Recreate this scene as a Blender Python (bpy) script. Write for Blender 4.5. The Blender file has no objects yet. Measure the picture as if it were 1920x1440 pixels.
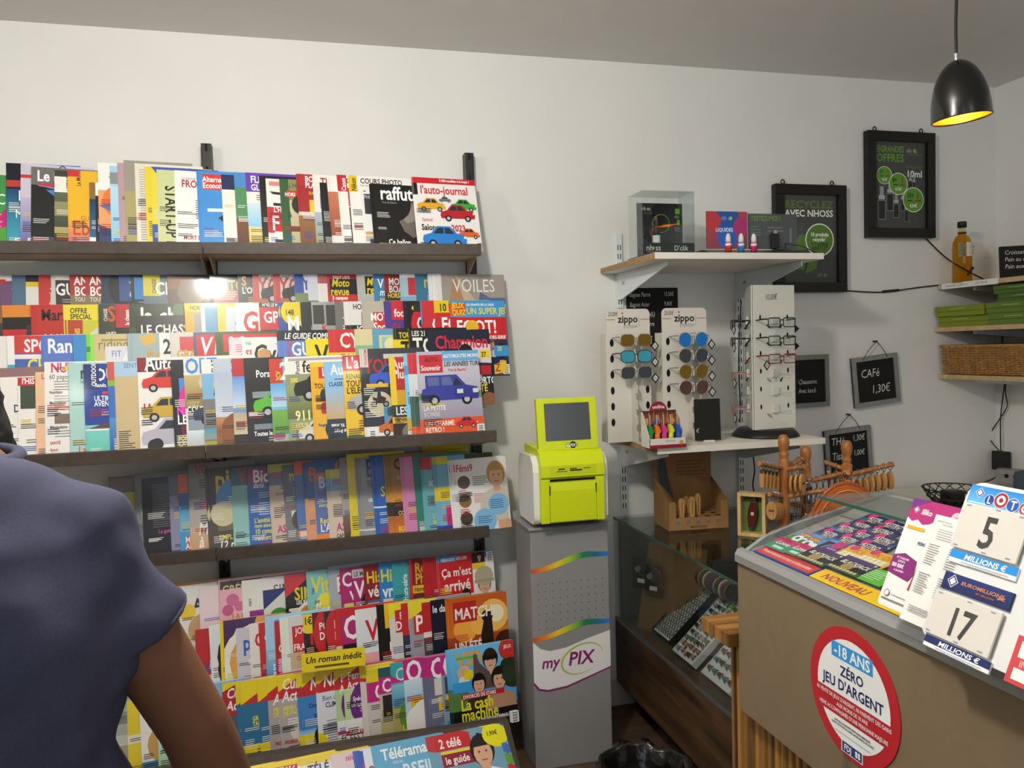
import bpy, bmesh, math, random
from mathutils import Vector, Matrix
random.seed(7)
SC = bpy.context.scene
COL = SC.collection
# ---------------------------------------------------------------- camera
EYE = 1.468
YAW, PIT, ROL, FPX = .249, .04292, -.02716, 1482.8
_f = Vector((math.sin(YAW)*math.cos(PIT), math.cos(YAW)*math.cos(PIT), -math.sin(PIT)))
_r0 = Vector((math.cos(YAW), -math.sin(YAW), 0)); _u0 = _r0.cross(_f)
_r = _r0*math.cos(ROL) + _u0*math.sin(ROL); _u = _u0*math.cos(ROL) - _r0*math.sin(ROL)
cd = bpy.data.cameras.new('camera'); cam = bpy.data.objects.new('camera', cd); COL.objects.link(cam)
cd.sensor_width = 36; cd.lens = FPX/1920*36; cd.clip_start = .02
cam.matrix_world = Matrix(((_r.x, _u.x, -_f.x, 0), (_r.y, _u.y, -_f.y, 0), (_r.z, _u.z, -_f.z, EYE), (0, 0, 0, 1)))
SC.camera = cam
def ray(px, py): return _r*((px-960)/FPX) - _u*((py-720)/FPX) + _f
def atY(px, py, Y): d = ray(px, py); t = Y/d.y; return Vector((d.x*t, Y, EYE+d.z*t))
def atX(px, py, X): d = ray(px, py); t = X/d.x; return Vector((X, d.y*t, EYE+d.z*t))
def atZ(px, py, Z): d = ray(px, py); t = (Z-EYE)/d.z; return Vector((d.x*t, d.y*t, Z))
def x_of(px, Y, Z):          # the X of the point at depth Y and height Z that stands in column px of the photograph
    k = (px-960)/FPX; z = Z-EYE
    return (k*(Y*_f.y+z*_f.z) - (Y*_r.y+z*_r.z))/(_r.x-k*_f.x)
# ---------------------------------------------------------------- light
w = bpy.data.worlds.new('world'); SC.world = w; w.use_nodes = True
w.node_tree.nodes['Background'].inputs[0].default_value = (.62, .72, .85, 1)
w.node_tree.nodes['Background'].inputs[1].default_value = 1.0
SC.view_settings.view_transform = 'Standard'; SC.view_settings.look = 'None'
SC.view_settings.exposure = 0.0; SC.view_settings.gamma = 1.0; SC.view_settings.use_curve_mapping = False
def area(name, loc, rot, sx, sy, power, col, spread=180):
    d = bpy.data.lights.new(name, 'AREA'); d.shape = 'RECTANGLE'; d.size = sx; d.size_y = sy; d.energy = power; d.color = col
    d.spread = math.radians(spread)
    o = bpy.data.objects.new(name, d); COL.objects.link(o); o.location = loc; o.rotation_euler = rot; return o
# daylight through the shop window behind the photographer, and the ceiling lamps of the shop
area('window_daylight', (.6, -2.42, 1.45), (math.radians(90), 0, 0), 3.4, 2.0, 18, (.93, .97, 1.0))
# opal globe lamps close under the ceiling, all nearer than the part of the ceiling the photograph shows: (x, y, glow)
LAMPS = [(-.02, 1.15, 400), (-1.75, 1.0, 200), (1.3, -.7, 40), (-.6, -1.3, 40)]
GLOBE_R, GLOBE_Z = .07, 2.35
# ---------------------------------------------------------------- helpers
def lin(c): return tuple(((v/12.92) if v <= .04045 else ((v+.055)/1.055)**2.4) for v in c)
def hx(s):
    s = s.lstrip('#')
    if len(s) == 3: s = ''.join(a*2 for a in s)
    return lin(tuple(int(s[i:i+2], 16)/255 for i in (0, 2, 4)))
MATS = {}
def mat(name, col='808080', rough=.5, metal=0., noise=0., nscale=8., bump=0., bscale=60., trans=0., ior=1.45, coat=0., emit=None, estr=0., alpha=1., spec=.5, col2=None, stretch=None, attr=False):
    if name in MATS: return MATS[name]
    m = bpy.data.materials.new(name); m.use_nodes = True; nt = m.node_tree; b = nt.nodes['Principled BSDF']
    c = (*hx(col), 1)
    b.inputs['Base Color'].default_value = c; b.inputs['Roughness'].default_value = rough; b.inputs['Metallic'].default_value = metal
    b.inputs['Transmission Weight'].default_value = trans; b.inputs['IOR'].default_value = ior; b.inputs['Coat Weight'].default_value = coat
    b.inputs['Coat Roughness'].default_value = .08; b.inputs['Specular IOR Level'].default_value = spec; b.inputs['Alpha'].default_value = alpha
    if emit: b.inputs['Emission Color'].default_value = (*hx(emit), 1); b.inputs['Emission Strength'].default_value = estr
    src = None
    if attr:
        a = nt.nodes.new('ShaderNodeAttribute'); a.attribute_name = 'Col'; src = a.outputs['Color']
        nt.links.new(src, b.inputs['Base Color'])
    if noise or bump:
        tc = nt.nodes.new('ShaderNodeTexCoord'); mp = nt.nodes.new('ShaderNodeMapping')
        nt.links.new(tc.outputs['Object'], mp.inputs[0])
        if stretch: mp.inputs['Scale'].default_value = stretch
    if noise:
        n = nt.nodes.new('ShaderNodeTexNoise'); n.inputs['Scale'].default_value = nscale; n.inputs['Detail'].default_value = 5
        nt.links.new(mp.outputs[0], n.inputs['Vector'])
        mx = nt.nodes.new('ShaderNodeMix'); mx.data_type = 'RGBA'
        d = hx(col2) if col2 else tuple(v*(1-noise) for v in hx(col))
        rp = nt.nodes.new('ShaderNodeValToRGB'); rp.color_ramp.elements[0].position = .35; rp.color_ramp.elements[1].position = .65
        nt.links.new(n.outputs['Fac'], rp.inputs[0]); nt.links.new(rp.outputs[0], mx.inputs[0])
        mx.inputs[6].default_value = c; mx.inputs[7].default_value = (*d, 1)
        nt.links.new(mx.outputs[2], b.inputs['Base Color'])
    if bump:
        n2 = nt.nodes.new('ShaderNodeTexNoise'); n2.inputs['Scale'].default_value = bscale; n2.inputs['Detail'].default_value = 3
        nt.links.new(mp.outputs[0], n2.inputs['Vector'])
        bp = nt.nodes.new('ShaderNodeBump'); bp.inputs['Strength'].default_value = bump; bp.inputs['Distance'].default_value = .002
        nt.links.new(n2.outputs['Fac'], bp.inputs['Height']); nt.links.new(bp.outputs[0], b.inputs['Normal'])
    MATS[name] = m; return m
def glass(name, tint='ffffff', ior=1.45, rough=.0, weight=1.):
    # a thin pane: clear straight through, mirror-like towards grazing angles
    if name in MATS: return MATS[name]
    m = bpy.data.materials.new(name); m.use_nodes = True; nt = m.node_tree; nt.nodes.remove(nt.nodes['Principled BSDF'])
    tr = nt.nodes.new('ShaderNodeBsdfTransparent'); tr.inputs[0].default_value = (*hx(tint), 1)
    gl = nt.nodes.new('ShaderNodeBsdfGlossy'); gl.inputs['Roughness'].default_value = rough
    fr = nt.nodes.new('ShaderNodeFresnel'); fr.inputs[0].default_value = ior
    ge = nt.nodes.new('ShaderNodeNewGeometry'); ma = nt.nodes.new('ShaderNodeMath'); ma.operation = 'MULTIPLY_ADD'; ma.inputs[1].default_value = 1/ior-ior; ma.inputs[2].default_value = ior
    nt.links.new(ge.outputs['Backfacing'], ma.inputs[0]); nt.links.new(ma.outputs[0], fr.inputs[0])
    mx = nt.nodes.new('ShaderNodeMixShader'); nt.links.new(fr.outputs[0], mx.inputs[0]); nt.links.new(tr.outputs[0], mx.inputs[1]); nt.links.new(gl.outputs[0], mx.inputs[2])
    nt.links.new(mx.outputs[0], nt.nodes['Material Output'].inputs[0]); MATS[name] = m; return m
def tag(o, label, cat, group=None, kind=None):
    if label: o['label'] = label
    if cat: o['category'] = cat
    if group: o['group'] = group
    if kind: o['kind'] = kind
    return o
def empty(name, loc=(0, 0, 0), rz=0, label=None, cat=None, group=None, rot=None):
    o = bpy.data.objects.new(name, None); COL.objects.link(o); o.location = loc; o.empty_display_size = .05
    o.rotation_euler = rot if rot else (0, 0, rz)
    return tag(o, label, cat, group)
class MB:
    def __init__(s): s.v = []; s.f = []; s.mi = []; s.sm = []; s.m = Matrix.Identity(4)
    def add(s, vs, fs, mi=0, smooth=False):
        o = len(s.v); s.v += [tuple(s.m @ Vector(v)) for v in vs]
        for f in fs: s.f.append(tuple(o+i for i in f)); s.mi.append(mi); s.sm.append(smooth)
        return s
    def box(s, x0, y0, z0, x1, y1, z1, mi=0, b=0.):
        if b <= 0:
            vs = [(x, y, z) for z in (z0, z1) for y in (y0, y1) for x in (x0, x1)]
            return s.add(vs, [(0, 2, 3, 1), (4, 5, 7, 6), (0, 1, 5, 4), (2, 6, 7, 3), (0, 4, 6, 2), (1, 3, 7, 5)], mi)
        bm = bmesh.new()
        bmesh.ops.create_cube(bm, size=1)
        for v in bm.verts: v.co = Vector(((x0+x1)/2+v.co.x*(x1-x0), (y0+y1)/2+v.co.y*(y1-y0), (z0+z1)/2+v.co.z*(z1-z0)))
        bmesh.ops.bevel(bm, geom=bm.edges[:], offset=min(b, abs(x1-x0)*.49, abs(y1-y0)*.49, abs(z1-z0)*.49), segments=2, profile=.7, affect='EDGES')
        bm.verts.index_update()
        s.add([v.co[:] for v in bm.verts], [tuple(v.index for v in f.verts) for f in bm.faces], mi); bm.free(); return s
    def prism(s, poly, axis, a, b, mi=0, smooth=False):   # poly: 2d points; extruded along axis from a to b
        n = len(poly)
        def P(p, t): return {'x': (t, p[0], p[1]), 'y': (p[0], t, p[1]), 'z': (p[0], p[1], t)}[axis]
        ar = sum(poly[i][0]*poly[(i+1) % n][1]-poly[(i+1) % n][0]*poly[i][1] for i in range(n))
        if (ar < 0) != (axis == 'y'): poly = poly[::-1]
        if b < a: a, b = b, a
        vs = [P(p, a) for p in poly]+[P(p, b) for p in poly]
        s.add(vs, [tuple(range(n))[::-1], tuple(range(n, 2*n))], mi)
        return s.add(vs, [(i, (i+1) % n, n+(i+1) % n, n+i) for i in range(n)], mi, smooth)
    def tube(s, pts, r, n=8, mi=0, cap=True, closed=False):
        pts = [Vector(p) for p in pts]; rr = r if isinstance(r, (list, tuple)) else [r]*len(pts)
        vs = []; N = len(pts); prev = None
        for i, p in enumerate(pts):
            a = pts[(i-1) % N] if (closed or i) else p; c = pts[(i+1) % N] if (closed or i < N-1) else p
            t = (c-a).normalized()
            if prev is None: prev = t.orthogonal().normalized()
            q = (prev-t*prev.dot(t)); q = q.normalized() if q.length > 1e-6 else t.orthogonal().normalized(); prev = q
            w2 = t.cross(q)
            for k in range(n):
                an = 2*math.pi*k/n; vs.append(tuple(p+(q*math.cos(an)+w2*math.sin(an))*rr[i]))
        fs = [(i*n+k, i*n+(k+1) % n, ((i+1) % N)*n+(k+1) % n, ((i+1) % N)*n+k) for i in range(N if closed else N-1) for k in range(n)]
        s.add(vs, fs, mi, True)
        if cap and not closed: s.add(vs[:n], [tuple(range(n))[::-1]], mi); s.add(vs[-n:], [tuple(range(n))], mi)
        return s
    def cyl(s, p0, p1, r, n=16, mi=0, r1=None): return s.tube([p0, p1], [r, r if r1 is None else r1], n, mi)
    def lathe(s, prof, n=24, mi=0, c=(0, 0), smooth=True):   # prof: (radius, z) from bottom to top, about the vertical
        vs = []; m = len(prof)
        for r, z in prof:
            for k in range(n): an = 2*math.pi*k/n; vs.append((c[0]+r*math.cos(an), c[1]+r*math.sin(an), z))
        fs = [(i*n+k, i*n+(k+1) % n, (i+1)*n+(k+1) % n, (i+1)*n+k) for i in range(m-1) for k in range(n)]
        return s.add(vs, fs, mi, smooth)
    def build(s, name, mats, parent=None, loc=None, rot=None):
        me = bpy.data.meshes.new(name); me.from_pydata(s.v, [], s.f)
        for m in (mats if isinstance(mats, (list, tuple)) else [mats]): me.materials.append(m)
        me.polygons.foreach_set('material_index', s.mi); me.polygons.foreach_set('use_smooth', s.sm); me.update()
        o = bpy.data.objects.new(name, me); COL.objects.link(o); o.parent = parent
        if loc: o.location = loc
        if rot: o.rotation_euler = rot
        return o
def copy_tree(o, parent=None):
    c = o.copy(); COL.objects.link(c)
    if parent: c.parent = parent
    for ch in list(o.children): copy_tree(ch, c)
    return c
# ---------------------------------------------------------------- lettering: one outline per character, laid out by hand
GLY = {}
def make_glyphs(chars):
    for bold, off in ((0, 0.), (1, .022)):
        def ev(t):
            cu = bpy.data.curves.new('g', 'FONT'); cu.body = t; cu.size = 1; cu.offset = off; cu.resolution_u = 2; cu.fill_mode = 'FRONT'
            ob = bpy.data.objects.new('g', cu); COL.objects.link(ob)
            dg = bpy.context.evaluated_depsgraph_get(); e = ob.evaluated_get(dg); me = e.to_mesh()
            vs = [(v.co.x, v.co.y) for v in me.vertices]; fs = [tuple(p.vertices) for p in me.polygons]
            e.to_mesh_clear(); bpy.data.objects.remove(ob); bpy.data.curves.remove(cu)
            return vs, fs
        def ext(t): v = ev(t)[0]; return max(a[0] for a in v)
        hh = ext('HH'); cap = max(a[1] for a in ev('H')[0])
        for ch in chars:
            adv = ext('H'+ch+'H')-hh
            vs, fs = ev(ch) if ch != ' ' else ([], [])
            GLY[ch, bold] = ([(a/cap, b/cap) for a, b in vs], fs, adv/cap)
make_glyphs(" ABCDEFGHIJKLMNOPQRSTUVWXYZabcdefghijklmnopqrstuvwxyz0123456789.,;:!?'+-/()&*%=€éèêàçïÉÈÀÇ°")
INK = mat('printed_ink', attr=True, rough=.32, coat=.25)
INKM = mat('printed_matte_ink', attr=True, rough=.75)
CHALK = mat('chalk', 'dcdcd6', .95)
class Pr:
    """Flat print in a sheet's own plane: x across, z up, facing -y; every item lies a hair in front of the last."""
    def __init__(s, W, H, clip=False): s.W = W; s.H = H; s.clip = clip; s.v = []; s.f = []; s.c = []; s.k = 0
    def poly(s, pts, cols, faces=None):
        s.k += 1; y = -.00012-.00006*s.k
        if s.clip and (min(p[0] for p in pts) < -1e-6 or max(p[0] for p in pts) > s.W+1e-6 or min(p[1] for p in pts) < -1e-6 or max(p[1] for p in pts) > s.H+1e-6):
            for f in (faces or [tuple(range(len(pts)))]):
                q = [(*pts[i], *(cols[i] if isinstance(cols, list) else cols)) for i in f]
                for ax, lim, sg in ((0, 0, 1), (0, s.W, -1), (1, 0, 1), (1, s.H, -1)):
                    out = []
                    for i in range(len(q)):
                        A, B = q[i-1], q[i]; da, db = (A[ax]-lim)*sg, (B[ax]-lim)*sg
                        if (da < 0) != (db < 0): t = da/(da-db); out.append(tuple(a+(b-a)*t for a, b in zip(A, B)))
                        if db >= 0: out.append(B)
                    q = out
                    if not q: break
                if len(q) > 2:
                    o = len(s.v); s.v += [(p[0], y, p[1]) for p in q]; s.f.append(tuple(range(o, o+len(q)))); s.c += [p[2:] for p in q]
            return
        o = len(s.v)
        s.v += [(p[0], y, p[1]) for p in pts]
        fs = faces or [tuple(range(len(pts)))]
        many = isinstance(cols, list)
        for f in fs:
            s.f.append(tuple(o+i for i in f)); s.c += [(cols[i] if many else cols) for i in f]
    def rect(s, u0, v0, u1, v1, c): W, H = s.W, s.H; s.poly([(u0*W, v0*H), (u1*W, v0*H), (u1*W, v1*H), (u0*W, v1*H)], hx(c))
    def grad(s, u0, v0, u1, v1, c0, c1):
        W, H = s.W, s.H; a, b = hx(c0), hx(c1); s.poly([(u0*W, v0*H), (u1*W, v0*H), (u1*W, v1*H), (u0*W, v1*H)], [a, a, b, b])
    def hgrad(s, u0, v0, u1, v1, c0, c1):
        W, H = s.W, s.H; a, b = hx(c0), hx(c1); s.poly([(u0*W, v0*H), (u1*W, v0*H), (u1*W, v1*H), (u0*W, v1*H)], [a, b, b, a])
    def ell(s, u, v, ru, c, rv=None, a0=0, a1=360, n=18):
        W, H = s.W, s.H; rx = ru*W; ry = rx if rv is None else rv*H
        pts = [(u*W+rx*math.cos(math.radians(a0+(a1-a0)*i/n)), v*H+ry*math.sin(math.radians(a0+(a1-a0)*i/n))) for i in range(n+(a1-a0 != 360))]
        s.poly(pts, hx(c))
    def pl(s, pts, c): s.poly([(a*s.W, b*s.H) for a, b in pts], hx(c))
    def text(s, t, u, v, h, c, bold=1, cond=.86, shear=0., rot=0., clip=True, fit=None, center=False):
        x = 0; hh = h*s.H; ca, sa = math.cos(math.radians(rot)), math.sin(math.radians(rot)); vs = []; fs = []
        tw = sum(GLY.get((ch, bold), GLY['-', bold])[2] for ch in t)
        if fit: cond = fit*s.W/(tw*hh)
        if center: x = -tw/2
        for ch in t:
            g = GLY.get((ch, bold)) or GLY['-', bold]
            if clip and rot == 0 and (x+g[2]*.9)*cond*hh+u*s.W > s.W: break
            o = len(vs)
            for a, b in g[0]:
                X = (x+a+shear*b)*cond*hh; Y = b*hh; vs.append((u*s.W+X*ca-Y*sa, v*s.H+X*sa+Y*ca))
            fs += [tuple(o+i for i in f) for f in g[1]]; x += g[2]
        if vs: s.poly(vs, hx(c), fs)
    def lines(s, u, v, wd, n, c, gap=.028, th=.010):
        rnd = random.Random(int(u*999+v*7777))
        for i in range(n): s.rect(u, v-i*gap, u+wd*(.7+.3*rnd.random()), v-i*gap+th, c)
    def car(s, u, v, w, c):
        W = s.W; h = w*W/s.H
        P = lambda pts: [(u+a*w, v+b*h) for a, b in pts]
        s.pl(P([(.02, .1), (.98, .1), (1, .2), (.97, .3), (.78, .34), (.64, .5), (.34, .5), (.2, .34), (.03, .29), (0, .2)]), c)
        s.pl(P([(.25, .33), (.36, .46), (.48, .46), (.48, .33)]), '26303a'); s.pl(P([(.51, .33), (.51, .46), (.62, .46), (.72, .33)]), '26303a')
        for q in (.22, .78): s.ell(u+q*w, v+.1*h, .09*w, '17171a'); s.ell(u+q*w, v+.1*h, .05*w, 'b8bcc2')
        s.pl(P([(.93, .22), (.99, .22), (.98, .28), (.94, .28)]), 'f4f1d8')
    def person(s, u, v, h, hair, cloth, skin='d9a98a'):
        a = s.H/s.W; hw = h*a
        s.pl([(u-.42*hw, v), (u+.42*hw, v), (u+.36*hw, v+.3*h), (u+.12*hw, v+.4*h), (u-.12*hw, v+.4*h), (u-.36*hw, v+.3*h)], cloth)
        s.pl([(u-.08*hw, v+.33*h), (u+.08*hw, v+.33*h), (u+.07*hw, v+.55*h), (u-.07*hw, v+.55*h)], skin)
        s.ell(u, v+.72*h, .21*hw, hair, .27*h); s.ell(u, v+.66*h, .16*hw, skin, .22*h, n=14)
        s.pl([(u-.17*hw, v+.78*h), (u+.17*hw, v+.78*h), (u+.1*hw, v+.92*h), (u-.1*hw, v+.92*h)], hair)
        for q in (-1, 1): s.ell(u+q*.06*hw, v+.69*h, .018*hw, '2a1c16', n=8)
        s.rect(u-.05*hw, v+.54*h, u+.05*hw, v+.56*h, '9c4b44')
    def moto(s, u, v, w, c):
        W = s.W; h = w*W/s.H
        for q in (.18, .82): s.ell(u+q*w, v+.18*h, .17*w, '151515'); s.ell(u+q*w, v+.18*h, .10*w, '8d8f92')
        s.pl([(u+a*w, v+b*h) for a, b in [(.2, .25), (.75, .22), (.85, .5), (.6, .62), (.4, .5), (.1, .58)]], c)
        s.pl([(u+a*w, v+b*h) for a, b in [(.35, .5), (.6, .5), (.55, .95), (.42, .95)]], '2c3350')
        s.ell(u+.5*w, v+1.0*h, .1*w, c)
    def food(s, u, v, r, c):
        s.ell(u, v, r, 'efe9df'); s.ell(u, v, r*.78, c)
        rnd = random.Random(int(u*100+v*1000))
        for i in range(6): s.ell(u+r*.5*(rnd.random()-.5), v+r*.35*(rnd.random()-.5), r*.2, rnd.choice(['c8452c', 'e0a23a', '6f9a3c', 'f0d9a0', '8a3b22']), n=10)
    def bar(s, u, v, w=.12, h=.13):
        s.rect(u, v, u+w, v+h, 'f3f3ef'); 
        for i in range(7): s.rect(u+.02, v+h*(.08+.12*i), u+w-.02, v+h*(.08+.12*i)+h*(.04 if i % 2 else .07), '1a1a1a')
    def mesh(s, name='print'):
        me = bpy.data.meshes.new(name); me.from_pydata(s.v, [], s.f)
        ca = me.color_attributes.new('Col', 'FLOAT_COLOR', 'CORNER')
        ca.data.foreach_set('color', [x for c in s.c for x in (c[0], c[1], c[2], 1.)]); return me
    def build(s, name, parent, m=None, loc=None, rot=None):
        me = s.mesh(name); me.materials.append(m or INK); o = bpy.data.objects.new(name, me); COL.objects.link(o); o.parent = parent
        if loc: o.location = loc
        if rot: o.rotation_euler = rot
        return o
TU, TC = .5, .72
def run_dsl(p, code):
    """A few letters per item: band, gradient, rectangle, disc, lettering, small print, car, portrait, plate of food, bar code."""
    for it in code.split('/'):
        a = it.split()
        if not a: continue
        k = a[0]; F = lambda i: float(a[i])
        if k == 'b': p.rect(0, F(1), 1, F(2), a[3])
        elif k == 'g': p.grad(0, F(1), 1, F(2), a[3], a[4])
        elif k == 'r': p.rect(F(1), F(2), F(3), F(4), a[5])
        elif k == 'e': p.ell(F(1), F(2), F(3), a[4])
        elif k in 'tinqs':
            t = ' '.join(a[5:]).replace('|', '/')
            full = p.W > .212; u = F(1)*TU if F(1) < .36 and not full else F(1)
            if k == 'q': p.text(t, F(1), F(2), F(3)*p.W/p.H, a[4], rot=90, cond=.8)
            elif k == 's': p.text(t, F(1), F(2), F(3)*p.W/p.H, a[4], rot=-90, cond=.8)
            else: p.text(t, u, F(2), F(3), a[4], bold=0 if k == 'n' else 1, shear=.2 if k == 'i' else 0, cond=.77 if full else TC, clip=not p.clip)
        elif k == 'l': p.lines(F(1), F(2), F(3), int(a[4]), a[5])
        elif k == 'c': p.car(F(1), F(2), F(3), a[4])
        elif k == 'p': p.person(F(1), F(2), F(3), a[4], a[5])
        elif k == 'f': p.food(F(1), F(2), F(3), a[4])
        elif k == 'm': p.moto(F(1), F(2), F(3), a[4])
        elif k == 'k': p.bar(F(1), F(2))
        elif k == 'y': p.pl([(F(i), F(i+1)) for i in range(2, len(a)-1, 2)], a[1])
# ================================================================ the room
WY, RX, LX, FY, CZ = 3.0, 3.08, -2.6, -2.5, 2.606
M_WALL = mat('wall_plaster', 'e3e3e0', .88, bump=.12, bscale=90, noise=.03, nscale=3)
M_CEIL = mat('ceiling_paint', 'dedcd8', .95, bump=.1, bscale=70, noise=.02)
M_FLOOR = mat('floor_vinyl', '5a4636', .5, noise=.4, nscale=5, stretch=(1, 6, 1), bump=.1)
M_WALL2 = mat('bounce_dimming_wall', '7c776f', .9, bump=.12, bscale=90)  # unseen left and front walls, coloured dark to cut the light they bounce
def st(o): o['kind'] = 'structure'; return o
st(MB().box(LX, FY, -.08, RX, WY, 0).build('floor', M_FLOOR))
st(MB().box(LX-.1, FY-.1, CZ, RX+.1, WY+.1, CZ+.1).build('ceiling', M_CEIL))
st(MB().box(LX-.1, WY, -.08, RX+.1, WY+.1, CZ).build('wall_back', M_WALL))
st(MB().box(RX, FY-.1, -.08, RX+.1, WY, CZ).build('wall_right', M_WALL))
st(MB().box(LX-.1, FY-.1, -.08, LX, WY, CZ).build('wall_left', M_WALL2))
wf = MB(); wx0, wx1, wz0, wz1 = -1.1, 2.3, .45, 2.45
for a in ((LX, -.08, wx0, CZ), (wx1, -.08, RX, CZ), (wx0, -.08, wx1, wz0), (wx0, wz1, wx1, CZ)): wf.box(a[0], FY-.1, a[1], a[2], FY, a[3])
st(wf.build('wall_front', M_WALL2))
wn = MB(); t = .05
for a in ((wx0, wz0, wx1, wz0+t), (wx0, wz1-t, wx1, wz1), (wx0, wz0, wx0+t, wz1), (wx1-t, wz0, wx1, wz1), (.55, wz0, .6, wz1)): wn.box(a[0], FY-.08, a[1], a[2], FY-.02, a[3])
st(wn.build('window_1', mat('window_frame_paint', '4a4845', .5)))
M_SKIRT = mat('skirting_paint', 'b9b6b0', .7)
st(MB().box(LX, WY-.014, 0, RX, WY, .11, b=.004).build('baseboard_back', M_SKIRT))
st(MB().box(RX-.014, FY, 0, RX, WY-.014, .11, b=.004).build('baseboard_right', M_SKIRT))
M_GLOBE = {}
for i, (lx, ly, p) in enumerate(LAMPS):
    r = empty('ceiling_lamp', (lx, ly, CZ), label=['opal globe lamp above the front of the magazine rack', 'opal globe lamp nearest the left wall', 'opal globe lamp by the shop window, right side', 'opal globe lamp by the shop window, left side'][i], cat='lamp', group='opal globe ceiling lamps')
    MB().lathe([(0, -.022), (.05, -.022), (.055, -.015), (.055, -.001), (0, -.001)], 20).build('canopy', mat('lamp_canopy', 'd8d8d6', .5), r)
    MB().cyl((0, 0, -.022), (0, 0, GLOBE_Z-CZ+GLOBE_R-.002), .012).build('stem', mat('lamp_canopy', 'd8d8d6', .5), r)
    g = MB(); zc = GLOBE_Z-CZ
    g.lathe([(GLOBE_R*math.cos(a*math.pi/16), zc+GLOBE_R*math.sin(a*math.pi/16)) for a in range(-8, 9)], 20).build('globe', mat('opal_glass_glow_%d' % p, 'ffffff', .4, emit='faf5ea', estr=p), r)
# ================================================================ magazine rack
M_FASC = mat('shelf_fascia_laminate', '4a4038', .5, noise=.25, nscale=40, bump=.15, bscale=120)
M_BOARD = mat('shelf_board_cream', 'cbbfa4', .6, noise=.08, nscale=12)
M_BLACK = mat('black_powder_coat', '17150f', .45, bump=.05)
M_SLOT = mat('slot_shadow_steel', '050505', .8)
M_ACRY = glass('clear_acrylic', 'f2f5f5', 1.45, .03)
for X, lab in ((-1.255, 'black slotted steel upright at the far left of the magazine rack'), (-.323, 'black slotted steel upright rising behind the middle of the top shelf'), (.609, 'black slotted steel upright at the right end of the magazine rack')):
    r = empty('rack_upright', (X, WY-.001, 0), label=lab, cat='upright', group='uprights of the magazine rack')
    MB().box(-.0175, -.045, 0, .0175, 0, 2.215, b=.003).build('post', M_BLACK, r)
    sl = MB()
    for k in range(27): sl.box(-.004, -.0458, .16+k*.078, .004, -.0445, .185+k*.078)
    sl.build('slots', M_SLOT, r)
BAYS = [(-1.252, -.3245), (-.3215, .60)]
def shelf(name, yf, z0, z1, who, group='shelves of the magazine rack'):
    for i, (a, b) in enumerate(BAYS):
        r = empty('magazine_shelf', ((a+b)/2, yf, z0), label='%s, %s bay' % (who, ['left', 'right'][i]), cat='shelf', group=group)
        h = (b-a)/2; d = WY-.05-yf
        MB().box(-h, .018, 0, h, d, .018, b=.002).build('board', M_BOARD, r)
        MB().box(-h, 0, 0, h, .017, z1-z0, b=.002).build('fascia', M_FASC, r)
        for s in (-1, 1):
            MB().prism([(.03, -.001), (d, -.001), (d, -.05), (d-.03, -.05)], 'x', s*(h-.012)-.0015, s*(h-.012)+.0015).build('bracket', M_BOARD, r)
shelf('top', 2.745, 1.806, 1.845, 'narrow dark-fronted top shelf of the magazine rack')
shelf('s2', 2.588, 1.159, 1.199, 'deep dark-fronted second shelf carrying stepped car magazines')
shelf('s3', 2.745, .800, .840, 'narrow dark-fronted third shelf of women\'s magazines')
shelf('s4', 2.598, .115, .186, 'deep dark-fronted lowest shelf carrying stepped weeklies')
def steps(z0, rows, who):
    for i, (a, b) in enumerate(BAYS):
        r = empty('step_rack', ((a+b)/2, 0, z0), label='clear stepped acrylic rack on the %s, %s bay' % (who, ['left', 'right'][i]), cat='acrylic rack', group='clear stepped racks')
        h = (b-a)/2-.01
        for (y, z) in rows:
            MB().box(-h, y-.012, z-z0-.006, h, y+.076, z-z0-.002).build('ledge', M_ACRY, r)
            MB().box(-h, y-.015, z-z0-.004, h, y-.012, z-z0+.022).build('lip', M_ACRY, r)
            MB().box(-h, y+.0765, 0 if False else z-z0-.08, h, y+.0785, z-z0-.002).build('riser', M_ACRY, r)
steps(1.178, [(2.71, 1.275), (2.80, 1.375), (2.89, 1.478)], 'second shelf')
steps(.134, [(2.725, .315), (2.815, .44)], 'lowest shelf')
# sloping base tray at the foot of the rack
r = empty('base_tray', (-.326, 2.22, 0), label='dark sloping tray at the foot of the magazine rack', cat='tray')
MB().prism([(0, 0), (.36, 0), (.36, .22), (.33, .22), (.02, .03), (.02, .06), (0, .06)], 'x', -.926, .93).build('body', M_FASC, r)
# ---------------------------------------------------------------- magazines
M_COVER = mat('magazine_cover', attr=True, rough=.3, coat=.3, bump=.06, bscale=14)
PAPER = (.78, .76, .72)
BODY = {}
def body_mesh(W, H, t, bg):
    k = (W, H, t, bg)
    if k in BODY: return BODY[k]
    n = 6; vs = []; fs = []; cs = []; c = hx(bg)
    for i in range(n+1):                      # a slight bow across the sheet so that covers catch the light unevenly
        x = W*i/n; bow = .0016*math.sin(math.pi*i/n)
        vs += [(x, -bow*0, 0), (x, 0, H), (x, t, 0), (x, t, H)]
    for i in range(n):
        a = 4*i; b = a+4
        fs += [(a, b, b+1, a+1), (a+2, a+3, b+3, b+2), (a+1, b+1, b+3, a+3), (a, a+2, b+2, b)]; cs += [c]*8+[PAPER]*8
    fs += [(0, 1, 3, 2), (4*n, 4*n+2, 4*n+3, 4*n+1)]; cs += [c]*4+[PAPER]*4
    me = bpy.data.meshes.new('magazine'); me.from_pydata(vs, [], fs); me.materials.append(M_COVER)
    ca = me.color_attributes.new('Col', 'FLOAT_COLOR', 'CORNER'); ca.data.foreach_set('color', [x for q in cs for x in (*q, 1.)])
    BODY[k] = me; return me
USED = {}
ORD = ['', 'second ', 'third ', 'fourth ', 'fifth ', 'sixth ', 'seventh ', 'eighth ']
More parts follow.
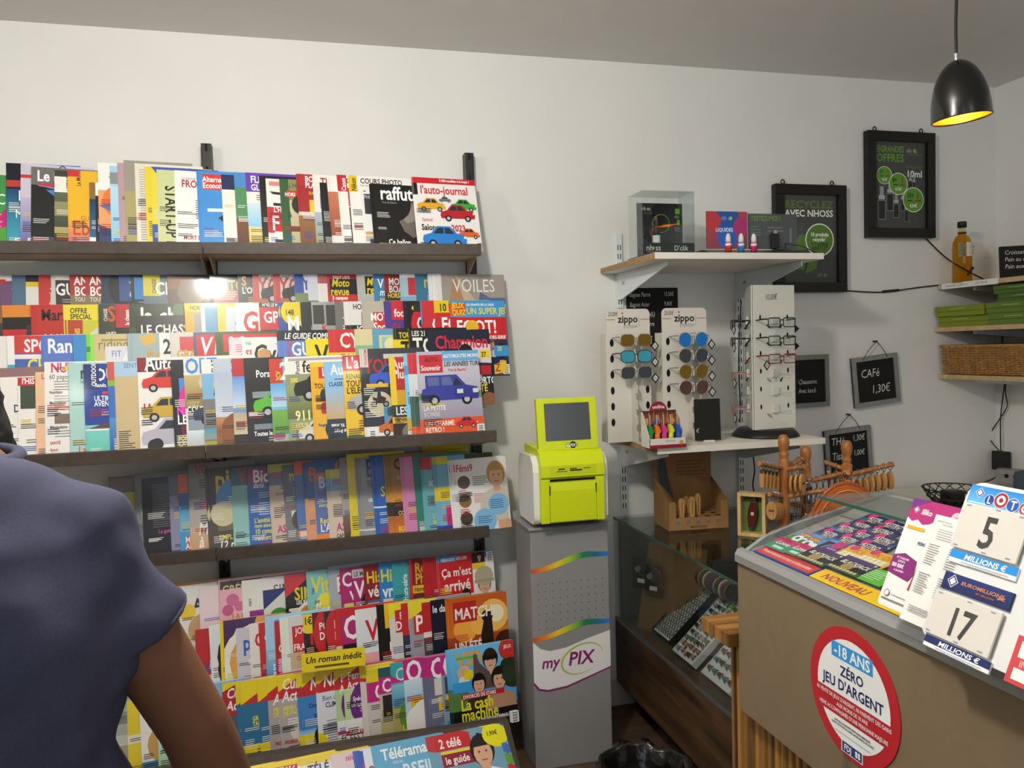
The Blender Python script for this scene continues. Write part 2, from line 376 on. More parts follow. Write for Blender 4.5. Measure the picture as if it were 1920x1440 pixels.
def uniq(label):
    USED[label] = USED.get(label, 0)+1
    n = USED[label]
    return label if n == 1 else label+', %sfrom the left' % ORD[n-1]
def mag_row(data, Y0, z0, lean, where, grp, zvis, yaw=8., t=.0032, W0=.21, H0=.28):
    T = math.tan(math.radians(yaw)); s = -9.
    k = 0; ymin = 9
    for ln in data.strip().split('\n'):
        if not ln.strip() or ln.strip().startswith('#'): continue
        px, n, W, H, bg, look, dsl = ln.strip().split('~')
        px = float(px); n = int(n or 0); W = float(W)/100 if W else W0; H = float(H)/100 if H else H0
        p = Pr(W, H, True); p.rect(0, 0, 1, 1, bg); run_dsl(p, dsl)
        rq = random.Random(int(px*13)+len(look)); c0 = hx(bg); lum = .3*c0[0]+.6*c0[1]+.1*c0[2]; ink = ('2a2a2e' if lum > .25 else 'e6e4de')
        if W < .24:                                # the small cover lines down the left-hand edge
            for q_ in range(3): vq = rq.uniform(.06, .6); p.lines(.03, vq, rq.uniform(.14, .3), rq.randint(2, 4), ink if rq.random() < .7 else rq.choice(['b5282c', '2a4fa8', 'e0c83a']), gap=.022, th=.008)
        pm = p.mesh('cover_print') if p.v else None
        if pm: pm.materials.append(INK)
        lab = uniq(look+where)
        if len(lab.split()) > (14 if n else 16) or k == 59: print('LONG', k, len(lab.split()), lab)
        for c in range(n, -1, -1):
            X = x_of(px, Y0+.02, zvis)-.0055*c
            s = max(s+t+.0006, X*T); o = s-X*T
            m = bpy.data.objects.new('magazine', body_mesh(W, H, t, bg)); COL.objects.link(m)
            jit = random.Random(k*31+c).uniform(-1, 1)
            ymin = min(ymin, Y0-o); m.location = (X, Y0-o, z0+.0005); m.rotation_euler = (-math.radians(lean), math.radians(jit*.7), math.radians(yaw))
            g = grp
            if n: g = grp+': '+look
            tag(m, (lab+', copy behind') if c else lab, 'magazine', g)
            if pm:
                q = bpy.data.objects.new('cover_print', pm); COL.objects.link(q); q.parent = m
            k += 1
    print('row', where, round(ymin, 4))
    return k
N_MAG = 0
TOP = '''
-30~~~25~3f8f4a~green and white magazine with a magenta disc~b 0 .45 e9e7df/e .55 .3 .4 b81f6e/n .3 .6 .14 fff C/e .35 .1 .25 4f9a3a
14~~~29~1f5f86~teal magazine with dark blue head and vertical spine title~g 0 .7 3fa6bf 123f66/b .7 1 18182a/r .5 .8 1 1 4a62b8/r 0 .72 .5 .8 b23a33/q .32 .82 .07 fff Le Monde/n .3 .56 .12 fff L'/n .22 .36 .09 fff M/k .1 0
38~~~29~c9c4d6~pale lilac magazine with a red disc~g 0 .6 5a5a9a b9b2d0/b .83 .87 c8323a/e .55 .5 .2 c8323a/n .5 .9 .1 222 Q/k .1 0
58~~~28~6d6b6a~grey and black magazine with a figure in blue jacket and yellow trousers~b 0 .78 1c1c1e/b 0 .15 4a4c52/t .15 .83 .13 fff Le M/r .1 .76 .6 .8 c8323a/y 4f86c4 .3 .5 .85 .5 .8 .68 .5 .74 .2 .72 .35 .62/y d3c46a .4 .5 .75 .48 .6 .2 .3 .17 .42 .36/e .55 .7 .09 4f86c4/y 5a9ad8 .05 .78 .7 .72 .75 .66/p .75 0 .14 ddd 333
102~~~27~3c4038~dark olive magazine with a misty landscape~g 0 .8 23241e 5f6a52/b .42 .6 8d8b62/r 0 .72 .3 .92 eceae2/q .22 .74 .06 333 HISTOIRE/b .2 .28 a9a06a
132~1~~27~e7b52a~yellow magazine fading to pink at the foot~g 0 .4 c23d7e eab42a/n .6 .82 .14 3a2a1a Sc/q .16 .8 .06 5a1a1a Le Monde/r 0 .92 .14 1 c8323a/n .5 .42 .06 b5651d LE/n .3 .36 .06 b5651d GUIDE/n .5 .3 .06 b5651d DU/n .06 .18 .18 b5402a Ebo/l .1 .13 .5 3 e8b0c8
168~~~23~7a5c34~brown and dark blue booklet~g 0 .75 2a6f9c 123a5a/b 0 .18 eee/b .75 1 8a6a36/k .05 0
180~~~23~1b1a1c~black booklet with a white label~r 0 .8 .6 1 eee/n .1 .83 .1 111 H/e .3 .5 .2 444
187~~~30~efeeea~white magazine with blue pipes on orange~r 0 0 1 .68 e9a06a/e .35 .55 .3 e07a3a/y 5a6ea8 0 .5 .5 .3 1 .1 1 .35 .4 .58/y 34406e 0 .28 .6 .1 1 0 0 0/n .3 .75 .09 333 TO/r .2 .85 .8 .87 888
209~~~29~a9d0ea~light blue magazine with a grey band and yellow badge~g 0 .75 7fc0e8 b9dcf0/b .78 .92 8a8d92/r .5 .78 1 .92 e6c23a/e .65 .85 .12 222/r .7 .62 1 .72 c8323a/e .8 .3 .3 b6d98a/l .5 .1 .4 3 1a1a3a
229~1~~30~b79aa0~mauve newspaper wrapped in clear film~l .1 .8 .5 12 8a6a70
238~~~31~a7a06a~olive yellow magazine under grey head with black and yellow badge~b .65 1 9a9488/e .5 .76 .24 e0c030/e .5 .76 .16 222/e .6 .5 .2 b23a33/l .15 .4 .7 5 333/p .4 0 .2 222 5a4a2a/r .2 .3 1 .4 5a8aa8
258~~~30~e3ddd0~beige folded newspaper in clear sleeve~l .06 .92 .8 30 a9a397/r 0 .35 .8 .37 c9b9a0
277~~~29~e2cf3a~yellow rolled magazine with dark vertical letters~q .7 .2 .3 333 ELI RUBI
287~~~29~3d58b0~blue and yellow rolled magazine~y e8d23a 0 0 .15 .3 .1 .9 0 1/q .6 .3 .2 1a2a5a LA MA/g 0 .3 2a3f8a 3d58b0
297~~~28~c9d29a~pale green magazine lettered down its cover~s .12 .8 .17 1a1a1a START-UP NATION/s .42 .66 .09 2a2a2a LES DAMNES DE LA/s .56 .9 .06 555 Tradition
330~~~28~f0efec~white review with red FRONT title and list of lines~t .2 .79 .09 b5202a FRONT/n .2 .88 .035 666 LA REVUE/l .3 .62 .3 9 333/t .22 .13 .05 b5202a MORT DE/t .45 .06 .04 222 UN PE/e .75 .45 .1 b9c7cf/r .7 .5 .85 .58 b23a33
380~2~~28~3f8fd8~blue magazine with red title box and yellow map~r .05 .76 1 .96 d23a34/t .1 .86 .07 fff Alternatives/t .1 .78 .07 fff Economiques/y e9a92a .5 .2 .9 .1 1 .6 .6 .62 .4 .55 .6 .45/y 1a1a2a .25 .4 .45 .5 .4 .3/r .1 .48 .6 .52 fff/e .45 .68 .08 f5f5f5/y 1a1a2a .3 .2 .5 .15 .4 .1/r .4 .15 .7 .2 fff
420~~~27~efece6~white magazine with a pelican and red balls~r 0 .8 1 1 1f2f5a/e .45 .85 .12 f4f4f4/y e8b23a .5 .84 .8 .78 .55 .78/e .75 .62 .12 d23a34/e .8 .42 .12 d23a34/t .4 .42 .14 e8a92a à/e .6 .18 .2 c9b58a/l .2 .1 .5 3 666
445~~~28~4f8a5a~green and brown nature magazine with orange b~g 0 .4 3a1a14 7a4a2a/b .8 1 4a8ac8/e .4 .86 .2 5a3f2a/l .3 .6 .5 7 e9e9e0/i .35 .06 .14 e89a2a b/l .3 .2 .5 2 fff
467~~~28~efece6~magazine with purple head over beach~b .75 1 6a3fb0/t .15 .87 .09 fff FLI/t .15 .77 .08 fff GLI/g 0 .3 e0c23a e8d89a/g .3 .6 8ac8e8 cfe6f2/e .7 .52 .2 6fb04a/l .15 .7 .6 3 555/e .6 .3 .07 c8642a
492~~~27~15140f~black magazine with small golden vertical lettering~q .6 .25 .1 d8b24a le les des fous/n .2 .88 .08 fff 63/b 0 .08 d8a92a
503~~~26~efece8~white magazine of guns with a red F panel~b .24 .6 c2272d/t .2 .53 .07 fff L'HI/t .12 .28 .2 fff F/r .1 .24 .9 .26 fff/y 2a2320 .05 .82 .8 .78 .8 .75 .1 .78/y 2a2320 .1 .66 .9 .64 .9 .61 .1 .62/y 2a2320 .1 .15 .9 .16 .9 .13 .1 .11/y 3a2a22 .1 .05 .9 .06 .9 .03/r .05 .9 .35 .96 d88
530~~~26~8a8a5a~olive camouflage magazine with AR title and red band~g 0 .7 b5ab86 cfc6a0/r 0 0 .14 1 2f5a35/r .1 .74 1 .84 c2402d/t .15 .76 .05 fff HORS/e .35 .64 .18 2a2a22/t .5 .55 .14 2f5a35 A/t .2 .46 .08 333 &/y 5a3a26 .1 .34 1 .32 1 .28 .1 .26/r .3 .2 .8 .28 b23a33/t .4 .1 .08 222 175/n .3 .88 .06 222 L'HIST
566~1~~28~a3282c~dark red magazine with a brown horse~b .85 1 b23036/t .2 .9 .075 fff BON/t .2 .82 .07 fff PLAN/e .5 .76 .3 2a2420/t .3 .73 .04 e8c23a SUPER/g 0 .45 6a3f22 9a6a42/b .45 .5 d9d3c8/r .15 .5 .5 .66 e8c23a/t .5 .52 .1 fff C/e .7 .25 .35 7a4a2a
592~~~28~e8e5e0~magazine with red TRAC title over a blue farm machine~b .84 1 efe9e4/t .25 .86 .1 b5202a TRACTEUR/g 0 .5 8a9a6a a9b8c8/r .1 .55 .8 .75 8a98a8/y 3a5a9a .2 .2 .8 .25 .7 .45 .3 .42/e .4 .2 .2 222
606~~~25~191a1e~black motoring magazine with a blue B badge and helmet~r .15 .66 1 .95 1f6ac0/t .25 .72 .16 fff B/l .2 .62 .6 2 ccc/i .3 .32 .14 c8642a S/e .5 .15 .28 e6e6ea/e .6 .12 .18 1f3f8a/e .3 .06 .14 c8642a
625~1~~27~b5654a~reddish magazine with white small print~g .1 .8 8a3f2e c87a5a/b .8 1 efece6/t .3 .83 .1 222 F/r .15 .35 .8 .6 e8d9c8/l .2 .55 .6 5 7a3a2a/l .2 .15 .6 5 3a5aa8/b 0 .2 e8e5e0
641~~~28~efece8~white camera magazine with red vertical spine tab~r 0 .78 .16 1 c2272d/q .14 .79 .075 fff Canon/t .3 .89 .07 222 COURS/r .16 .58 1 .83 c8302a/t .5 .6 .2 fff C/r .16 .1 1 .57 1b1b1d/e .5 .18 .26 e8c21a/e .55 .2 .18 1b1b1d/g 0 .1 5a6ac8 9aa8e0
661~~23~28~efece8~white camera magazine with yellow vertical spine tab~r 0 .78 .13 1 e8c21a/q .11 .79 .075 222 Nikon/t .18 .9 .07 222 COURS PHOTO/n .18 .86 .025 444 Pour shooter comme un pro/t .2 .58 .22 161616 N/t .2 .47 .07 222 LE I/e .3 .5 .14 c2272d/y 1a1a1a .2 .1 .9 .1 .9 .45 .2 .45/t .22 .24 .12 fff S/t .22 .14 .09 e8c21a T
682~~20~22~e9e9e9~small white photo booklet with dark picture~r .05 .62 .95 .96 2a3238/n .1 .88 .06 ddd PHOTO/t .6 .42 .1 222 LE/t .4 .26 .1 222 DE/r .1 0 .95 .2 3a4248
706~2~22~25~141313~black magazine with white title and muscular bent arm~t .1 .77 .2 fff raffut/n .12 .71 .03 aaa Tout de ballons/y 6a625a .6 .75 .85 .7 .95 .5 .75 .3 .6 .2 .45 .3 .38 .45 .5 .5 .58 .62/y 8d847a .62 .72 .75 .6 .62 .45 .5 .42 .45 .48 .55 .56/y 4a443e .75 .3 .9 .45 .95 .35 .85 .25/t .18 .1 .075 fff Ce ballon
784~1~23.5~28~efecea~white car magazine with five cars and red head strip~b .92 1 c8202a/t .42 .95 .035 fff 5 000 modèles à la loupe !/r 0 .76 .06 .92 111/t .1 .78 .11 c8202a l'auto-journal/c .03 .53 .45 e0a92a/c .38 .66 .2 6a747a/c .56 .54 .42 3fa53a/c .38 .4 .56 b5222c/n .08 .4 .045 c8202a Spécial/t .06 .28 .078 1a1a1a Salon/t .53 .27 .088 c8202a 2023/c .64 .17 .34 d8642a/c .06 .04 .7 2a7fd0/k .9 0/r .76 0 .9 .12 f0f0f0
'''
A2 = '''
-25~~~~4a4a52~grey magazine at the far left edge~t .3 .8 .14 ccc T
3~~~~6f4a72~purple magazine with a big white G~b .93 1 e9e4e4/t .3 .76 .16 fff G/r 0 .9 .08 .95 c22
22~~~~54708a~slate blue magazine with small orange print~l .3 .86 .5 4 b9c8d6/l .3 .7 .4 2 e0902a
48~~~~17181c~black, yellow and white art magazine~b .62 .9 e9e6e0/b .86 .92 e8c83a/q .3 .66 .05 2a5ab0 ARTISTES/t .4 .68 .14 1f4fa8 A
72~~~~b5302f~red magazine with red T title~r 0 .6 .25 1 c23a36/q .2 .64 .06 fff dimension/r .25 .66 1 .86 d9cfca/t .3 .68 .14 b5302f T
97~~~~3c3734~dark grey magazine with white GU letters~r 0 .94 1 1 efe8e8/t .12 .76 .14 fff GU/r 0 .6 .06 1 d8d0d0/l .15 .7 .6 2 aaa
133~~~~b5362f~red magazine titled AN BO~b .6 .76 8a7a5a/t .12 .88 .1 fff ANI/t .12 .75 .11 fff BON/n .12 .68 .05 fff TOUT DE
160~~~~b5362f~red magazine titled AN BO~b .6 .76 8a7a5a/t .12 .88 .1 fff ANI/t .12 .75 .11 fff BON/n .12 .68 .05 fff TOUT DE CE
190~~~~2b3b4c~dark blue glossy magazine with gun barrels~e .5 .85 .4 151b22/e .6 .72 .3 3a6a9a/b .6 .65 1f6fb0/t .55 .93 .07 fff L
225~~~~1c242a~near-black magazine with blue vertical spine title~r 0 .68 .3 1 2a4f8a/q .24 .72 .09 cfe0f0 Chenil/e .6 .75 .3 3a4048
247~~~~14181c~black magazine with bright blue vertical spine title~r .05 .7 .4 .97 1f7fc8/q .32 .72 .1 dff Cheval/l .1 .66 .4 2 999
270~~~~5f7180~grey blue magazine with a yellow spine tab~r 0 .74 .25 1 d8d02a/q .19 .77 .06 333 CHASSE/t .35 .76 .15 fff CI/i .4 .9 .06 fff Conn/l .35 .68 .5 2 ddd
317~~38~~5a4433~wide brown magazine with orange letters~b .82 .94 8a4f26/t .1 .83 .11 c85a22 CHASSE/e .55 .75 .12 8a7a6a/e .2 .78 .12 7a6a5a/t .45 .63 .04 fff LE CHASSEUR
397~~~~25302a~dark green tattoo magazine with a woman's face~t .12 .8 .13 d8b83a TATOU/r .05 .62 .55 .8 b56a6a/l .1 .77 .35 4 f0e4c8/p .8 .55 .3 1a1512 2a2a2a/b .96 1 1a1a1a
449~~~~16140f~black magazine with a yellow S~t .12 .86 .12 d8a92a S/t .12 .76 .08 fff L'OR/l .15 .7 .5 4 d8a92a
478~1~~~cfc4c0~red YOU magazine with black car~b .6 .7 b5653a/b .7 1 cfc8c6/t .12 .77 .19 b5282c YOU/n .12 .93 .05 222 HORS-SERI/c .1 .63 .85 1b1b20/r 0 .6 .08 1 c23a36
517~1~~~cfc4c0~red YOU magazine with black car~b .6 .7 b5653a/b .7 1 cfc8c6/t .12 .77 .19 b5282c YOU/n .12 .93 .05 222 HORS-SERI/c .1 .63 .85 1b1b20/r 0 .6 .08 1 c23a36
556~~~~e2e2e4~white magazine with blue YO letters and motorcycle~t .25 .8 .16 2a4fa8 YO/r 0 .6 .15 1 2a4fa8/b .6 .76 7a8a5a/m .25 .64 .6 a82a2a
583~1~~~e2e2e4~white magazine with blue YO letters~t .15 .8 .16 2a4fa8 Y/b .6 .7 4f7a3a/r 0 .66 .15 1 d0d4e0
602~1~~~e9e4e2~white magazine with red PI letters~t .3 .74 .12 b5282c PI/r 0 .88 1 1 b5545a/r .2 .6 1 .72 333a42
617~~~~b5282c~red and black magazine with yellow hexagon lettering~r .04 .74 1 .94 16140f/i .14 .84 .1 e8d01a Moto/t .1 .73 .1 e8d01a revue/t .2 .94 .04 fff TOUT L'ETE/r .0 .6 1 .72 c8302a/t .14 .67 .05 fff 3 casques/t .14 .61 .05 fff à gagner
682~3~~~b9b9b6~grey magazine with black and yellow logo~r .05 .74 1 .97 16140f/i .15 .85 .1 e8d01a Mo/t .15 .74 .11 e8d01a re/m .3 .6 .5 333
702~~~~3f86b5~blue magazine with white V~t .15 .82 .12 fff V/i .2 .72 .09 fff ma/t .2 .62 .06 e8d01a FIRST/b .94 1 2a6a9a
722~~~~3a2a2c~dark magazine with red MOT BOAT title~r 0 .76 1 1 8a2a2a/t .15 .86 .09 e0e0e0 MOT/t .15 .76 .09 e0e0e0 BOAT/t .1 .69 .06 e8d01a HORS-SE/b .6 .66 3a5a2a
757~2~~~a8c4d4~pale blue boating magazine with red block~r .1 .72 1 .95 c8353a/t .4 .85 .09 fff M/t .4 .73 .12 fff B/b .96 1 eee/b .6 .7 7fb4d0
783~~~~3a7896~teal magazine with a yellow n~t .3 .82 .16 d8c03a n/l .2 .7 .6 3 cfe0e8
812~2~~~4a90b8~blue magazine with white L~t .1 .78 .18 fff L/b .6 .7 9cc04a/r 0 .6 .1 1 eee
820~1~~~e9e4e2~white magazine with a dark red V~t .2 .86 .12 2a2a3a V/t .3 .74 .1 b5282c m
830~~25~~a39a92~wide grey magazine with tan sails and tall white letters~y b0885f .1 .6 .35 .6 .2 .98/y c8b095 .35 .6 .55 .6 .22 1/y 5a6a9a .55 .6 1 .6 1 .68 .75 .68 .6 .76/n .17 .76 .17 f0eeea VOILES/t .45 .59 .05 fff 7 COURS
'''
B2 = '''
-12~~~~3a3230~dark magazine cut by the left picture edge~b .8 1 8a5a2a/t .3 .7 .12 fff F
7~~~~b5282c~red motocross magazine under an orange sky~b .72 1 14110e/b .86 1 d8842a/b .4 .72 b9282c/t .5 .5 .2 f0f0f0 M/m .15 .44 .4 333
70~3~~~b8302c~plain red magazine titled Mar in black~t .12 .82 .13 2a1412 Marx/b .0 .6 b8302c/t .2 .58 .08 fff LA NO/t .4 .46 .08 fff MA
124~1~~~c9c83a~yellow offer magazine with a large gold letter~b .82 1 e8d83a/t .1 .9 .06 222 OFFRE/t .1 .83 .06 222 SPECIAL/b .4 .6 8a9a6a/r .02 .5 .22 .82 b5402a/q .18 .55 .07 e8d83a DANIS/t .4 .62 .18 e8c83a S/e .6 .5 .35 dcd8d0
185~~~~3c3f2c~dark green hunting magazine with orange Sa and a spaniel~t .25 .8 .18 c8502a Sa/q .12 .8 .05 ddd CHASSE/t .2 .62 .055 eee WEEK-END/t .25 .54 .055 eee CIGNALE/e .6 .46 .2 b56a3a/e .6 .43 .1 efe6da
222~1~~~20281c~black-green magazine with gold script lines~r 0 .72 .2 1 b5282c/q .16 .75 .06 fff la chasse/i .3 .64 .06 d8a92a Sang/l .3 .58 .6 6 d8a92a
244~~26~~2c3a24~wide dark green magazine with bulging white title~t .12 .76 .2 f0f0ec la chasse/b .4 .72 3f5030/e .7 .9 .2 4a6a3a
257~~22~24~2a2624~black booklet with two red animal labels~t .06 .74 .13 f0f0ee LE CHASSEUR/r .02 .5 .42 .68 c0303a/r .45 .5 .95 .68 c0303a/t .48 .6 .06 fff ANIMAL/t .48 .52 .06 fff PASSION/b .4 .5 e0dcd8
353~1~~~e0a92a~orange and grey running magazine~b .9 1 e8c83a/t .1 .92 .05 222 HORS-SER/r .1 .4 .95 .88 9a9a98/t .45 .74 .13 e8c83a G/t .45 .6 .11 e0822a R/q .3 .6 .1 d8642a Rando/l .15 .56 .7 4 222
380~~~~e9e7e2~white-bordered magazine with an orange T on blue~r .06 .55 .97 .96 5f9ac0/t .45 .6 .28 d8642a T/q .35 .62 .1 d8642a Trail/b .4 .54 2a2420/t .15 .45 .07 d8642a ENTRAI
414~1~~~e8c02a~yellow magazine with a big yellow T~r .08 .55 .97 .96 c9d3d8/t .4 .6 .26 e8b81a T/q .3 .62 .09 6a8ab8 Trail/r .15 .46 1 .6 1a1a1a/t .2 .49 .08 fff HORS-S
449~1~~~efecea~white magazine with red GP logo~t .15 .64 .25 c8202a GP/r .1 .55 1 .57 222/l .4 .5 .5 1 b55/b .4 .46 3a3a3a
490~~~~1a1a1c~black and red GP magazine with a red helmet~r .0 .66 1 .94 c8282c/t .12 .75 .14 fff GP/i .5 .66 .25 1a1a1a A/t .1 .95 .04 fff N°42 LE MAG/e .6 .48 .42 b56a4a/e .6 .5 .3 c8302a
528~1~~~2f4f9a~blue and black motorcycle magazine with yellow roundel~r .1 .6 1 .86 14141a/e .25 .88 .24 e8d01a/t .15 .84 .07 222 148/t .2 .64 .19 fff MOTO/r .1 .5 1 .58 c8202a/t .2 .51 .06 fff MAGAZ/b .4 .5 7fb0e0
567~~~~26282b~black magazine with silver car~c .15 .55 .8 8a8e92/r .25 .7 .9 .92 4a4c50/b .4 .5 555
588~~~~a9a8a6~grey magazine with orange m and red Z9~t .3 .8 .14 e0822a m/r .02 .72 .2 .96 3a3a3a/t .3 .62 .1 c8302a KA/t .3 .48 .1 c8302a Z9/l .3 .76 .6 1 555
612~~~~9a9998~grey magazine with orange n and red small print~t .3 .8 .14 e0822a n/r .02 .7 .2 .96 3a3a3a/t .3 .54 .06 c8302a COM/t .3 .46 .06 c8302a MOT
630~~~~6f706c~dark grey magazine with a green N on white~r .3 .66 .95 .93 efefec/t .4 .68 .2 1f6a3a N/q .2 .65 .08 fff Marche/l .3 .56 .6 2 ccc
658~3~~~e2dfdc~white magazine with HORS-SERIE and red M~t .1 .9 .07 1a1a1a HORS-SERIE/r .2 .7 1 .88 c8282c/t .35 .71 .15 1a1a1a M/r .0 .4 1 .7 1a1c1a/t .2 .6 .09 fff JO/r .2 .45 .8 .5 b5c03a
686~2~~~b9b3a3~sand-coloured magazine with red MOTO Sport box~r .15 .56 1 .86 c8282c/t .2 .75 .1 fff MOTO/i .25 .62 .11 fff Sport/t .2 .56 .05 222 MAGAZINE/b .4 .5 d8c84a
728~1~~~4a3a8a~purple football magazine with red head~r .08 .76 1 1 c8283a/t .25 .8 .1 fff foot/t .8 .8 .14 fff L/t .15 .62 .1 b5202a OL/l .15 .6 .7 5 cfc8f0
763~1~~~14171f~black magazine with a big red G~e .5 .7 .42 c8202a/e .5 .7 .28 14171f/t .35 .62 .18 e0e0e8 G/r .15 .86 .6 .97 2a2a1a/t .2 .88 .06 e8d83a 4/p .75 .3 .4 1a1512 2a2a3a
792~~~~3f8fc8~blue football magazine with white 8~t .1 .8 .15 fff 8/b .5 .7 c8303a/p .6 .3 .35 1a1512 fff
801~2~~~c8303a~red football magazine with 8P in yellow~t .3 .8 .14 e8c83a 8P/e .5 .62 .3 d8444a/p .6 .3 .4 1a1512 2a2a3a/t .2 .6 .18 fff C
821~1~~~c8282c~red football magazine with yellow 10 POS strip~b .84 1 e8c81a/t .1 .86 .1 1a1a1a 10 POSTERS/t .15 .6 .18 fff FO/p .35 .3 .32 3a2a1a 2a3a6a/p .75 .3 .3 1a1512 2a2a3a
846~~21.5~~2a2c4a~red and blue football magazine with poster offer~b .78 1 3f9ad8/r 0 .8 .28 .97 d8502a/t .04 .9 .07 e8d83a JEUX/t .04 .81 .07 e8d83a QUIZ/t .3 .82 .085 e8d83a UN SUPER JEU/t .3 .93 .03 fff LES GRANDS DE LA LIGUE/b .54 .78 c8202a/t .1 .57 .17 fff FOOT!/e .38 .65 .12 e8b82a/b .48 .55 c82a30/t .64 .49 .045 fff HORS-SERIE/e .14 .44 .13 7fb83a/t .04 .41 .06 fff 120/p .5 .25 .26 2a1a12 c8202a/p .7 .25 .24 8a5a2a efefef/p .88 .22 .22 1a1512 2a4a9a/r .0 0 1 .25 1c2450/p .88 .02 .24 1a1512 b52a3a/r .74 .26 1 .4 3f9ad8/t .8 .33 .06 e8d83a 20/k .88 .02/y e8c83a .72 .15 .95 .2 .95 .05 .72 .02/t .74 .06 .1 c8202a Z
'''
C2 = '''
-10~~~~e4e0dc~white magazine with dark red letters by the left picture edge~t .3 .84 .09 222 A/t .6 .72 .09 222 G/t .2 .52 .12 b5282c ES/r .6 .8 1 .95 c8504a
16~~~~3fa6c0~turquoise and white magazine behind the customer~b .68 1 ece8e4/r .3 .82 .95 .95 c8504a/t .3 .86 .05 fff HISTOIRE
36~2~~~4a62b0~blue sports magazine with red SPO title~b .8 1 c83a3a/t .12 .82 .14 f4f0f0 SPO/b .74 .79 e9e4e4/t .2 .6 .14 e8e02a CH/l .2 .54 .5 2 fff/l .15 .4 .6 4 e0e4f0
82~1~~~5a76c0~light blue magazine titled Ran~t .12 .8 .16 f0f4fa Ran/b .5 .6 3f6a4a/i .55 .55 .1 e8c83a Ve/t .4 .46 .06 fff DU BO
143~1~~~3a8ac8~bright blue magazine with white M and yellow 3~t .3 .78 .15 fff M/t .3 .58 .15 d8d83a 3/t .3 .48 .07 9cd U
164~~~~7ad040~lime green magazine~r .0 .8 1 .86 4a8a2a
171~~~~8adc50~lime green magazine~r .1 .6 .3 .8 3a5a2a/q .25 .85 .05 333 Endurance
178~~~~cdbb8a~beige riding magazine with thin dark title~n .1 .82 .13 8a7a4a riding/b .4 .7 d9cca0/e .3 .55 .2 e8e0c8/r .1 .92 .9 .94 9a8a5a
200~~22~24~dcdce2~pale glossy fitness booklet~n .08 .86 .08 5a7ac8 FIT/e .6 .7 .4 ecebee/l .1 .55 .4 2 b56
250~2~~~9fb4b8~magazine with orange ECH letters over mountains~y 5a7a9a 0 .5 .5 .72 1 .55 1 .4 0 .4/i .35 .62 .16 d8962a ÉCH/y d8b04a .1 .95 .3 1 .35 .9 .2 .85
300~~~~eceae6~white magazine with a black 20 and yellow square~t .1 .76 .17 1a1a1a 20/r .2 .48 .65 .58 e0d02a/l .2 .72 .5 2 777
328~2~~~d8d0c8~white and red sports magazine with gold letters~r .1 .78 1 .95 c8444a/t .1 .7 .1 c8962a GRATUIT/t .4 .58 .13 fff PO/b .4 .56 a8a09a
367~~~~3f5f80~blue magazine with white V1 on red~r .04 .72 1 .97 c8282c/i .15 .74 .2 f4f4f4 V1/n .5 .66 .07 fff MAG/e .6 .52 .3 2a3a50
417~3~~~3a5a2a~green magazine with white V on red~r .04 .76 1 .97 c8282c/i .2 .7 .24 f4f4f4 V/b .4 .65 4a7a2a/e .6 .6 .3 2f4f22
432~~~26~e8d4dc~pale pink magazine with a magenta N°6 disc~e .5 .66 .36 d0287a/t .28 .62 .1 fff N°6/t .1 .5 .06 6aa02a NUTRITION/l .1 .9 .7 4 c06a9a/b .4 .52 9cc04a/b .52 .6 e8d4dc/e .5 .68 .3 d0287a/t .3 .65 .09 fff N°6
455~~~26~efecea~white magazine with NU in black~t .1 .9 .05 3aa0a0 Vélo/t .1 .74 .1 c8382c SPE/t .1 .6 .12 1a1a1a NU/t .1 .46 .12 1a1a1a & S
474~~~25~eeebe6~white cycling magazine titled Cyc with grey-blue foot~t .06 .7 .24 1f1c18 Cyc/e .18 .8 .1 c89a5a/b .4 .66 b9cbe0/t .14 .52 .12 1a1a1a La Maurie/r .35 .94 .95 .95 aaa
530~2~~~5f7fc8~blue cycling guide with black head strip~b .88 1 15131a/i .08 .9 .07 fff LE GUIDE COMPLET DE LA/q .18 .6 .1 c8384a CYCLO/t .28 .7 .16 f0f0f4 GU/t .2 .48 .18 f0f0f4 200
580~1~~25~e8d81a~yellow magazine with black VELO letters~t .2 .64 .28 1a1a14 VÉLO/q .14 .62 .06 333 bike/b .4 .56 2a7ab0
630~3~~~e8c81a~yellow and red cycling magazine~b .72 1 c8282c/t .15 .78 .18 f4f0e8 CYCL/t .15 .6 .1 1a1a14 TOUR DE/t .1 .48 .1 1a1a14 FRANCE/b .4 .44 e8e4dc
675~2~~~8ab890~green and blue landscape magazine with inset picture~b .8 1 d8d0a0/r .25 .64 .8 .86 cfd8c0/y 3a7a4a .3 .64 .8 .64 .6 .76/g .4 .6 6aa04a 7fb8d8
702~~22~~5f9fc0~blue-green landscape magazine with a yellow map inset~y 3f8a4a .3 .5 1 .5 1 .9 .6 .75/r .1 .72 .55 .92 d8d88a/r .14 .74 .5 .9 8fc0d0/e .3 .8 .12 e8e0a0
746~2~~~e8d01a~yellow magazine with black T letters~b .86 1 1a1a14/t .1 .88 .07 e8d01a TOUR/t .15 .62 .22 1a1a14 TOU
771~1~~~e8d01a~yellow magazine headed LES 21 ETAPES~b .66 1 1a1a14/t .08 .9 .065 f0f0ea LES 21 ETAPES/t .1 .68 .2 f0f0ea TOUR/e .3 .52 .2 1a1a14/b .4 .46 e8d83a
816~3~21~27~20263a~football magazine with red title and two players~b .0 .98 1c2238/y e0d0d8 0 .6 1 .55 1 .8 .5 .85 .4 .7/t .06 .76 .17 c8283a Champion/r .8 .62 .98 .72 e8d01a/t .82 .63 .07 222 37/p .16 .32 .42 c8a05a 1c2a5a/p .55 .32 .5 1a1512 f0f0f0/t .14 .46 .07 e8d83a MBAPPE/t .16 .4 .05 e8d83a L'ENNEMI/r .72 .4 .98 .52 b5202a/b 0 .32 14141a/t .66 .28 .09 fff PORTO/t .7 .18 .09 e8d83a ÉTÉ/e .9 .05 .15 8a5a3a
'''
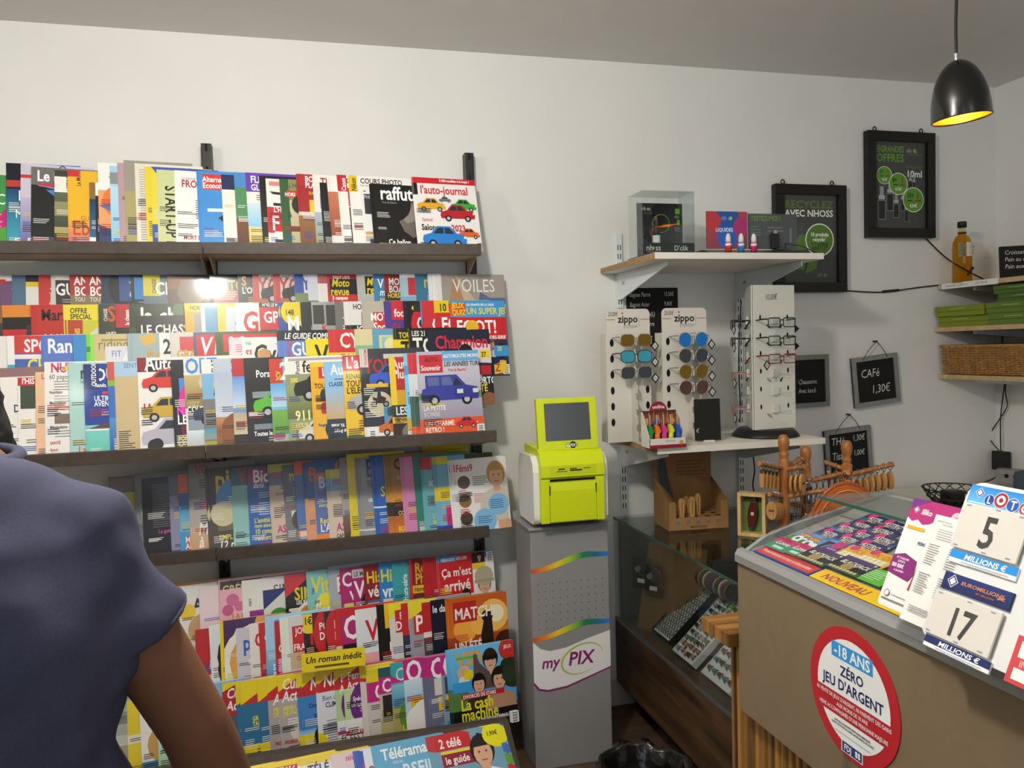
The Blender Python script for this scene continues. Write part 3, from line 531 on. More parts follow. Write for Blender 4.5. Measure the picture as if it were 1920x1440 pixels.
D2 = '''
-40~~~~d8d4d0~white history magazine behind the customer's head~b .6 .8 1a1a1a/t .4 .4 .1 222 H
6~~~~ece8e4~white history magazine with a grey officer's portrait~b .9 1 8a6a6a/t .4 .62 .08 1a2a5a L'I/t .3 .52 .08 1a2a5a DE/n .5 .42 .08 222 e/p .55 .0 .38 777 3a3a3a/l .3 .36 .4 2 777
35~~~25~efebe6~white magazine with red history strip and two portraits~b .9 1 c8282c/t .1 .92 .07 fff l'HISTOI/r .03 .62 1 .9 3a4a3a/p .5 .62 .28 1a1512 4a5a3a/t .5 .48 .09 7a2a3a L'I/t .45 .38 .09 7a2a3a DU/n .5 .3 .07 7a2a3a et/p .4 .0 .26 999 2a2a2a/l .1 .24 .5 2 666
68~~~26.5~e9c09a~peach magazine with dark sketched figures~t .15 .92 .06 c8382c LA/e .6 .78 .1 2a2420/y 2a2420 .5 .5 .7 .5 .75 .74 .5 .74/e .6 .3 .12 3a2a4a/y 3a2a4a .55 .08 .75 .08 .7 .26
85~~~29.5~eeebe8~white nutrition magazine with pink title and grey lists~t .16 .89 .1 d82a78 NUT/r .24 .91 .7 .95 e8d83a/t .26 .92 .035 333 Sports/n .12 .82 .05 333 60 pages/l .12 .79 .8 4 888/r .1 .71 1 .715 c8644a/t .12 .67 .03 444 Nutrition/l .12 .64 .8 3 aaa/t .12 .56 .03 444 Musculation/l .12 .53 .8 2 c8a06a/r .12 .36 .8 .46 7a6a5a/t .12 .31 .03 444 Métabolisme/l .12 .28 .7 3 999/t .12 .15 .03 c8504a SANTÉ/t .12 .08 .03 c8504a Sport/b 0 .05 d9d5d0
132~~~29~a9d0cc~pale teal magazine with lowercase m and orange La~t .3 .83 .13 2a3a3a m/n .3 .78 .04 333 le ma/r .28 .42 .95 .7 c8643a/e .7 .54 .26 3a3a42/r .28 .22 .95 .4 8a9090/t .2 .04 .08 d8582a La
165~1~~28.5~1c3f96~deep blue travel magazine with a lagoon~t .2 .82 .13 f4f4f4 OUT/r 0 .72 .16 1 16306e/q .12 .76 .06 fff OUTDOOR/i .2 .75 .04 fff Rando, vélo,/r .2 .67 .75 .7 d8344a/t .18 .6 .055 fff ULTIMES/t .18 .54 .055 fff AVENTURE/l .18 .5 .7 3 b9c8e8/g 0 .34 5fc0a8 7fd0c8/y 5a3f30 0 .3 .4 .4 1 .34 1 .28/r 0 .28 1 .3 e8f0f0
210~1~~29~3a6fc0~blue magazine with red vertical spine tab~r 0 .8 .5 1 c85a4a/q .35 .82 .07 fff TERRE SAUV/b .74 .8 8ab83a/g 0 .4 2a4f9a 4a90d0
219~~21.5~29~a9c8e4~kraft paper covered magazine under a sky blue head~b 0 .84 cbb58a/n .12 .93 .05 4a6a9a SENTIERS/t .4 .86 .06 2a2a3a TI/t .5 .54 .06 b5402a LE V/t .75 .55 .09 c82a2a V/e .95 .2 .14 2a2420/e .95 .2 .1 cbb58a
262~~~30~efecea~white magazine of five sports cars~r 0 .85 .12 1 8a1a22/r .14 .85 1 .97 1a1a1a/t .2 .87 .14 f6f6f6 Auto/c .35 .74 .62 d8803a/y c8282c .55 .62 1 .66 1 .3 .45 .3 .45 .5/c .05 .63 .7 d0382c/t .8 .6 .05 fff LE/t .46 .53 .06 fff COLLECT/t .12 .42 .1 c8282c JAPON/t .46 .42 .1 fff PON/c .04 .32 .75 c8a83a/c .02 .03 .95 b9b6c4/e .2 .08 .1 222
327~~~29~1a1a22~black magazine with yellow 70 and pink letters~i .3 .84 .13 e8e02a 70/r .1 .62 .9 .8 4a86d8/e .5 .54 .42 d82a9a/t .1 .4 .09 f04ac0 NE/t .1 .3 .1 f4f4f4 LE/r .1 .18 .95 .28 6a1a3a/t .1 .12 .05 e8c83a PORS/t .1 .06 .05 e8c83a CAYM
350~~~30~e6e2da~magazine with blue OP letters over a beige racing car~t .04 .82 .16 2a8ae0 OPT/g .45 .8 8a7a52 c8b47a/c .2 .6 .9 d9cdb0/t .04 .47 .05 c8b47a OSEZ/r .03 .4 1 .46 2a2a22/t .04 .41 .06 fff COUPE/r .03 .22 1 .39 8a9aa8/c .1 .26 .85 3a4450/g 0 .2 b9b0a0 cfe0ee/c .2 .02 .8 c9c9c9/e .5 .15 .14 4a5a3a
383~~~29~7fb4dc~sky blue magazine with vertical white title and yellow GT4~b .84 1 efece6/q .22 .85 .08 333 FLAT 6/t .6 .86 .1 222 F/r .3 .78 1 .83 222/t .3 .68 .08 e8c83a GT4/i .3 .6 .07 1a2a5a La 911/b 0 .56 7a7a78/c .2 .42 .9 e8b82a/e .65 .3 .32 dfe4ea/e .65 .3 .25 b5343a/g .12 .24 9a9a90 3fa0b8/c .3 .14 .9 e8e8e8/b 0 .1 a8a03a/c .2 0 .9 2a3a5a
413~2~~29~bcc8d8~pale grey-blue magazine over red desert rock~q .26 .84 .08 2a4f9a FLAT6/g .35 .85 d0dae8 b0bed2/t .5 .68 .09 3a4f8a L/g 0 .36 7a4a2a c08a5a/e .7 .3 .4 a8683a/e .3 .2 .3 8a5430
438~~~29~6f9fd8~magazine with red chrome-stripe head and a purple hot rod~b .8 1 b5282c/q .25 .82 .06 fff MUSTANG/e .62 .9 .2 d9d9d9/r .56 .8 .64 .99 2a3f8a/r .64 .8 .7 .99 c8c8c8/g .45 .8 cfe0f0 5a92d8/e .65 .44 .34 1a1a1a/y 7a2a6a .5 .45 1 .42 1 .62 .7 .6/g .16 .4 cfc0a0 b9ac90/b 0 .16 2a2620/k .25 .0
464~~21~29~222220~black magazine with green sports car and list of models~r .55 .9 .95 .96 c8382c/t .58 .91 .04 fff Echapp/t .33 .78 .08 f4f4f4 Pors/t .45 .65 .09 3f9a4a La/r .1 .55 .95 .62 8a9aa0/c .1 .32 .95 5fb83a/r .1 .2 .95 .26 7a8a9a/t .18 .13 .05 fff Toutes les/l .3 .1 .6 5 ccc
511~~~28.5~7fc0e8~sky blue magazine with a white 2 over a poppy field~r 0 .72 .2 1 c83a2a/q .16 .75 .07 e8d83a 2CV/t .3 .76 .2 f6f6f6 2/g .45 .72 b9dcf0 5aa8e0/e .6 .5 .35 4a8a3a/g .14 .42 5a9a3a 7ab04a/e .4 .26 .12 c8402a/e .7 .3 .14 c8402a/e .55 .2 .1 d8543a/c .3 .38 .5 cfe0d0/r .0 0 .18 .14 c83a2a/b 0 .1 b5a89a
541~~23~29~8f9a72~magazine with black car and pale 911 lettering~b .8 1 efece4/q .2 .8 .06 222 Porsche/t .24 .82 .13 1a1a1a fero/r .05 .95 .95 .98 aaa/t .06 .71 .05 f0e03a 200/r .3 .7 .85 .76 1a1a1a/t .32 .72 .025 e8d83a PORSCHE/g .3 .68 5a6a3a 9aa468/c .1 .48 .95 22241f/t .1 .28 .11 f4f0a0 911 T/t .1 .2 .05 f4f4f0 LES SUPE/r .1 0 .85 .17 7a7468/c .12 .02 .7 d9d5ca
590~1~~27~e8b02a~orange-yellow car magazine with red title square~r .1 .8 1 .96 c8282c/t .3 .83 .1 f4f0e0 L'A/r .0 .94 1 1 e8c83a/t .05 .68 .06 1a1a1a TOUS/t .3 .58 .08 1a1a1a DE/c .1 .46 .9 2a3a3a/c .1 .3 .9 b5282c/t .1 .22 .035 2a4f8a Peugeot/c .15 .03 1 2a2a2a
613~~~27~8fc0e8~sky blue magazine with white Au and silver car~t .2 .84 .13 f4f4f4 Auto/l .15 .78 .7 1 1a2a5a/t .12 .7 .05 1a2a4a CLASSE/g .3 .66 c8a86a 9ac0e0/c .3 .38 1.2 9a9aa4/e .5 .4 .16 222/b 0 .3 2a3a48/t .12 .2 .04 fff BMW X6/i .2 .14 .04 fff Lifting de/c .3 0 .9 e0e0e0
648~~~29~e8bf2a~yellow magazine with red L panel and silver car~b .82 1 c8282c/t .1 .85 .13 f4f0ee L'a/t .08 .73 .055 3a6a3a RENAU/t .08 .64 .07 1a1a1a TOUT/t .08 .56 .07 1a1a1a L'ELEC/c .05 .3 1 b0b0b4/l .2 .24 .6 5 6a3a1a/b 0 .08 3f8a4a
684~1~21~31~2c2e32~large dark magazine of young classic cars with red lettering~b .72 1 3a3c42/r .35 .89 1 .94 c9c9c6/t .06 .74 .15 b5282c YOUNG/r 0 .8 .1 1 d8d0cc/q .08 .82 .04 b5282c YOUNGTIMERS/c .1 .56 .8 3a5ac0/r .05 .58 .4 .62 e0b83a/t .46 .52 .05 f0f0f0 HARAS DU/e .25 .4 .2 c8c0a0/m .1 .36 .3 3a2a22/c .45 .4 .6 8a9aa0/r .3 .18 1 .36 4a90c0/c .35 .22 .7 2f5560/b 0 .16 e9e7e4/c .2 .05 .6 c86a2a/k .04 .0
735~~~28~cfa02a~red magazine with white two-line title~b .6 1 b5302a/t .1 .86 .11 f4f0ee Auto/t .1 .74 .11 f4f0ee Plus/r .0 .0 .1 1 e8c83a/p .55 .4 .3 2a2a2a 2a4fa8/r .3 .46 .6 .54 c8302a/b .28 .42 2a3a2a/t .12 .3 .1 f4f4f0 LES/b .2 .28 e8b83a/t .12 .22 .05 222 de votre/b 0 .2 3a2a2a/e .3 .08 .16 777/c .3 .06 .7 b5302a
762~~~29~7fc8ec~bright sky blue magazine~b .75 .86 3aa0e0/r .1 .5 .7 .7 e0f0f8/b .1 .25 c8a83a/t .1 .14 .08 e8d83a +/b 0 .1 e8e4e0
776~2~~29~d8dce0~white magazine with red panel and letters a m~b .76 1 c8303a/t .2 .86 .12 f4f0ee a/t .16 .76 .09 f4f0ee m/t .3 .6 .08 fff E/b .1 .5 3a5a4a/t .2 .2 .1 e8d83a N/b 0 .15 d8582a
789~1~22~29.5~b9b8cc~lavender magazine with a blue hatchback and red title box~g .2 .86 9a94a8 c9cad6/r .0 .44 1 .52 5f8a4a/r .4 .88 1 1 6aa8d8/t .42 .92 .04 f4f4f4 AUTOROUTES MOINS CHERS/r .03 .75 .4 .96 c8303a/t .12 .88 .05 222 AUTO/t .05 .78 .06 f4f0ee Souvenir/i .42 .82 .05 1a1a1a LES ANNÉES TURBO/t .48 .76 .035 c8303a Vive la liberté !/c .02 .36 .94 3a3f98/y 3a3f98 .1 .56 .5 .56 .62 .72 .1 .72/y 5a6a9a .14 .6 .32 .6 .32 .7 .14 .7/y 5a6a9a .36 .6 .55 .6 .5 .7 .36 .7/r .55 .45 .95 .56 33388c/r .6 .5 .7 .55 d9d9d0/r .86 .5 .95 .55 d9d9d0/t .04 .38 .03 e8d83a Renault 5 Turbo/t .04 .32 .055 f4f4f0 LA PETITE/t .04 .25 .055 c9c9c9 BOMBE/b 0 .22 d8582a/t .05 .14 .055 f4f0e8 UN CHARME/t .05 .07 .055 f4f0e8 RETRO !/c .54 .09 .36 c8282c/r .02 .0 .3 .05 a89a90/r .34 0 .6 .05 c8a890/k .88 .0
'''
A3 = '''
205~~~27~6a6058~grey-brown magazine half hidden by the customer's shoulder~b .6 .8 b5a83a
262~2~~27.5~7c8480~grey magazine with maroon title letters~t .12 .86 .07 6a1a2a Rebelle/t .12 .75 .09 5a1420 SANTE/l .15 .5 .6 4 555/g 0 .4 8a8a8c 6a6e6c
276~2~~26~26262c~black plaid magazine with a pale title label~r .45 .76 1 .94 a89a9a/t .5 .87 .07 6a1a2a Reb/t .5 .78 .08 5a1420 SAN/l .1 .9 .3 20 6a6a72/t .5 .6 .035 eee HIRES ARCH/l .5 .57 .5 4 ddd/y 4a4a58 0 .5 1 .4 1 .5/t .55 .36 .07 f4f4f8 SO/t .35 .29 .05 c85aa8 Le guide/r .5 .12 .85 .24 3a7ac0/e .6 .4 .12 2a3f8a/l .4 .06 .5 3 ddd
324~1~~27~8f8fae~lilac magazine with red title letter~b .72 1 6a6a86/i .15 .8 .14 b5283a P/t .12 .68 .04 b5282c LE K/l .12 .62 .5 4 222/r .1 .46 .5 .49 d8444a/l .1 .42 .5 5 555/b 0 .06 4a5ab0
338~~~26.5~4a9ad0~blue and orange magazine titled F with red MED box~b .6 1 2a5a9a/r 0 .76 .14 1 d8642a/i .3 .76 .2 c8382c F/r .2 .55 1 .76 cfc0b8/l .25 .72 .6 4 a8504a/g .28 .55 7fc0e0 4a9ad0/r .15 .36 1 .5 4a5a3a/l .15 .3 .7 3 333/r .1 .04 1 .22 d8442a/t .15 .14 .07 f4f4f0 MÉD/t .15 .06 .07 f4f4f0 ALLE/b 0 .04 e8822a
363~2~~30~b5aca2~beige magazine titled VO in magenta with white script~b .6 1 8a8580/t .15 .87 .1 a8285a VO/l .12 .8 .5 4 222/l .12 .58 .5 4 b52a6a/l .12 .4 .5 4 333/g 0 .28 c89a6a d0b090/i .15 .2 .13 f4f0ea M/i .15 .06 .12 f4f0ea à
397~2~~28~4a4238~brown magazine with yellow pi letters and a blue disc~t .18 .74 .24 d8c83a pi/e .45 .6 .36 4a9ad8/l .28 .63 .35 4 dff/r .1 .24 1 .48 6a6a4a/e .7 .4 .3 a8785a/e .2 .44 .2 d0c8a0/t .22 .13 .06 e8d83a SIMPL/i .2 .02 .1 f4f4f4 12 rec/t .4 .3 .03 e8d83a BEAUTÉ
437~~~27.5~8fc4bc~pale teal magazine with red W and a reclining figure in white~b .78 1 3a6a70/t .2 .83 .16 b53a2a W/e .8 .58 .2 b58060/y f0ece4 .3 .44 .9 .34 1 .5 .6 .52/y 1a1a1a .35 .48 .6 .46 .6 .5/n .2 .17 .045 2a3a3a GLAMOUR/n .2 .12 .045 2a3a3a PUISSAN/g 0 .3 9fd4cc 8fc4bc
467~~~27~2a62b0~blue magazine titled Bic on magenta~r .0 .8 1 1 9a2a6a/t .16 .82 .16 f4f0f4 Bio/i .16 .75 .07 f0f0f4 dans/l .16 .68 .7 3 cfd8f0/l .16 .55 .7 6 e0e8f8/t .16 .31 .06 e8e04a L'amitié/t .16 .25 .05 e8e04a mon atout/t .16 .17 .065 f0e83a 10 cons/t .16 .09 .065 f0e83a renforc/l .16 .05 .7 2 d02a8a
512~1~~28~d0bca8~beige magazine titled ma with magenta letters~b .74 1 5a7a80/b .9 1 b5b83a/t .05 .82 .12 b5286a ma/l .15 .72 .6 2 333/t .15 .62 .03 b5283a LA SAISON/l .15 .48 .6 3 b56a6a/t .14 .16 .09 c8287a AS'/l .14 .12 .6 3 222
536~~~27.5~77777a~grey magazine with yellow m and white 7 shape~b .6 1 5a6478/t .2 .8 .13 d8c83a m/l .15 .7 .5 5 c8c03a/l .2 .55 .5 5 222/y e6e4e2 .1 .42 .8 .42 .5 .05 .2 .05 .5 .34 .1 .34/e .3 .3 .2 4a4238
558~~~28.5~4a70b0~blue magazine with orange head and white B~b .86 1 d8642a/r .3 .0 1 1 4a70b0/t .3 .8 .16 e8e4e0 B/r 0 .84 .3 1 d8642a/t .35 .64 .05 e8d83a se/t .35 .58 .05 e8d83a sto/l .3 .5 .6 3 dde/t .3 .31 .07 e8e03a Rec/t .3 .2 .11 f4f4f4 L'/b .08 .16 e8822a
577~1~~28~d89a72~blue and peach magazine with orange B~b .55 1 2a5a96/t .1 .76 .18 c8542a B/i .3 .6 .06 1a2a4a la/e .5 .24 .3 d8642a/l .2 .5 .6 3 c8542a/t .25 .22 .05 fff LES/l .2 .12 .6 3 222/e .7 .9 .2 c8845a
593~~~24~5a6fb0~blue magazine with white B and orange strip~b .9 1 c8642a/t .15 .78 .17 c9cdd8 B/n .12 .66 .09 2a3a7a HO/t .12 .58 .06 e8e03a sex/t .12 .51 .06 e8e03a story/t .12 .27 .08 e8e03a Rec/t .12 .15 .11 f4f4f4 L'A/b .04 .12 e8822a
622~2~~25~d6c4b0~pale magazine titled ma with magenta AS~b .88 1 c8c83a/b .7 .88 6aa8c8/t .1 .78 .12 b5286a ma/t .3 .62 .035 c8382c DE PAR/l .2 .5 .6 4 b58080/t .14 .14 .11 c8287a AS/t .12 .05 .05 222 CAP SUR/e .8 .3 .3 c9a0b0
643~~~29~a8a29c~grey and brown magazine with red V and white script~b .6 1 8f8f92/t .2 .86 .1 b5383a V/l .2 .78 .5 4 222/l .2 .62 .5 4 f0f0f0/t .3 .42 .05 c8286a PR/g 0 .3 4a3426 7a5a46/i .3 .2 .13 f4f0ea U/i .2 .05 .13 f4f0ea p
656~~~30~e0cc1a~plain bright yellow magazine~b .0 .02 b5a41a
681~3~~28.5~8f9098~grey fashion magazine with navy E and a bare-armed model~t .18 .76 .22 1f2a6a E/t .5 .86 .06 c8c8cc B/t .2 .68 .04 2a2f5a NOT/t .2 .63 .04 2a2f5a TEST/l .2 .58 .6 4 3a3f6a/e .6 .4 .3 c8956a/y c8956a .35 .42 .7 .4 .95 .1 .8 .04/t .2 .45 .04 eee GRANDES/l .2 .4 .5 5 4a4a8a/b .1 .12 e6e2dc
708~2~~29~1f5fb8~royal blue magazine with yellow SP lettering~t .3 .8 .13 f0f0f4 G/t .14 .5 .12 e8e04a SPÉ/l .15 .46 .7 2 dfe8f8/b .36 .38 e8eef8/l .3 .3 .5 2 e8e04a/e .7 .2 .1 0f3f8a/l .3 .1 .6 3 cfe0f8
738~4~~29~c08a3a~golden brown magazine with a black C~b .6 1 9a7030/t .12 .82 .13 14120f C/t .2 .7 .04 e0d02a COMME/g .42 .62 d89a3a b5802f/r .0 .25 1 .42 2a2024/t .15 .26 .05 e8d83a COLOS/g 0 .24 d8822a b5602a/t .12 .07 .055 e8d83a BODY/t .12 .01 .05 e8d83a POSITIV
762~2~~28~d88ab8~pink magazine with rose C and white letters~i .3 .68 .3 c84a8a C/l .4 .72 .5 3 5a2a4a/l .3 .6 .6 3 b52a7a/n .5 .3 .08 f8f0f6 CO/n .6 .18 .07 f8f0f6 D/n .6 .1 .07 f8f0f6 C
780~~~28.5~2f7f72~teal green magazine with a small photo~l .2 .8 .5 3 bfe0d8/r .2 .1 .9 .3 e8e8e6/p .5 .12 .16 222 3a5a8a
799~2~~27.5~6fb0bc~turquoise magazine with red head letters~r 0 .84 .14 1 c8343a/t .15 .9 .06 c8343a NOTRE/t .15 .83 .06 c8343a TEMPS/r .15 .7 1 .75 c8343a/t .15 .62 .07 f0f0ea SOMM/r .15 .56 1 .61 c8b83a/l .15 .5 .7 3 2a2a4a/t .15 .4 .03 c8343a BOURSES/l .15 .36 .6 3 333/t .2 .2 .06 e8e04a L'assur/t .2 .13 .06 e8e04a santé/t .3 .05 .06 f4f4f0 L'ETE
824~3~22~27.5~7ab4d0~turquoise and yellow magazine with magenta letters~r .0 .9 .2 1 d8d03a/r .5 .88 1 1 2a2a2a/t .2 .85 .1 9a2a8a Notre/t .18 .73 .1 9a2a8a te/l .2 .68 .5 2 c8343a/r 0 .42 .6 .6 e8d02a/t .2 .52 .05 222 POUVOI/r .1 .1 .9 .36 c02a7a/b 0 .1 3a3a9a
856~4~20~26~ece9e6~white women's magazine with a blonde woman in beige jumper~t .03 .83 .1 c8303a Fémi9/e .15 .68 .12 6a5a52/e .15 .42 .12 8a6a4a/e .15 .18 .12 4a3a32/l .32 .74 .3 5 777/l .32 .5 .28 5 c86a6a/l .04 .56 .2 3 c8303a/l .04 .3 .2 3 c8303a/p .78 .3 .66 b5884f cfc6b6/y cfc6b6 .55 .12 .95 .1 1 .5 .7 .5/e .78 .34 .2 7fb8e0/l .62 .4 .32 5 2a5a9a/e .5 .13 .22 7fb8e0/l .36 .18 .28 4 2a5a9a/r .78 0 1 .12 d8a884
'''
A4 = '''
322~~~27~b5862a~ochre magazine at the customer's sleeve~i .2 .82 .08 8a6a2a magazine/b .6 .78 8a4a3a
338~~22~26~e9e5df~white craft magazine titled Ateli with a beige toy~t .3 .82 .06 222 le nouvel/t .2 .66 .16 1a1a1a Atelier/e .12 .66 .12 e8c83a/i .55 .6 .06 6a4ab0 des n/e .35 .42 .24 c0a078/r .2 .4 .5 .5 c0a078/e .5 .32 .12 d8c8b0
378~1~~25~ecd8dc~pale pink magazine with coral dress~r .5 .3 1 .6 d88a78/r .4 .58 1 .8 efe8ea/b .3 .36 e8c8c0
410~~30~27~d9aab4~wide pink and black craft magazine titled CREER~r .02 .8 .48 .97 3a352a/t .04 .81 .11 d8c07a CRÉER/i .12 .92 .06 222 J'aime/r .5 .9 1 .97 c87a96/b .5 .78 d9aab4
413~~~23.5~e8b4c0~pink blossom magazine with gold JA letters and a red sun~g .3 .6 e8c88a e8b0b8/e .95 .65 .36 c82a34/t .35 .5 .14 c8963a JAP/e .2 .84 .1 c86a90/e .45 .9 .1 c86a90/e .3 .74 .08 c86a90/e .12 .7 .09 c05a84
461~2~23~26~e9e6e2~white magazine titled SIMP in thin capitals~n .4 .76 .14 444 SIMPLE/i .6 .68 .07 333 Moder/r .05 .3 .4 .6 8a3a8a/r .42 .3 .9 .62 b53a7a/q .08 .66 .05 555 mars/e .6 .45 .15 5a2a6a
495~~17~22~d9dcd4~small booklet with carrots and broccoli~y 1f2a6a 0 1 .5 1 0 .7/e .3 .55 .2 3f8a3a/y d8762a .2 .5 .4 .5 .3 .3/e .65 .75 .2 c8303a/e .8 .48 .24 2f6a2a/b .0 .2 e8e4dc
536~~~26.5~15130f~black cookery magazine with yellow SIM and a pie~y c8282c 0 1 .5 1 0 .7/t .3 .66 .16 e8d01a SIM/t .35 .6 .05 fff LES RECET/r .05 .32 .75 .56 e8e0d4/f .4 .44 .24 c8843a/r .8 .3 1 .56 e8e0dc
577~~~27~7fc4c0~aqua magazine titled Vita in yellow~t .15 .72 .2 e8d83a Vita/q .12 .7 .05 333 Vital/e .3 .6 .14 e8e03a/t .24 .57 .04 222 ÉTÉ/i .55 .58 .08 f6f6f4 On/i .2 .4 .18 f6f6f4 l'ap/r .05 .28 .6 .34 e8d02a
620~~~28~a9b2bc~grey-blue magazine with a red R panel~r .15 .64 1 .88 c8303a/t .25 .68 .18 f4f0ee R/l .2 .58 .5 3 555/y 2a4a7a .1 .3 .9 .4 .6 .55/b .9 1 8a98a8/b .25 .34 3a6ab0
641~~~27~a8286e~magenta magazine with C' and a dark-haired portrait~t .06 .76 .18 f6f0f4 C'/t .3 .58 .17 f6f0f4 vr/r .05 .3 .95 .54 e0d83a/p .5 .3 .24 1a1512 2a2a2a/b .2 .28 3a9ad0
664~~~27~a8286e~magenta magazine with white V and yellow lettering~r .0 .86 .9 .97 cfc8ca/t .05 .88 .06 444 LE MAGAZ/t .05 .6 .22 f6f0f4 Vr/e .6 .44 .5 1a1a1a/t .15 .44 .07 f4f4f4 On a d/t .15 .34 .08 e8e02a LE CO/b .2 .32 3a2a22
686~~~27.5~8a1f26~dark red magazine with yellow His and a smiling woman~t .08 .76 .15 e8d02a His/t .12 .58 .15 f4f0ee vé/r .04 .26 1 .54 4a6a90/p .6 .28 .26 d8c48a 2a5ab0/r .1 .3 1 .36 2a7ac0
713~~~27.5~2a80c4~blue magazine with yellow Hist and white vra~t .05 .76 .16 e0d83a Histoi/t .1 .56 .16 f6f6f6 vrai/r .05 .3 1 .54 e9d0c8/p .3 .32 .22 1a1512 a82a3a/p .7 .32 .22 1a1512 a82a3a/r .05 .26 .9 .36 d8642a
737~~~27~3fa0a8~teal romance magazine with man in light shirt~q .26 .5 .09 e8f4f4 Hors-série/i .45 .72 .13 f6f6f6 No/r .0 .0 1 .5 3a4a54/p .6 .3 .4 1a1512 c9d0dc/r .4 .88 1 .95 c8505a
769~~~28~8a2024~dark red novel magazine with gold Ro Ph letters~t .2 .82 .13 d8b03a Ro/t .2 .68 .13 d8b03a Ph/r .05 .56 1 .66 e8b82a/i .15 .58 .06 3a1a1a Hors-sér/r .0 0 1 .54 5a3a22/p .6 .26 .36 a8743f 3a2a1a/r 0 .5 .05 1 c8343a
797~~~28~b5242a~red special issue with white vertical lettering~q .42 .58 .12 f4f0ee Hors-série/y 3a5a4a 0 .3 1 .3 1 .5 0 .44/e .4 .35 .2 c8b8a0
813~1~~28~b5242a~red special issue with yellow 1 tab~q .35 .58 .1 f4f0ee Hors-série/r .3 .82 1 .95 e8d02a/t .4 .83 .1 222 1/y 3a5a4a 0 .3 1 .3 1 .5 0 .44
826~1~21.5~28~ece8e6~white magazine with red arrivé panel and a couple~r 0 .48 .6 .92 c8242c/b .92 1 3a86c0/r .35 .92 .6 1 c8242c/t .05 .93 .04 fff PÉRIODES VÉCUES/t .04 .73 .105 f6f2f0 Ça m'est/t .08 .54 .14 f6f2f0 arrivé !/r .6 .86 .84 1.0 2a221c/p .74 .82 .17 1a1512 3a2a2a/r .6 .78 .84 .86 e8d02a/p .46 .26 .3 2a1c14 3a4a5a/p .8 .26 .46 8a6a4a e0dcd4/e .8 .68 .17 b5aa92/r .62 .6 .98 .64 a89c84/r .06 .3 .26 .46 6a9ac8/l .28 .44 .24 4 333/l .28 .34 .22 3 c02a7a/k .87 .86
'''
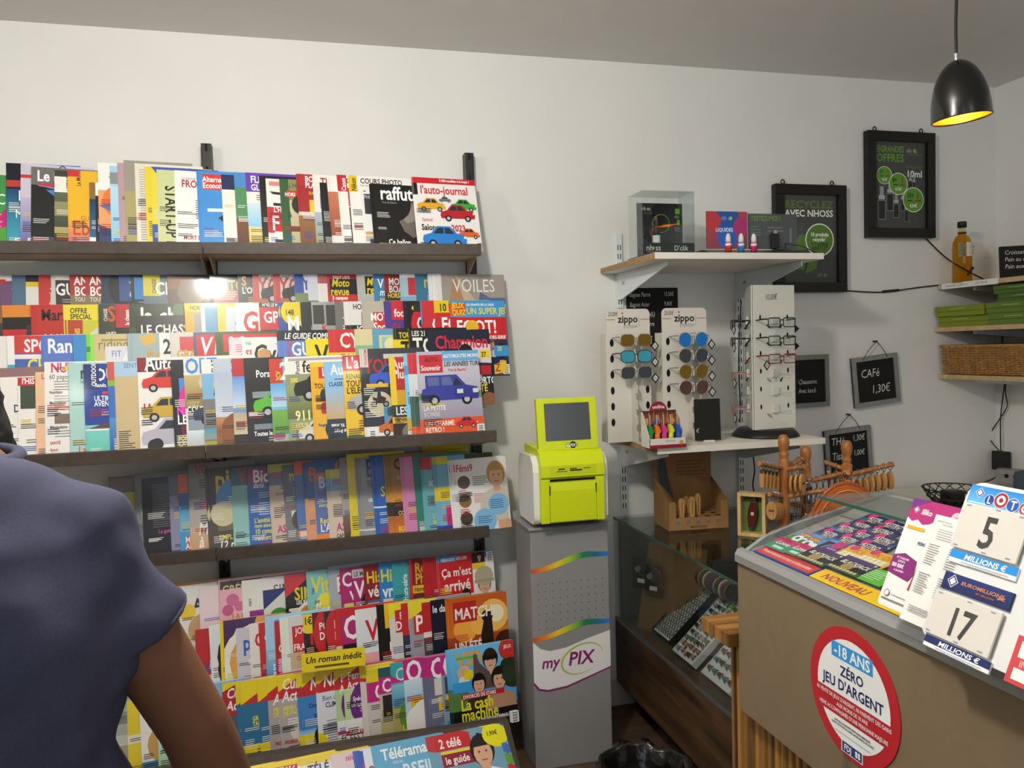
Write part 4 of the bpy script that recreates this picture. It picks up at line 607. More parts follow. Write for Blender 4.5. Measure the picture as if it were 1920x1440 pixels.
B4 = '''
368~~~26~b5282c~red magazine with white slanted M~i .35 .5 .22 f4f0ee M/b .3 .42 d8c8b0/f .5 .3 .3 7a9a3a
397~~~27~dfe4ea~pale magazine with a chocolate cake~e .6 .6 .5 3a1c12/e .6 .45 .5 2a140c/b 0 .3 e6e4e0/t .3 .22 .08 222 Bo
414~~~28~e8d01a~plain yellow special issue~q .6 .4 .1 222 HORS-SÉRIE
421~~22~28~3a2a4a~purple cookery magazine titled Cuisine with golden pasta~b .76 1 4a2a5a/e .7 .9 .25 d8a04a/i .12 .74 .15 f6f4f0 Cuisine/i .1 .66 .06 f0f0ea Poissons/f .5 .5 .55 d8a04a/e .4 .4 .3 e0a23a/e .7 .62 .26 c8953a/e .5 .2 .4 d89a2a
444~~~25~cfcad4~lilac magazine with blue pe and orange disc~t .2 .7 .2 2a62b8 pe/e .5 .54 .3 e06a3a/t .35 .52 .06 fff N°5/l .1 .36 .8 3 c86a5a/n .1 .2 .06 222 Ça va cha/l .1 .12 .8 3 c84a3a
470~~~26~e9e4de~white magazine with red C and orange T~t .15 .7 .18 c8282c C/e .7 .55 .3 e09a3a/t .4 .46 .12 d8642a T/l .4 .36 .5 4 333/t .3 .16 .05 c8382c GASTR/l .3 .1 .6 2 c8382c
489~~~26~c02a30~red magazine with white C~t .15 .72 .18 f4f0ee C/e .6 .56 .25 e8c03a/l .3 .36 .5 5 f0d8d0/r .0 .0 .15 .4 c02a30
499~~~28~3a86c4~blue magazine with turquoise T and white lines of capitals~g .0 .6 2a5aa8 8ac4e8/b .6 1 a8d0ec/t .3 .72 .22 2a9ac8 T/e .7 .5 .5 1f4f9a/t .2 .36 .07 f6f6f8 SOF/t .2 .27 .07 f6f6f8 BRO/t .2 .18 .07 f6f6f8 ET C/t .2 .09 .07 f6f6f8 L'ET
517~~~26~b5282c~red magazine with white P and a smiling woman~t .15 .76 .18 f4f0ee P/t .1 .6 .1 f4f0ee Cor/r .05 .1 1 .52 c87ab0/p .7 .12 .4 4a2a1a c84a8a
536~2~~27~e4e8de~white magazine with green leaves~e .5 .9 .2 4a8a3a/e .5 .68 .22 3a7a2f/e .5 .48 .2 5a9a3a/e .5 .26 .22 3f7a2f/e .5 .1 .2 4a8a3a
546~~~27~d8d8d6~grey magazine with red three-line title box~r .05 .56 1 .88 c8282c/t .2 .78 .08 f6f2f0 JOURS/t .42 .68 .08 f6f2f0 DE/t .12 .58 .08 f6f2f0 FRANCE/b .36 .56 c8b090/t .2 .46 .05 c84a2a CURE/e .3 .46 .12 4a8a3a/l .2 .36 .7 6 999
573~~~27~2a2228~dark magazine with red S and white-haired woman~r .1 .62 1 .95 c0282e/t .6 .8 .14 f4f0ee F/t .3 .64 .14 f4f0ee S/e .1 .92 .2 e8d02a/t .02 .88 .09 222 1€/p .5 .02 .6 ded6cc e0a0a8
590~~~27.5~5a1620~dark maroon magazine with red disc~e .6 .74 .6 c0282e/t .2 .78 .09 f6f2f0 POIN/t .2 .66 .09 f6f2f0 DE V/r .5 .52 1 .6 d8d0ca
613~~~27.5~26321f~dark green magazine with red disc and small photo~e .6 .74 .6 c0282e/t .3 .78 .1 f6f2f0 PO/t .3 .64 .1 f6f2f0 DE/r .3 .22 .9 .46 d8d4cc/p .6 .22 .22 2a1c14 333/t .3 .14 .05 e8d02a À CANN/t .3 .08 .04 fff Mary a
631~~~28~c0282e~red magazine with white arc over green~e .8 .8 .6 f0ece8/e .85 .8 .5 c0282e/b .0 .55 c8dca8/b 0 .25 d8dce8
642~~~28~a8286e~magenta magazine with white Oueb and dark-haired woman~b .9 1 c0282e/t .06 .62 .28 f6f2f4 Oueb/r .02 .18 1 .56 1a1816/p .55 .18 .42 3a2218 d8c8c0/r .2 .22 .9 .3 eceae6/t .22 .24 .04 333 KATE/e .55 .06 .5 c0382e/t .5 .12 .07 f6f2f0 Encor/t .5 .04 .07 f6f2f0 cocue
679~3~~27~dce4e8~white magazine with red Vo and a beach couple~b .86 1 e6e2e4/t .2 .6 .26 c8202a Voi/r .0 .3 1 .45 e8a0b8/g 0 .3 8ac0d0 d8e8ec/y c89870 .3 .1 .45 .1 .45 .5 .32 .5/y b5825a .55 .08 .75 .08 .75 .55 .58 .55/e .38 .55 .07 4a3020/e .66 .6 .07 2a1a12/r .55 .2 .76 .32 2f7a4a/y e8d02a .8 .0 1 .0 1 .2
714~1~~28~17140f~black and yellow magazine with red Di~r .1 .7 .8 1 e8b81a/e .45 .78 .18 e8b81a/r .2 .36 1 .6 c0282e/t .3 .42 .11 f6f2f0 Di/r .2 0 1 .3 c8a83a
734~~~27.5~d9d6d2~pale magazine with red panel and man in suit~y e8e02a 0 1 .4 1 0 .82/r .1 .64 1 .92 c0282e/t .35 .8 .09 f6f2f0 Fr/t .2 .67 .11 f6f2f0 Dim/p .7 .02 .56 4a3828 1a1a22
757~~~27.5~c02a30~red magazine with white Pa and a waving man~t .2 .66 .15 f6f2f0 Pa/r .0 .0 1 .6 2a3048/p .6 .02 .4 2a1a12 1a1a2a/y d8a884 .2 .4 .4 .4 .35 .75 .2 .75/r .4 .86 1 1 d8d4d0
773~1~~28~9a9aa4~grey magazine with red Pa panel and yellow corner~r .05 .58 1 .96 c0282e/t .15 .62 .2 f6f2f0 Pa/i .5 .84 .1 f6f2f0 ici/y e8d83a 0 1 .5 1 0 .78/p .8 .02 .5 d0c8c0 e8e4e0/l .2 .14 .5 4 f0f0f0
796~~~27~b5282c~red magazine with white le and blonde woman~t .3 .76 .18 f6f2f0 le/b .4 .62 e0d8d4/r .0 0 1 .55 4a4048/p .6 .02 .46 c8a05a 2a2a2a
811~~~27.5~15172c~navy magazine titled le dauph with a blonde woman~t .06 .84 .09 f4f0f0 le dauph/p .9 .05 .76 c89a5a 2a2228
845~2~22~27.5~a8521f~orange magazine with firemen and flames~g .4 1 d87a24 c05a1a/g 0 .5 1a0e0a a8461a/e .75 .72 .26 f0c060/e .8 .74 .14 f8ecc8/e .25 .58 .2 f0a840/e .5 .62 .16 f4b850/y 24140c .5 0 .75 0 .72 .7 .6 .74 .52 .5/e .64 .72 .1 24140c/e .95 .35 .2 3a1a0e/r .06 .68 .46 .94 b52420/t .08 .72 .14 f6f0ea MATCH/t .06 .33 .1 f6f2ee UN ÉTÉ/t .06 .2 .1 f6f2ee EN ENFER/t .06 .13 .04 e8d02a DE LA GIRONDE A LA PROVENCE/t .06 .08 .04 e8d02a LA FRANCE S'EMBRASE
'''
C4 = '''
240~~~26~e0c83a~yellow magazine behind the customer's elbow~r .2 .3 .8 .5 d8762a/b .5 .6 e8e0c8
266~~~27.5~ece8e4~white food magazine with vertical grey lettering~b .94 1 a8242c/q .26 .58 .08 777 ET SAVEURS/n .6 .72 .16 222 S/f .4 .42 .4 c89a5a/b .0 .25 4a7a9a/r .3 .26 1 .32 c8c83a
296~~~28~b5d8bc~mint green magazine with red head and tomatoes~b .78 1 c0282e/t .1 .8 .16 f6f2f0 CUI/l .05 .7 .6 3 444/t .05 .6 .03 c0282e C'est la/l .05 .56 .5 3 444/t .05 .44 .03 c0282e Meilleure/l .05 .4 .5 3 444/e .85 .5 .3 d8b090/e .8 .24 .12 b5242a/e .65 .17 .12 c0302c/t .3 .03 .1 c0282e ITAL
345~3~~28~7fb8e0~sky blue magazine with red letters~b 0 .3 8a5a3a/r 0 .46 .2 .5 c0282e/n .2 .36 .12 1a1a4a C/t .3 .1 .18 c8302a D
419~~~28~a8242a~red cookery magazine titled Cuisi with salad~i .12 .82 .11 f6f2f0 Cuisi/i .1 .68 .11 f6f2f0 Actu/g .0 .62 5a1a26 4a5a6a/f .8 .5 .45 8a9a3a/e .6 .3 .3 a82a2a/y e8d02a 0 1 .3 1 0 .9
456~3~~28~2a6a90~blue cookery magazine with red and yellow head~b .74 1 c0282e/y e8d01a 0 1 .6 1 0 .74/i .4 .8 .12 f6f2f0 Cu/i .4 .67 .12 f6f2f0 Act/t .3 .54 .05 e8e02a GRAND/t .3 .48 .05 e8e02a TABLE/l .3 .43 .6 2 f0f0f0/r .4 .3 1 .4 c0382a/b .12 .28 e8d01a/l .2 .24 .7 5 333/b 0 .12 2a2e2a/e .5 .06 .08 8a9a3a
488~~~28~2a6a90~blue cookery magazine with red and yellow head, at the stack's front~b .74 1 c0282e/y e8d01a 0 1 .6 1 0 .74/i .4 .8 .12 f6f2f0 Cu/i .4 .67 .12 f6f2f0 Act/t .3 .54 .05 e8e02a GRAND/t .3 .48 .05 e8e02a TABLE/l .3 .43 .6 2 f0f0f0/r .4 .3 1 .4 c0382a/b .12 .28 e8d01a/l .2 .24 .7 5 333/b 0 .12 2a2e2a
506~~~28~a8a09e~grey cookery magazine with easter menu and red head~b .74 1 c0282e/y e8d01a 0 1 .4 1 0 .82/i .3 .82 .12 f6f2f0 Cu/i .15 .68 .12 f6f2f0 Ac/t .15 .6 .05 e8e02a MENU/t .15 .54 .05 e8e02a DE P/l .15 .49 .6 3 f4f4f4/e .4 .36 .2 d8d0c4/t .15 .22 .04 c0282e PREMIER/l .15 .18 .6 4 333/t .3 .02 .1 e0a82a L'
526~~~28~b0a8a6~grey cookery magazine with easter menu and large yellow L'O~b .74 1 c0282e/y e8d01a 0 1 .4 1 0 .82/i .12 .84 .12 f6f2f0 Cuisi/i .1 .7 .12 f6f2f0 Act/t .12 .6 .05 e8e02a MENU/t .12 .54 .05 e8e02a DE PAQUE/l .12 .49 .6 3 f4f4f4/e .35 .36 .2 d8d0c4/e .9 .4 .2 b59a7a/t .12 .22 .04 c0282e PREMIER/l .12 .18 .6 4 333/t .2 .02 .1 e0a82a L'O
568~2~~28~3f7fc0~blue magazine with red head and white script~b .74 1 c0282e/y e8d01a 0 1 .3 1 0 .84/i .25 .8 .13 f6f2f0 Nous/r .5 .68 .95 .73 c0282e/t .2 .6 .05 1a2a5a Comment/t .4 .54 .055 1a2a5a ASSU/t .35 .47 .055 1a2a5a SON CO/l .2 .4 .6 3 2a3a6a/g .3 .36 a8c8e8 6fa0d8/b 0 .3 e8d01a/e .6 .2 .45 1a1a1a/i .1 .03 .09 222 Nous
602~2~~28~dfe0e8~white magazine with red head and navy CLIMA~b .76 1 c0282e/y e8d01a 0 1 .3 1 0 .86/i .15 .82 .13 f6f2f0 No/n .1 .66 .06 2a3a6a Bien ch/t .18 .58 .06 1a2a5a CLIMA/t .4 .5 .06 1a2a5a MO/l .1 .42 .7 10 777/f .6 .14 .3 6a8a8a/y e8d01a 0 0 .2 0 .05 .3 0 .3
633~~~28~b5cf9a~green magazine with red head and purple disc~b .76 1 c0282e/y e8d01a 0 1 .3 1 0 .86/t .2 .84 .1 f6f2f0 Fe/t .15 .72 .09 f6f2f0 Ac/e .5 .56 .42 6a2a7a/i .3 .58 .06 f6f0f8 Spé/b 0 .4 e9e6e2/b .24 .28 c0282e/n .1 .15 .08 222 FE/n .1 .06 .08 222 TO
648~~~28~c4d8a8~green magazine with red head and purple disc naming special holidays~b .76 1 c0282e/y e8d01a 0 1 .25 1 0 .88/t .15 .86 .09 f6f2f0 Femme/t .12 .75 .09 f6f2f0 Actuel/e .5 .56 .42 6a2a7a/i .26 .6 .055 f6f0f8 Spécial/i .2 .53 .055 f6f0f8 vacances/l .24 .5 .5 2 f0e0f4/b 0 .4 e9e6e2/b .22 .27 c0282e/t .1 .23 .035 fff CUISINE F/n .1 .14 .085 222 FESTIN/n .1 .05 .085 222 TOMAT/t .1 .0 .05 a8242a DE L'ENTR
690~3~~28~d9cfc8~pale magazine with red and yellow head~b .82 1 c0282e/y e8d01a 0 1 .5 1 0 .86/t .4 .84 .1 f6f2f0 A/r .2 .5 1 .8 8a2a30/r .2 .6 1 .72 5a4a3a
694~1~~27~cfc6c0~magazine with magenta C panel and running child~b .6 .84 c02a80/t .2 .63 .18 f6f0f4 C/b .84 1 e0d02a/e .6 .92 .2 b5282c/r .2 .1 1 .55 8a7a6a/e .6 .3 .2 5a3a2a/e .4 .04 .3 c02a80/t .25 .02 .08 e8e02a 16
713~~~27~c8bca8~magazine with magenta Clo panel and couple in evening dress~b .68 .88 c02a80/b .88 1 2a5a5a/t .1 .7 .16 f6f0f4 Close/r .05 .4 1 .66 2a2428/p .4 .42 .22 1a1512 6a4a52/p .75 .42 .26 2a1a12 e8e4e0/t .2 .42 .04 e8d83a Un/b 0 .36 b5a87a/p .5 .02 .32 a8743f d0b83a
736~~~28~5fa8c8~blue surf magazine with magenta Cl panel~b .76 .97 c02a80/e .15 .94 .18 3aa8b0/n .15 .78 .15 f6f0f4 Cl/g .5 .74 4a90b8 8ac8d8/y 2a3a5a .2 .52 .8 .6 .5 .66/b .0 .48 a8a05a/e .4 .36 .3 5a8a2a/e .75 .3 .3 b53a6a/t .3 .18 .08 e8e04a Les/t .4 .1 .07 e8e04a vac/r .2 0 1 .06 2f9a7a
761~~~28.5~b8d4e4~magazine with magenta Oo panel and beach figures~b .76 1 c02a80/t .08 .74 .24 f8f4f6 Oo/g .54 .76 a8d0e4 d8e8f0/y b5805a .3 .5 .5 .5 .45 .74 .35 .74/y c08a60 .65 .52 .85 .52 .8 .74 .7 .74/r .1 .42 .95 .54 e8b81a/l .15 .51 .7 3 5a3a0a/r .15 .2 .85 .4 3a90c8/p .5 .26 .16 2a1c14 3a4a6a/l .2 .24 .6 2 fff/e .5 .1 .6 f0ece8/p .5 .0 .18 2a1c14 222/b 0 .03 c0282e
806~3~~28.5~6a6f8a~dark lilac magazine with magenta O panel and bearded man~b .76 1 c02a80/t .1 .74 .24 f8f4f6 Oo/r .1 .54 .95 .74 d9d4d0/p .55 .54 .2 1a1512 e4e4e4/r .15 .36 .95 .52 e8b81a/l .2 .48 .7 4 5a3a0a/p .5 .2 .16 a8703a fff/r .15 .1 .9 .22 3a90c8/p .5 .0 .16 6a3a1a 2a3a5a
831~~~28.5~8a9ab0~lilac magazine with magenta O panel and dark-haired woman~b .76 1 c02a80/t .06 .74 .26 f8f4f6 Oo/r .05 .54 .95 .74 3a4a5a/p .5 .54 .2 1a1512 5a6a8a/r .05 .36 .95 .52 e8b81a/p .4 .2 .16 8a5a3a ddd/r .05 .12 .9 .22 3a90c8/p .4 .0 .2 1a1512 b57a8a
848~2~24~30~5fb0e0~sky blue celebrity magazine with rainbow title and three stars~g .3 1 4a9ad8 6fc0ec/y 5a7a3a 0 .1 .25 .4 .25 .6 0 .55/r .0 .0 1 .3 14120f/t .1 .79 .16 e8a02a VSD/r .1 .87 .44 .9 5fb84a/p .62 .5 .46 2a1c14 5a4a48/y 5a4a48 .34 .5 .62 .5 .6 .68 .45 .8 .4 .92 .36 .9/r .5 .82 .74 .87 14120f/e .2 .72 .1 d8b090/p .2 .62 .16 c8b07a e8e4e0/r .02 .5 .34 .62 3a9ad8/r .2 .64 .34 .74 e8d01a/p .42 .28 .42 100c0a 3a2a22/p .74 .26 .48 1a100c b58a6a/r .14 .42 .8 .48 b5242a/t .16 .43 .04 f8f4f2 DIVORCES DE STARS/t .12 .3 .125 f0e82a La cash/t .12 .185 .125 f0e82a machine/t .12 .15 .03 f8f8f4 CES VIP QUI SE SONT DIT OUI POUR LE/e .95 .9 .16 c0302a/t .84 .92 .04 f8f0ee JEUX/e .93 .7 .14 24301f/e .95 .56 .12 24301f/e .9 .62 .12 2a3a22/k .88 .06
'''
BASE = '''
455~~22~28~b5282c~red television guide titled Ti~i .2 .84 .12 f6f2f0 Tél/y e8d01a 0 .92 .5 1 0 1
508~1~22~28~c0282e~red television weekly with star title~i .14 .84 .1 f6f2f0 Télé/i .2 .74 .1 f6f2f0 Star/y e8d01a 0 .95 1 .95 1 1 0 1/b .0 .7 c8b83a
577~1~22~28~e8e4de~white television listings with three-line navy title~b .93 1 e0c83a/t .1 .82 .1 1a2a6a TÉLÉ/t .16 .73 .08 1a2a6a CABLE/t .16 .63 .1 1a2a6a SAT/p .85 .5 .4 c8a05a b56a6a
640~~22~28~d9c8d0~pale pink television weekly with big magenta 7~i .2 .9 .06 c83a8a télé/t .3 .7 .2 c02a80 7/t .2 .62 .06 f6f0f4 JOURS/e .85 .6 .3 4a3428
692~2~20~28~dce4f0~white and blue magazine with red Lois title~r 0 0 .1 1 2a4fb0/y e0c83a .3 1 1 1 1 .7/t .12 .74 .12 c0282e Loisirs/g 0 .6 8ab0e0 dce4f0
733~3~22~29~5fa8d0~sky blue television magazine with pale lettering and tower~t .06 .84 .12 f6f6f4 Télérama/n .2 .78 .03 dde SPÉCIAL/t .32 .62 .14 e0ecf4 RSEIL/t .06 .5 .14 e0ecf4 MA/r .48 .0 .8 .56 8a7a5a/r .5 .2 .62 .5 6a5c44/r .64 .15 .78 .46 a8946a
846~4~24~29~6f9fb8~grey-blue television guide with bearded man in white shirt~r .0 .84 .5 1 c0282e/t .06 .87 .1 f6f2f0 2 télé/r .06 .66 .6 .8 8a1a3a/t .1 .69 .08 f6f0ea le guide/r .06 .8 .6 .83 e8d01a/p .62 .3 .66 1a1512 f0f0f0/e .86 .9 .16 e8e01a/t .76 .89 .05 222 1,90€/t .3 .24 .07 c0282e OLIVIER MINNE/t .3 .17 .05 1a1a1a Ses 20 ans à Fort Boyard/t .3 .1 .05 1a1a1a sa famille, ses projets/b 0 .05 c0282e/r .93 .2 1 .3 d8642a/r .93 .32 1 .42 3a6ab0/r .93 .44 1 .54 c0282e/r .93 .56 1 .66 5a9a3a/r .93 .68 1 .78 3a6ab0
'''
N_MAG += mag_row(TOP, 2.79, 1.8245, 14, ', top shelf', 'magazines on the top shelf', 1.95)
N_MAG += mag_row(A2, 2.885, 1.4785, 7, ', second shelf, back row', 'magazines in the rearmost row of the second shelf', 1.70, t=.0022)
N_MAG += mag_row(B2, 2.797, 1.3755, 8, ', second shelf, second row', 'magazines in the second row of the second shelf', 1.60, t=.0022)
N_MAG += mag_row(C2, 2.707, 1.2755, 8, ', second shelf, third row', 'magazines in the third row of the second shelf', 1.49, t=.0022)
N_MAG += mag_row(D2, 2.632, 1.1775, 8, ', second shelf, front row', 'magazines in the front row of the second shelf', 1.32, t=.0022)
N_MAG += mag_row(A3, 2.80, .8185, 11, ', third shelf', 'magazines on the third shelf', .96, t=.0022)
N_MAG += mag_row(A4, 2.812, .4405, 8, ', lowest shelf, back row', 'magazines in the rear row of the lowest shelf', .66, t=.0022)
N_MAG += mag_row(B4, 2.722, .3155, 8, ', lowest shelf, middle row', 'magazines in the middle row of the lowest shelf', .50, t=.0022)
N_MAG += mag_row(C4, 2.645, .1335, 9, ', lowest shelf, front row', 'magazines in the front row of the lowest shelf', .30, t=.0022)
N_MAG += mag_row(BASE, 2.258, .05, 50, ', bottom tray', 'weeklies in the bottom tray', .18, yaw=7)
print('magazines', N_MAG)
# yellow shelf cards
r = empty('shelf_card', (atY(838, 868, 2.93).x, 2.93, .83), label='yellow shaped advertising card behind the third-shelf magazines', cat='card')
MB().prism([(-.09, 0), (.09, 0), (.09, .285), (.02, .287), (-.005, .31), (-.04, .318), (-.07, .31), (-.09, .285)], 'y', 0, .002).build('sheet', mat('yellow_card', 'e0c81a', .6), r, rot=(-.1, 0, 0))
p = Pr(.18, .318); p.lines(-.3, .93, .3, 2, 'a08a1a'); p.lines(.0, .84, .4, 3, 'b59a1a'); p.build('card_print', r, INKM, rot=(-.1, 0, 0))
c0 = atY(566, 1262, 2.64)
r = empty('novel_banner', (c0.x, 2.64, c0.z), label='yellow strip reading Un roman inédit above the lowest row', cat='banner', rot=(-.15, 0, 0))
MB().box(0, 0, 0, .205, .0015, .06).build('sheet', mat('yellow_card', 'e0c81a', .6), r)
p = Pr(.205, .06); p.text('Un roman inédit', .06, .45, .34, '1a1a14', shear=.2, fit=.88); p.lines(.2, .16, .6, 1, '5a5014', th=.12); p.build('banner_print', r, INKM)
# ================================================================ photo kiosk and its pedestal
M_LIME = mat('lime_plastic', 'cddc12', .38, bump=.03, bscale=200)
M_WHITE = mat('white_plastic', 'e4e4e2', .4)
M_GREYM = mat('grey_lacquered_steel', '8f8f8f', .38, bump=.04, bscale=150, spec=.4)
M_DARK = mat('dark_plastic', '1c1c1c', .5)
M_SCREEN = mat('switched_off_screen', '4b5052', .22, coat=.2)
ped = empty('kiosk_pedestal', (.853, 2.6, 0), label='tall grey metal pedestal with rainbow waves and a logo, beneath the photo kiosk', cat='pedestal')
MB().box(-.143, 0, 0, .142, .2, .845, b=.004).build('column', M_GREYM, ped)
tp = MB(); tp.prism([(-.008, .846), (.215, .846), (.215, .874), (.205, .874), (.205, .854), (.0, .854), (-.008, .85)], 'x', -.15, .15); tp.build('top_plate', M_GREYM, ped)
hl = MB()
for i in range(10):
    for j in range(7):
        x = -.118+i*.0262; z = .655-j*.0262
        hl.add([(x+.0019*math.cos(a*math.pi/3), -.0004, z+.0019*math.sin(a*math.pi/3)) for a in range(6)], [(0, 1, 2, 3, 4, 5)])
o = hl.build('speaker_holes', mat('hole_black', '080808', .9), ped); o['kind'] = 'stuff'
p = Pr(.284, .845)
def wave(p, zc, th, amp):
    stops = ['d8402a', 'e88a22', 'f0d02a', '9cc83a', '1f7a4a', '1f6a8a', '2a7ad8']
    n = 30; pts = []; cols = []
    def col(t):
        t *= len(stops)-1; i = min(int(t), len(stops)-2); a, b = hx(stops[i]), hx(stops[i+1]); q = t-i; return tuple(x+(y-x)*q for x, y in zip(a, b))
    for i in range(n+1):
        t = i/n; z = zc-amp*math.cos(math.pi*min(1, t*1.28)*1.0)+(-.25*amp*math.sin(math.pi*max(0, t-.72)/.28/2)) ; hgt = th*(.75+.4*math.sin(math.pi*t))
        pts += [(t*p.W, z-hgt/2), (t*p.W, z+hgt/2)]; cols += [col(t), col(t)]
    p.poly(pts, cols, [(2*i, 2*i+2, 2*i+3, 2*i+1) for i in range(n)])
wave(p, .725, .019, .022); wave(p, .485, .019, .022)
sw = [(0, .29)]+[(t/16*.284, .455-.04*math.sin(math.pi*min(1, t/16*2.2)/1)*(1 if t < 8 else 0)-.03*(1-t/16)*(1 if t < 8 else 1)+.03*(t/16)) for t in range(17)]+[(.284, .338), (.2, .312), (.12, .288), (.05, .282), (.02, .29), (.0, .315)]
p.poly([(0, .315), (.02, .29), (.05, .282), (.12, .288), (.2, .312), (.284, .338), (.284, .468), (.2, .448), (.12, .424), (.06, .418), (.025, .43), (0, .455)], hx('efeeee'), [(0, 1, 10, 11), (1, 2, 9, 10), (2, 3, 8, 9), (3, 4, 7, 8), (4, 5, 6, 7)])
p.poly([(0, .315), (.02, .29), (.05, .282), (.12, .288), (.2, .312), (.284, .338), (.284, .333), (.2, .306), (.12, .281), (.05, .275), (.015, .284), (0, .305)], hx('8a1a6a'), [(0, 1, 10, 11), (1, 2, 9, 10), (2, 3, 8, 9), (3, 4, 7, 8), (4, 5, 6, 7)])
def arc(p, cx, cz, rx, rz, tilt, a0, a1, w0, w1, c, n=28):
    pts = []
    for i in range(n+1):
        t = i/n; a = math.radians(a0+(a1-a0)*t); w2 = w0+(w1-w0)*math.sin(math.pi*t)
        for s in (-1, 1):
            x, z = (rx+s*w2)*math.cos(a), (rz+s*w2)*math.sin(a); ct, st_ = math.cos(tilt), math.sin(tilt)
            pts.append((cx+x*ct-z*st_, cz+x*st_+z*ct))
    p.poly(pts, hx(c), [(2*i, 2*i+2, 2*i+3, 2*i+1) for i in range(n)])
arc(p, .178, .378, .078, .05, .3, -10, 285, .0006, .0035, 'b5c43a')
p.text('my', .1, .425, .046, '8a1a6a', bold=1, cond=.95, shear=.18); p.text('PIX', .44, .425, .055, '8a1a6a', bold=1, cond=.95, shear=.18)
p.build('front_print', ped, INKM, loc=(-.142, -.0005, 0))
k = empty('photo_kiosk', (.853, 2.553, .868), label='lime green photo kiosk with dark touch screen on the grey pedestal', cat='photo kiosk')
MB().prism([(0, .008), (-.002, .158), (-.010, .166), (-.009, .205), (.012, .245), (.035, .258), (.2, .262), (.2, .008)], 'x', -.113, .113).build('body', M_LIME, k)
for s in (-1, 1):
    pm = MB(); x0, x1 = (.1135, .134)
    pm.prism([(.03, .0), (.2, .0), (.215, .02), (.215, .2), (.19, .232), (.05, .235), (.025, .21), (.018, .18), (.018, .02)], 'x', s*x0, s*x1)
    o = pm.build('side_panel', M_WHITE, k)
    bv = o.modifiers.new('b', 'BEVEL'); bv.width = .009; bv.segments = 3; bv.limit_method = 'ANGLE'
d = MB(); d.prism([(-.006, .012), (-.006, .118), (-.002, .143), (.006, .152), (.012, .152), (.012, .012)], 'x', -.083, .083); d.build('tray_door', M_LIME, k)
for s in (-1, 1): MB().box(s*.099-.0145, -.006, .008, s*.099+.0145, .01, .157, b=.003).build('front_pillar', M_LIME, k)
MB().box(-.081, -.004, .150, .081, .02, .1575).build('output_slot', mat('hole_black', '080808', .9), k)
for s in (-1, 1): MB().box(s*.0828-.0012, -.0075, .105, s*.0828+.0012, -.004, .137).build('hinge_gap', mat('hole_black', '080808', .9), k)
cp = empty('card_panel', (0, -.0095, .166)); cp.parent = k
MB().box(-.083, -.0008, .006, .083, .0, .037, b=.0004).build('plate', mat('lime_plastic_ribbed', 'c3d216', .45), cp)
for (a, z, b2, h) in ((-.053, .024, -.030, .004), (-.059, .017, -.021, .002), (-.012, .025, .014, .003), (-.012, .018, .032, .005), (.037, .025, .062, .002)):
    MB().box(a, -.0013, z, b2, -.0008, z+h).build('card_slot', M_DARK, cp)
sc = empty('screen_housing', (0, .022, .252), rot=(-.13, 0, -.02)); sc.parent = k
MB().box(-.110, 0, 0, .106, .024, .180, b=.004).build('frame', M_LIME, sc)
MB().box(-.083, -.0012, .033, .079, .002, .162, b=.0008).build('screen', M_SCREEN, sc)
p = Pr(.216, .18); p.rect(.44, .04, .66, .15, 'b5c43a'); p.ell(.57, .095, .055, '1a1a1a'); p.text('my', .46, .06, .05, 'f4f4f4'); p.text('PIX', .52, .06, .06, 'f4f4f4', shear=.2); p.build('screen_badge', sc, INKM, loc=(-.11, 0, 0))
MB().lathe([(.014, 0), (.014, .008)], 12, c=(-.07, .03)).build('foot', M_DARK, k); MB().lathe([(.014, 0), (.014, .008)], 12, c=(.07, .03)).build('foot', M_DARK, k)
# ================================================================ white wall shelving
M_SHELF = mat('white_laminate', 'e6e2d8', .5, noise=.03, nscale=20)
M_CHIP = mat('chipboard_edge', 'b5936a', .85, noise=.35, nscale=220, col2='8a6a48')
M_STEELW = mat('white_steel', 'dfe6ea', .35)
USZ, LSZ = 1.785, 1.117
for X, who, zb in ((1.218, 'left', .80), (1.752, 'right', .80)):
    r = empty('slotted_upright', (X, WY-.001, zb), label='white twin-slot steel upright, %s one behind the display shelves' % who, cat='upright', group='white slotted uprights')
    MB().box(-.0135, -.013, 0, .0135, 0, 1.925-zb, b=.002).build('rail', M_STEELW, r)
    sl = MB()
    for j in range(int((1.9-zb)/.036)):
        for s in (-1, 1): sl.box(s*.0055-.0017, -.0136, .012+j*.036, s*.0055+.0017, -.0128, .034+j*.036)
    o = sl.build('slots', M_SLOT, r)
def wshelf(yf, zt, x0, x1, lab):
    r = empty('display_shelf', ((x0+x1)/2, yf, zt-.022), label=lab, cat='shelf', group='white display shelves')
    h = (x1-x0)/2; d = WY-.004-yf
    MB().box(-h, 0, 0, h, d, .022, b=.001).build('board', M_SHELF, r)
    MB().box(-h-.0012, .001, .001, -h-.0001, d, .021).build('cut_edge', M_CHIP, r)
    for X in (1.218, 1.752):
        a = X-(x0+x1)/2
        b = MB().prism([(.055, -.001), (d-.012, -.001), (d-.012, -.105), (d-.05, -.105), (.055, -.018)], 'x', a-.011, a-.004).build('bracket', M_STEELW, r)
        MB().box(a-.0116, d-.085, -.05, a-.0111, d-.06, -.037).build('price_tag', mat('tag_beige', 'b5a888', .7), b)
    return r
wshelf(2.483, USZ, 1.142, 1.797, 'upper white shelf carrying the vaping displays')
wshelf(2.504, LSZ, 1.147, 1.811, 'lower white shelf carrying the eyewear displays')
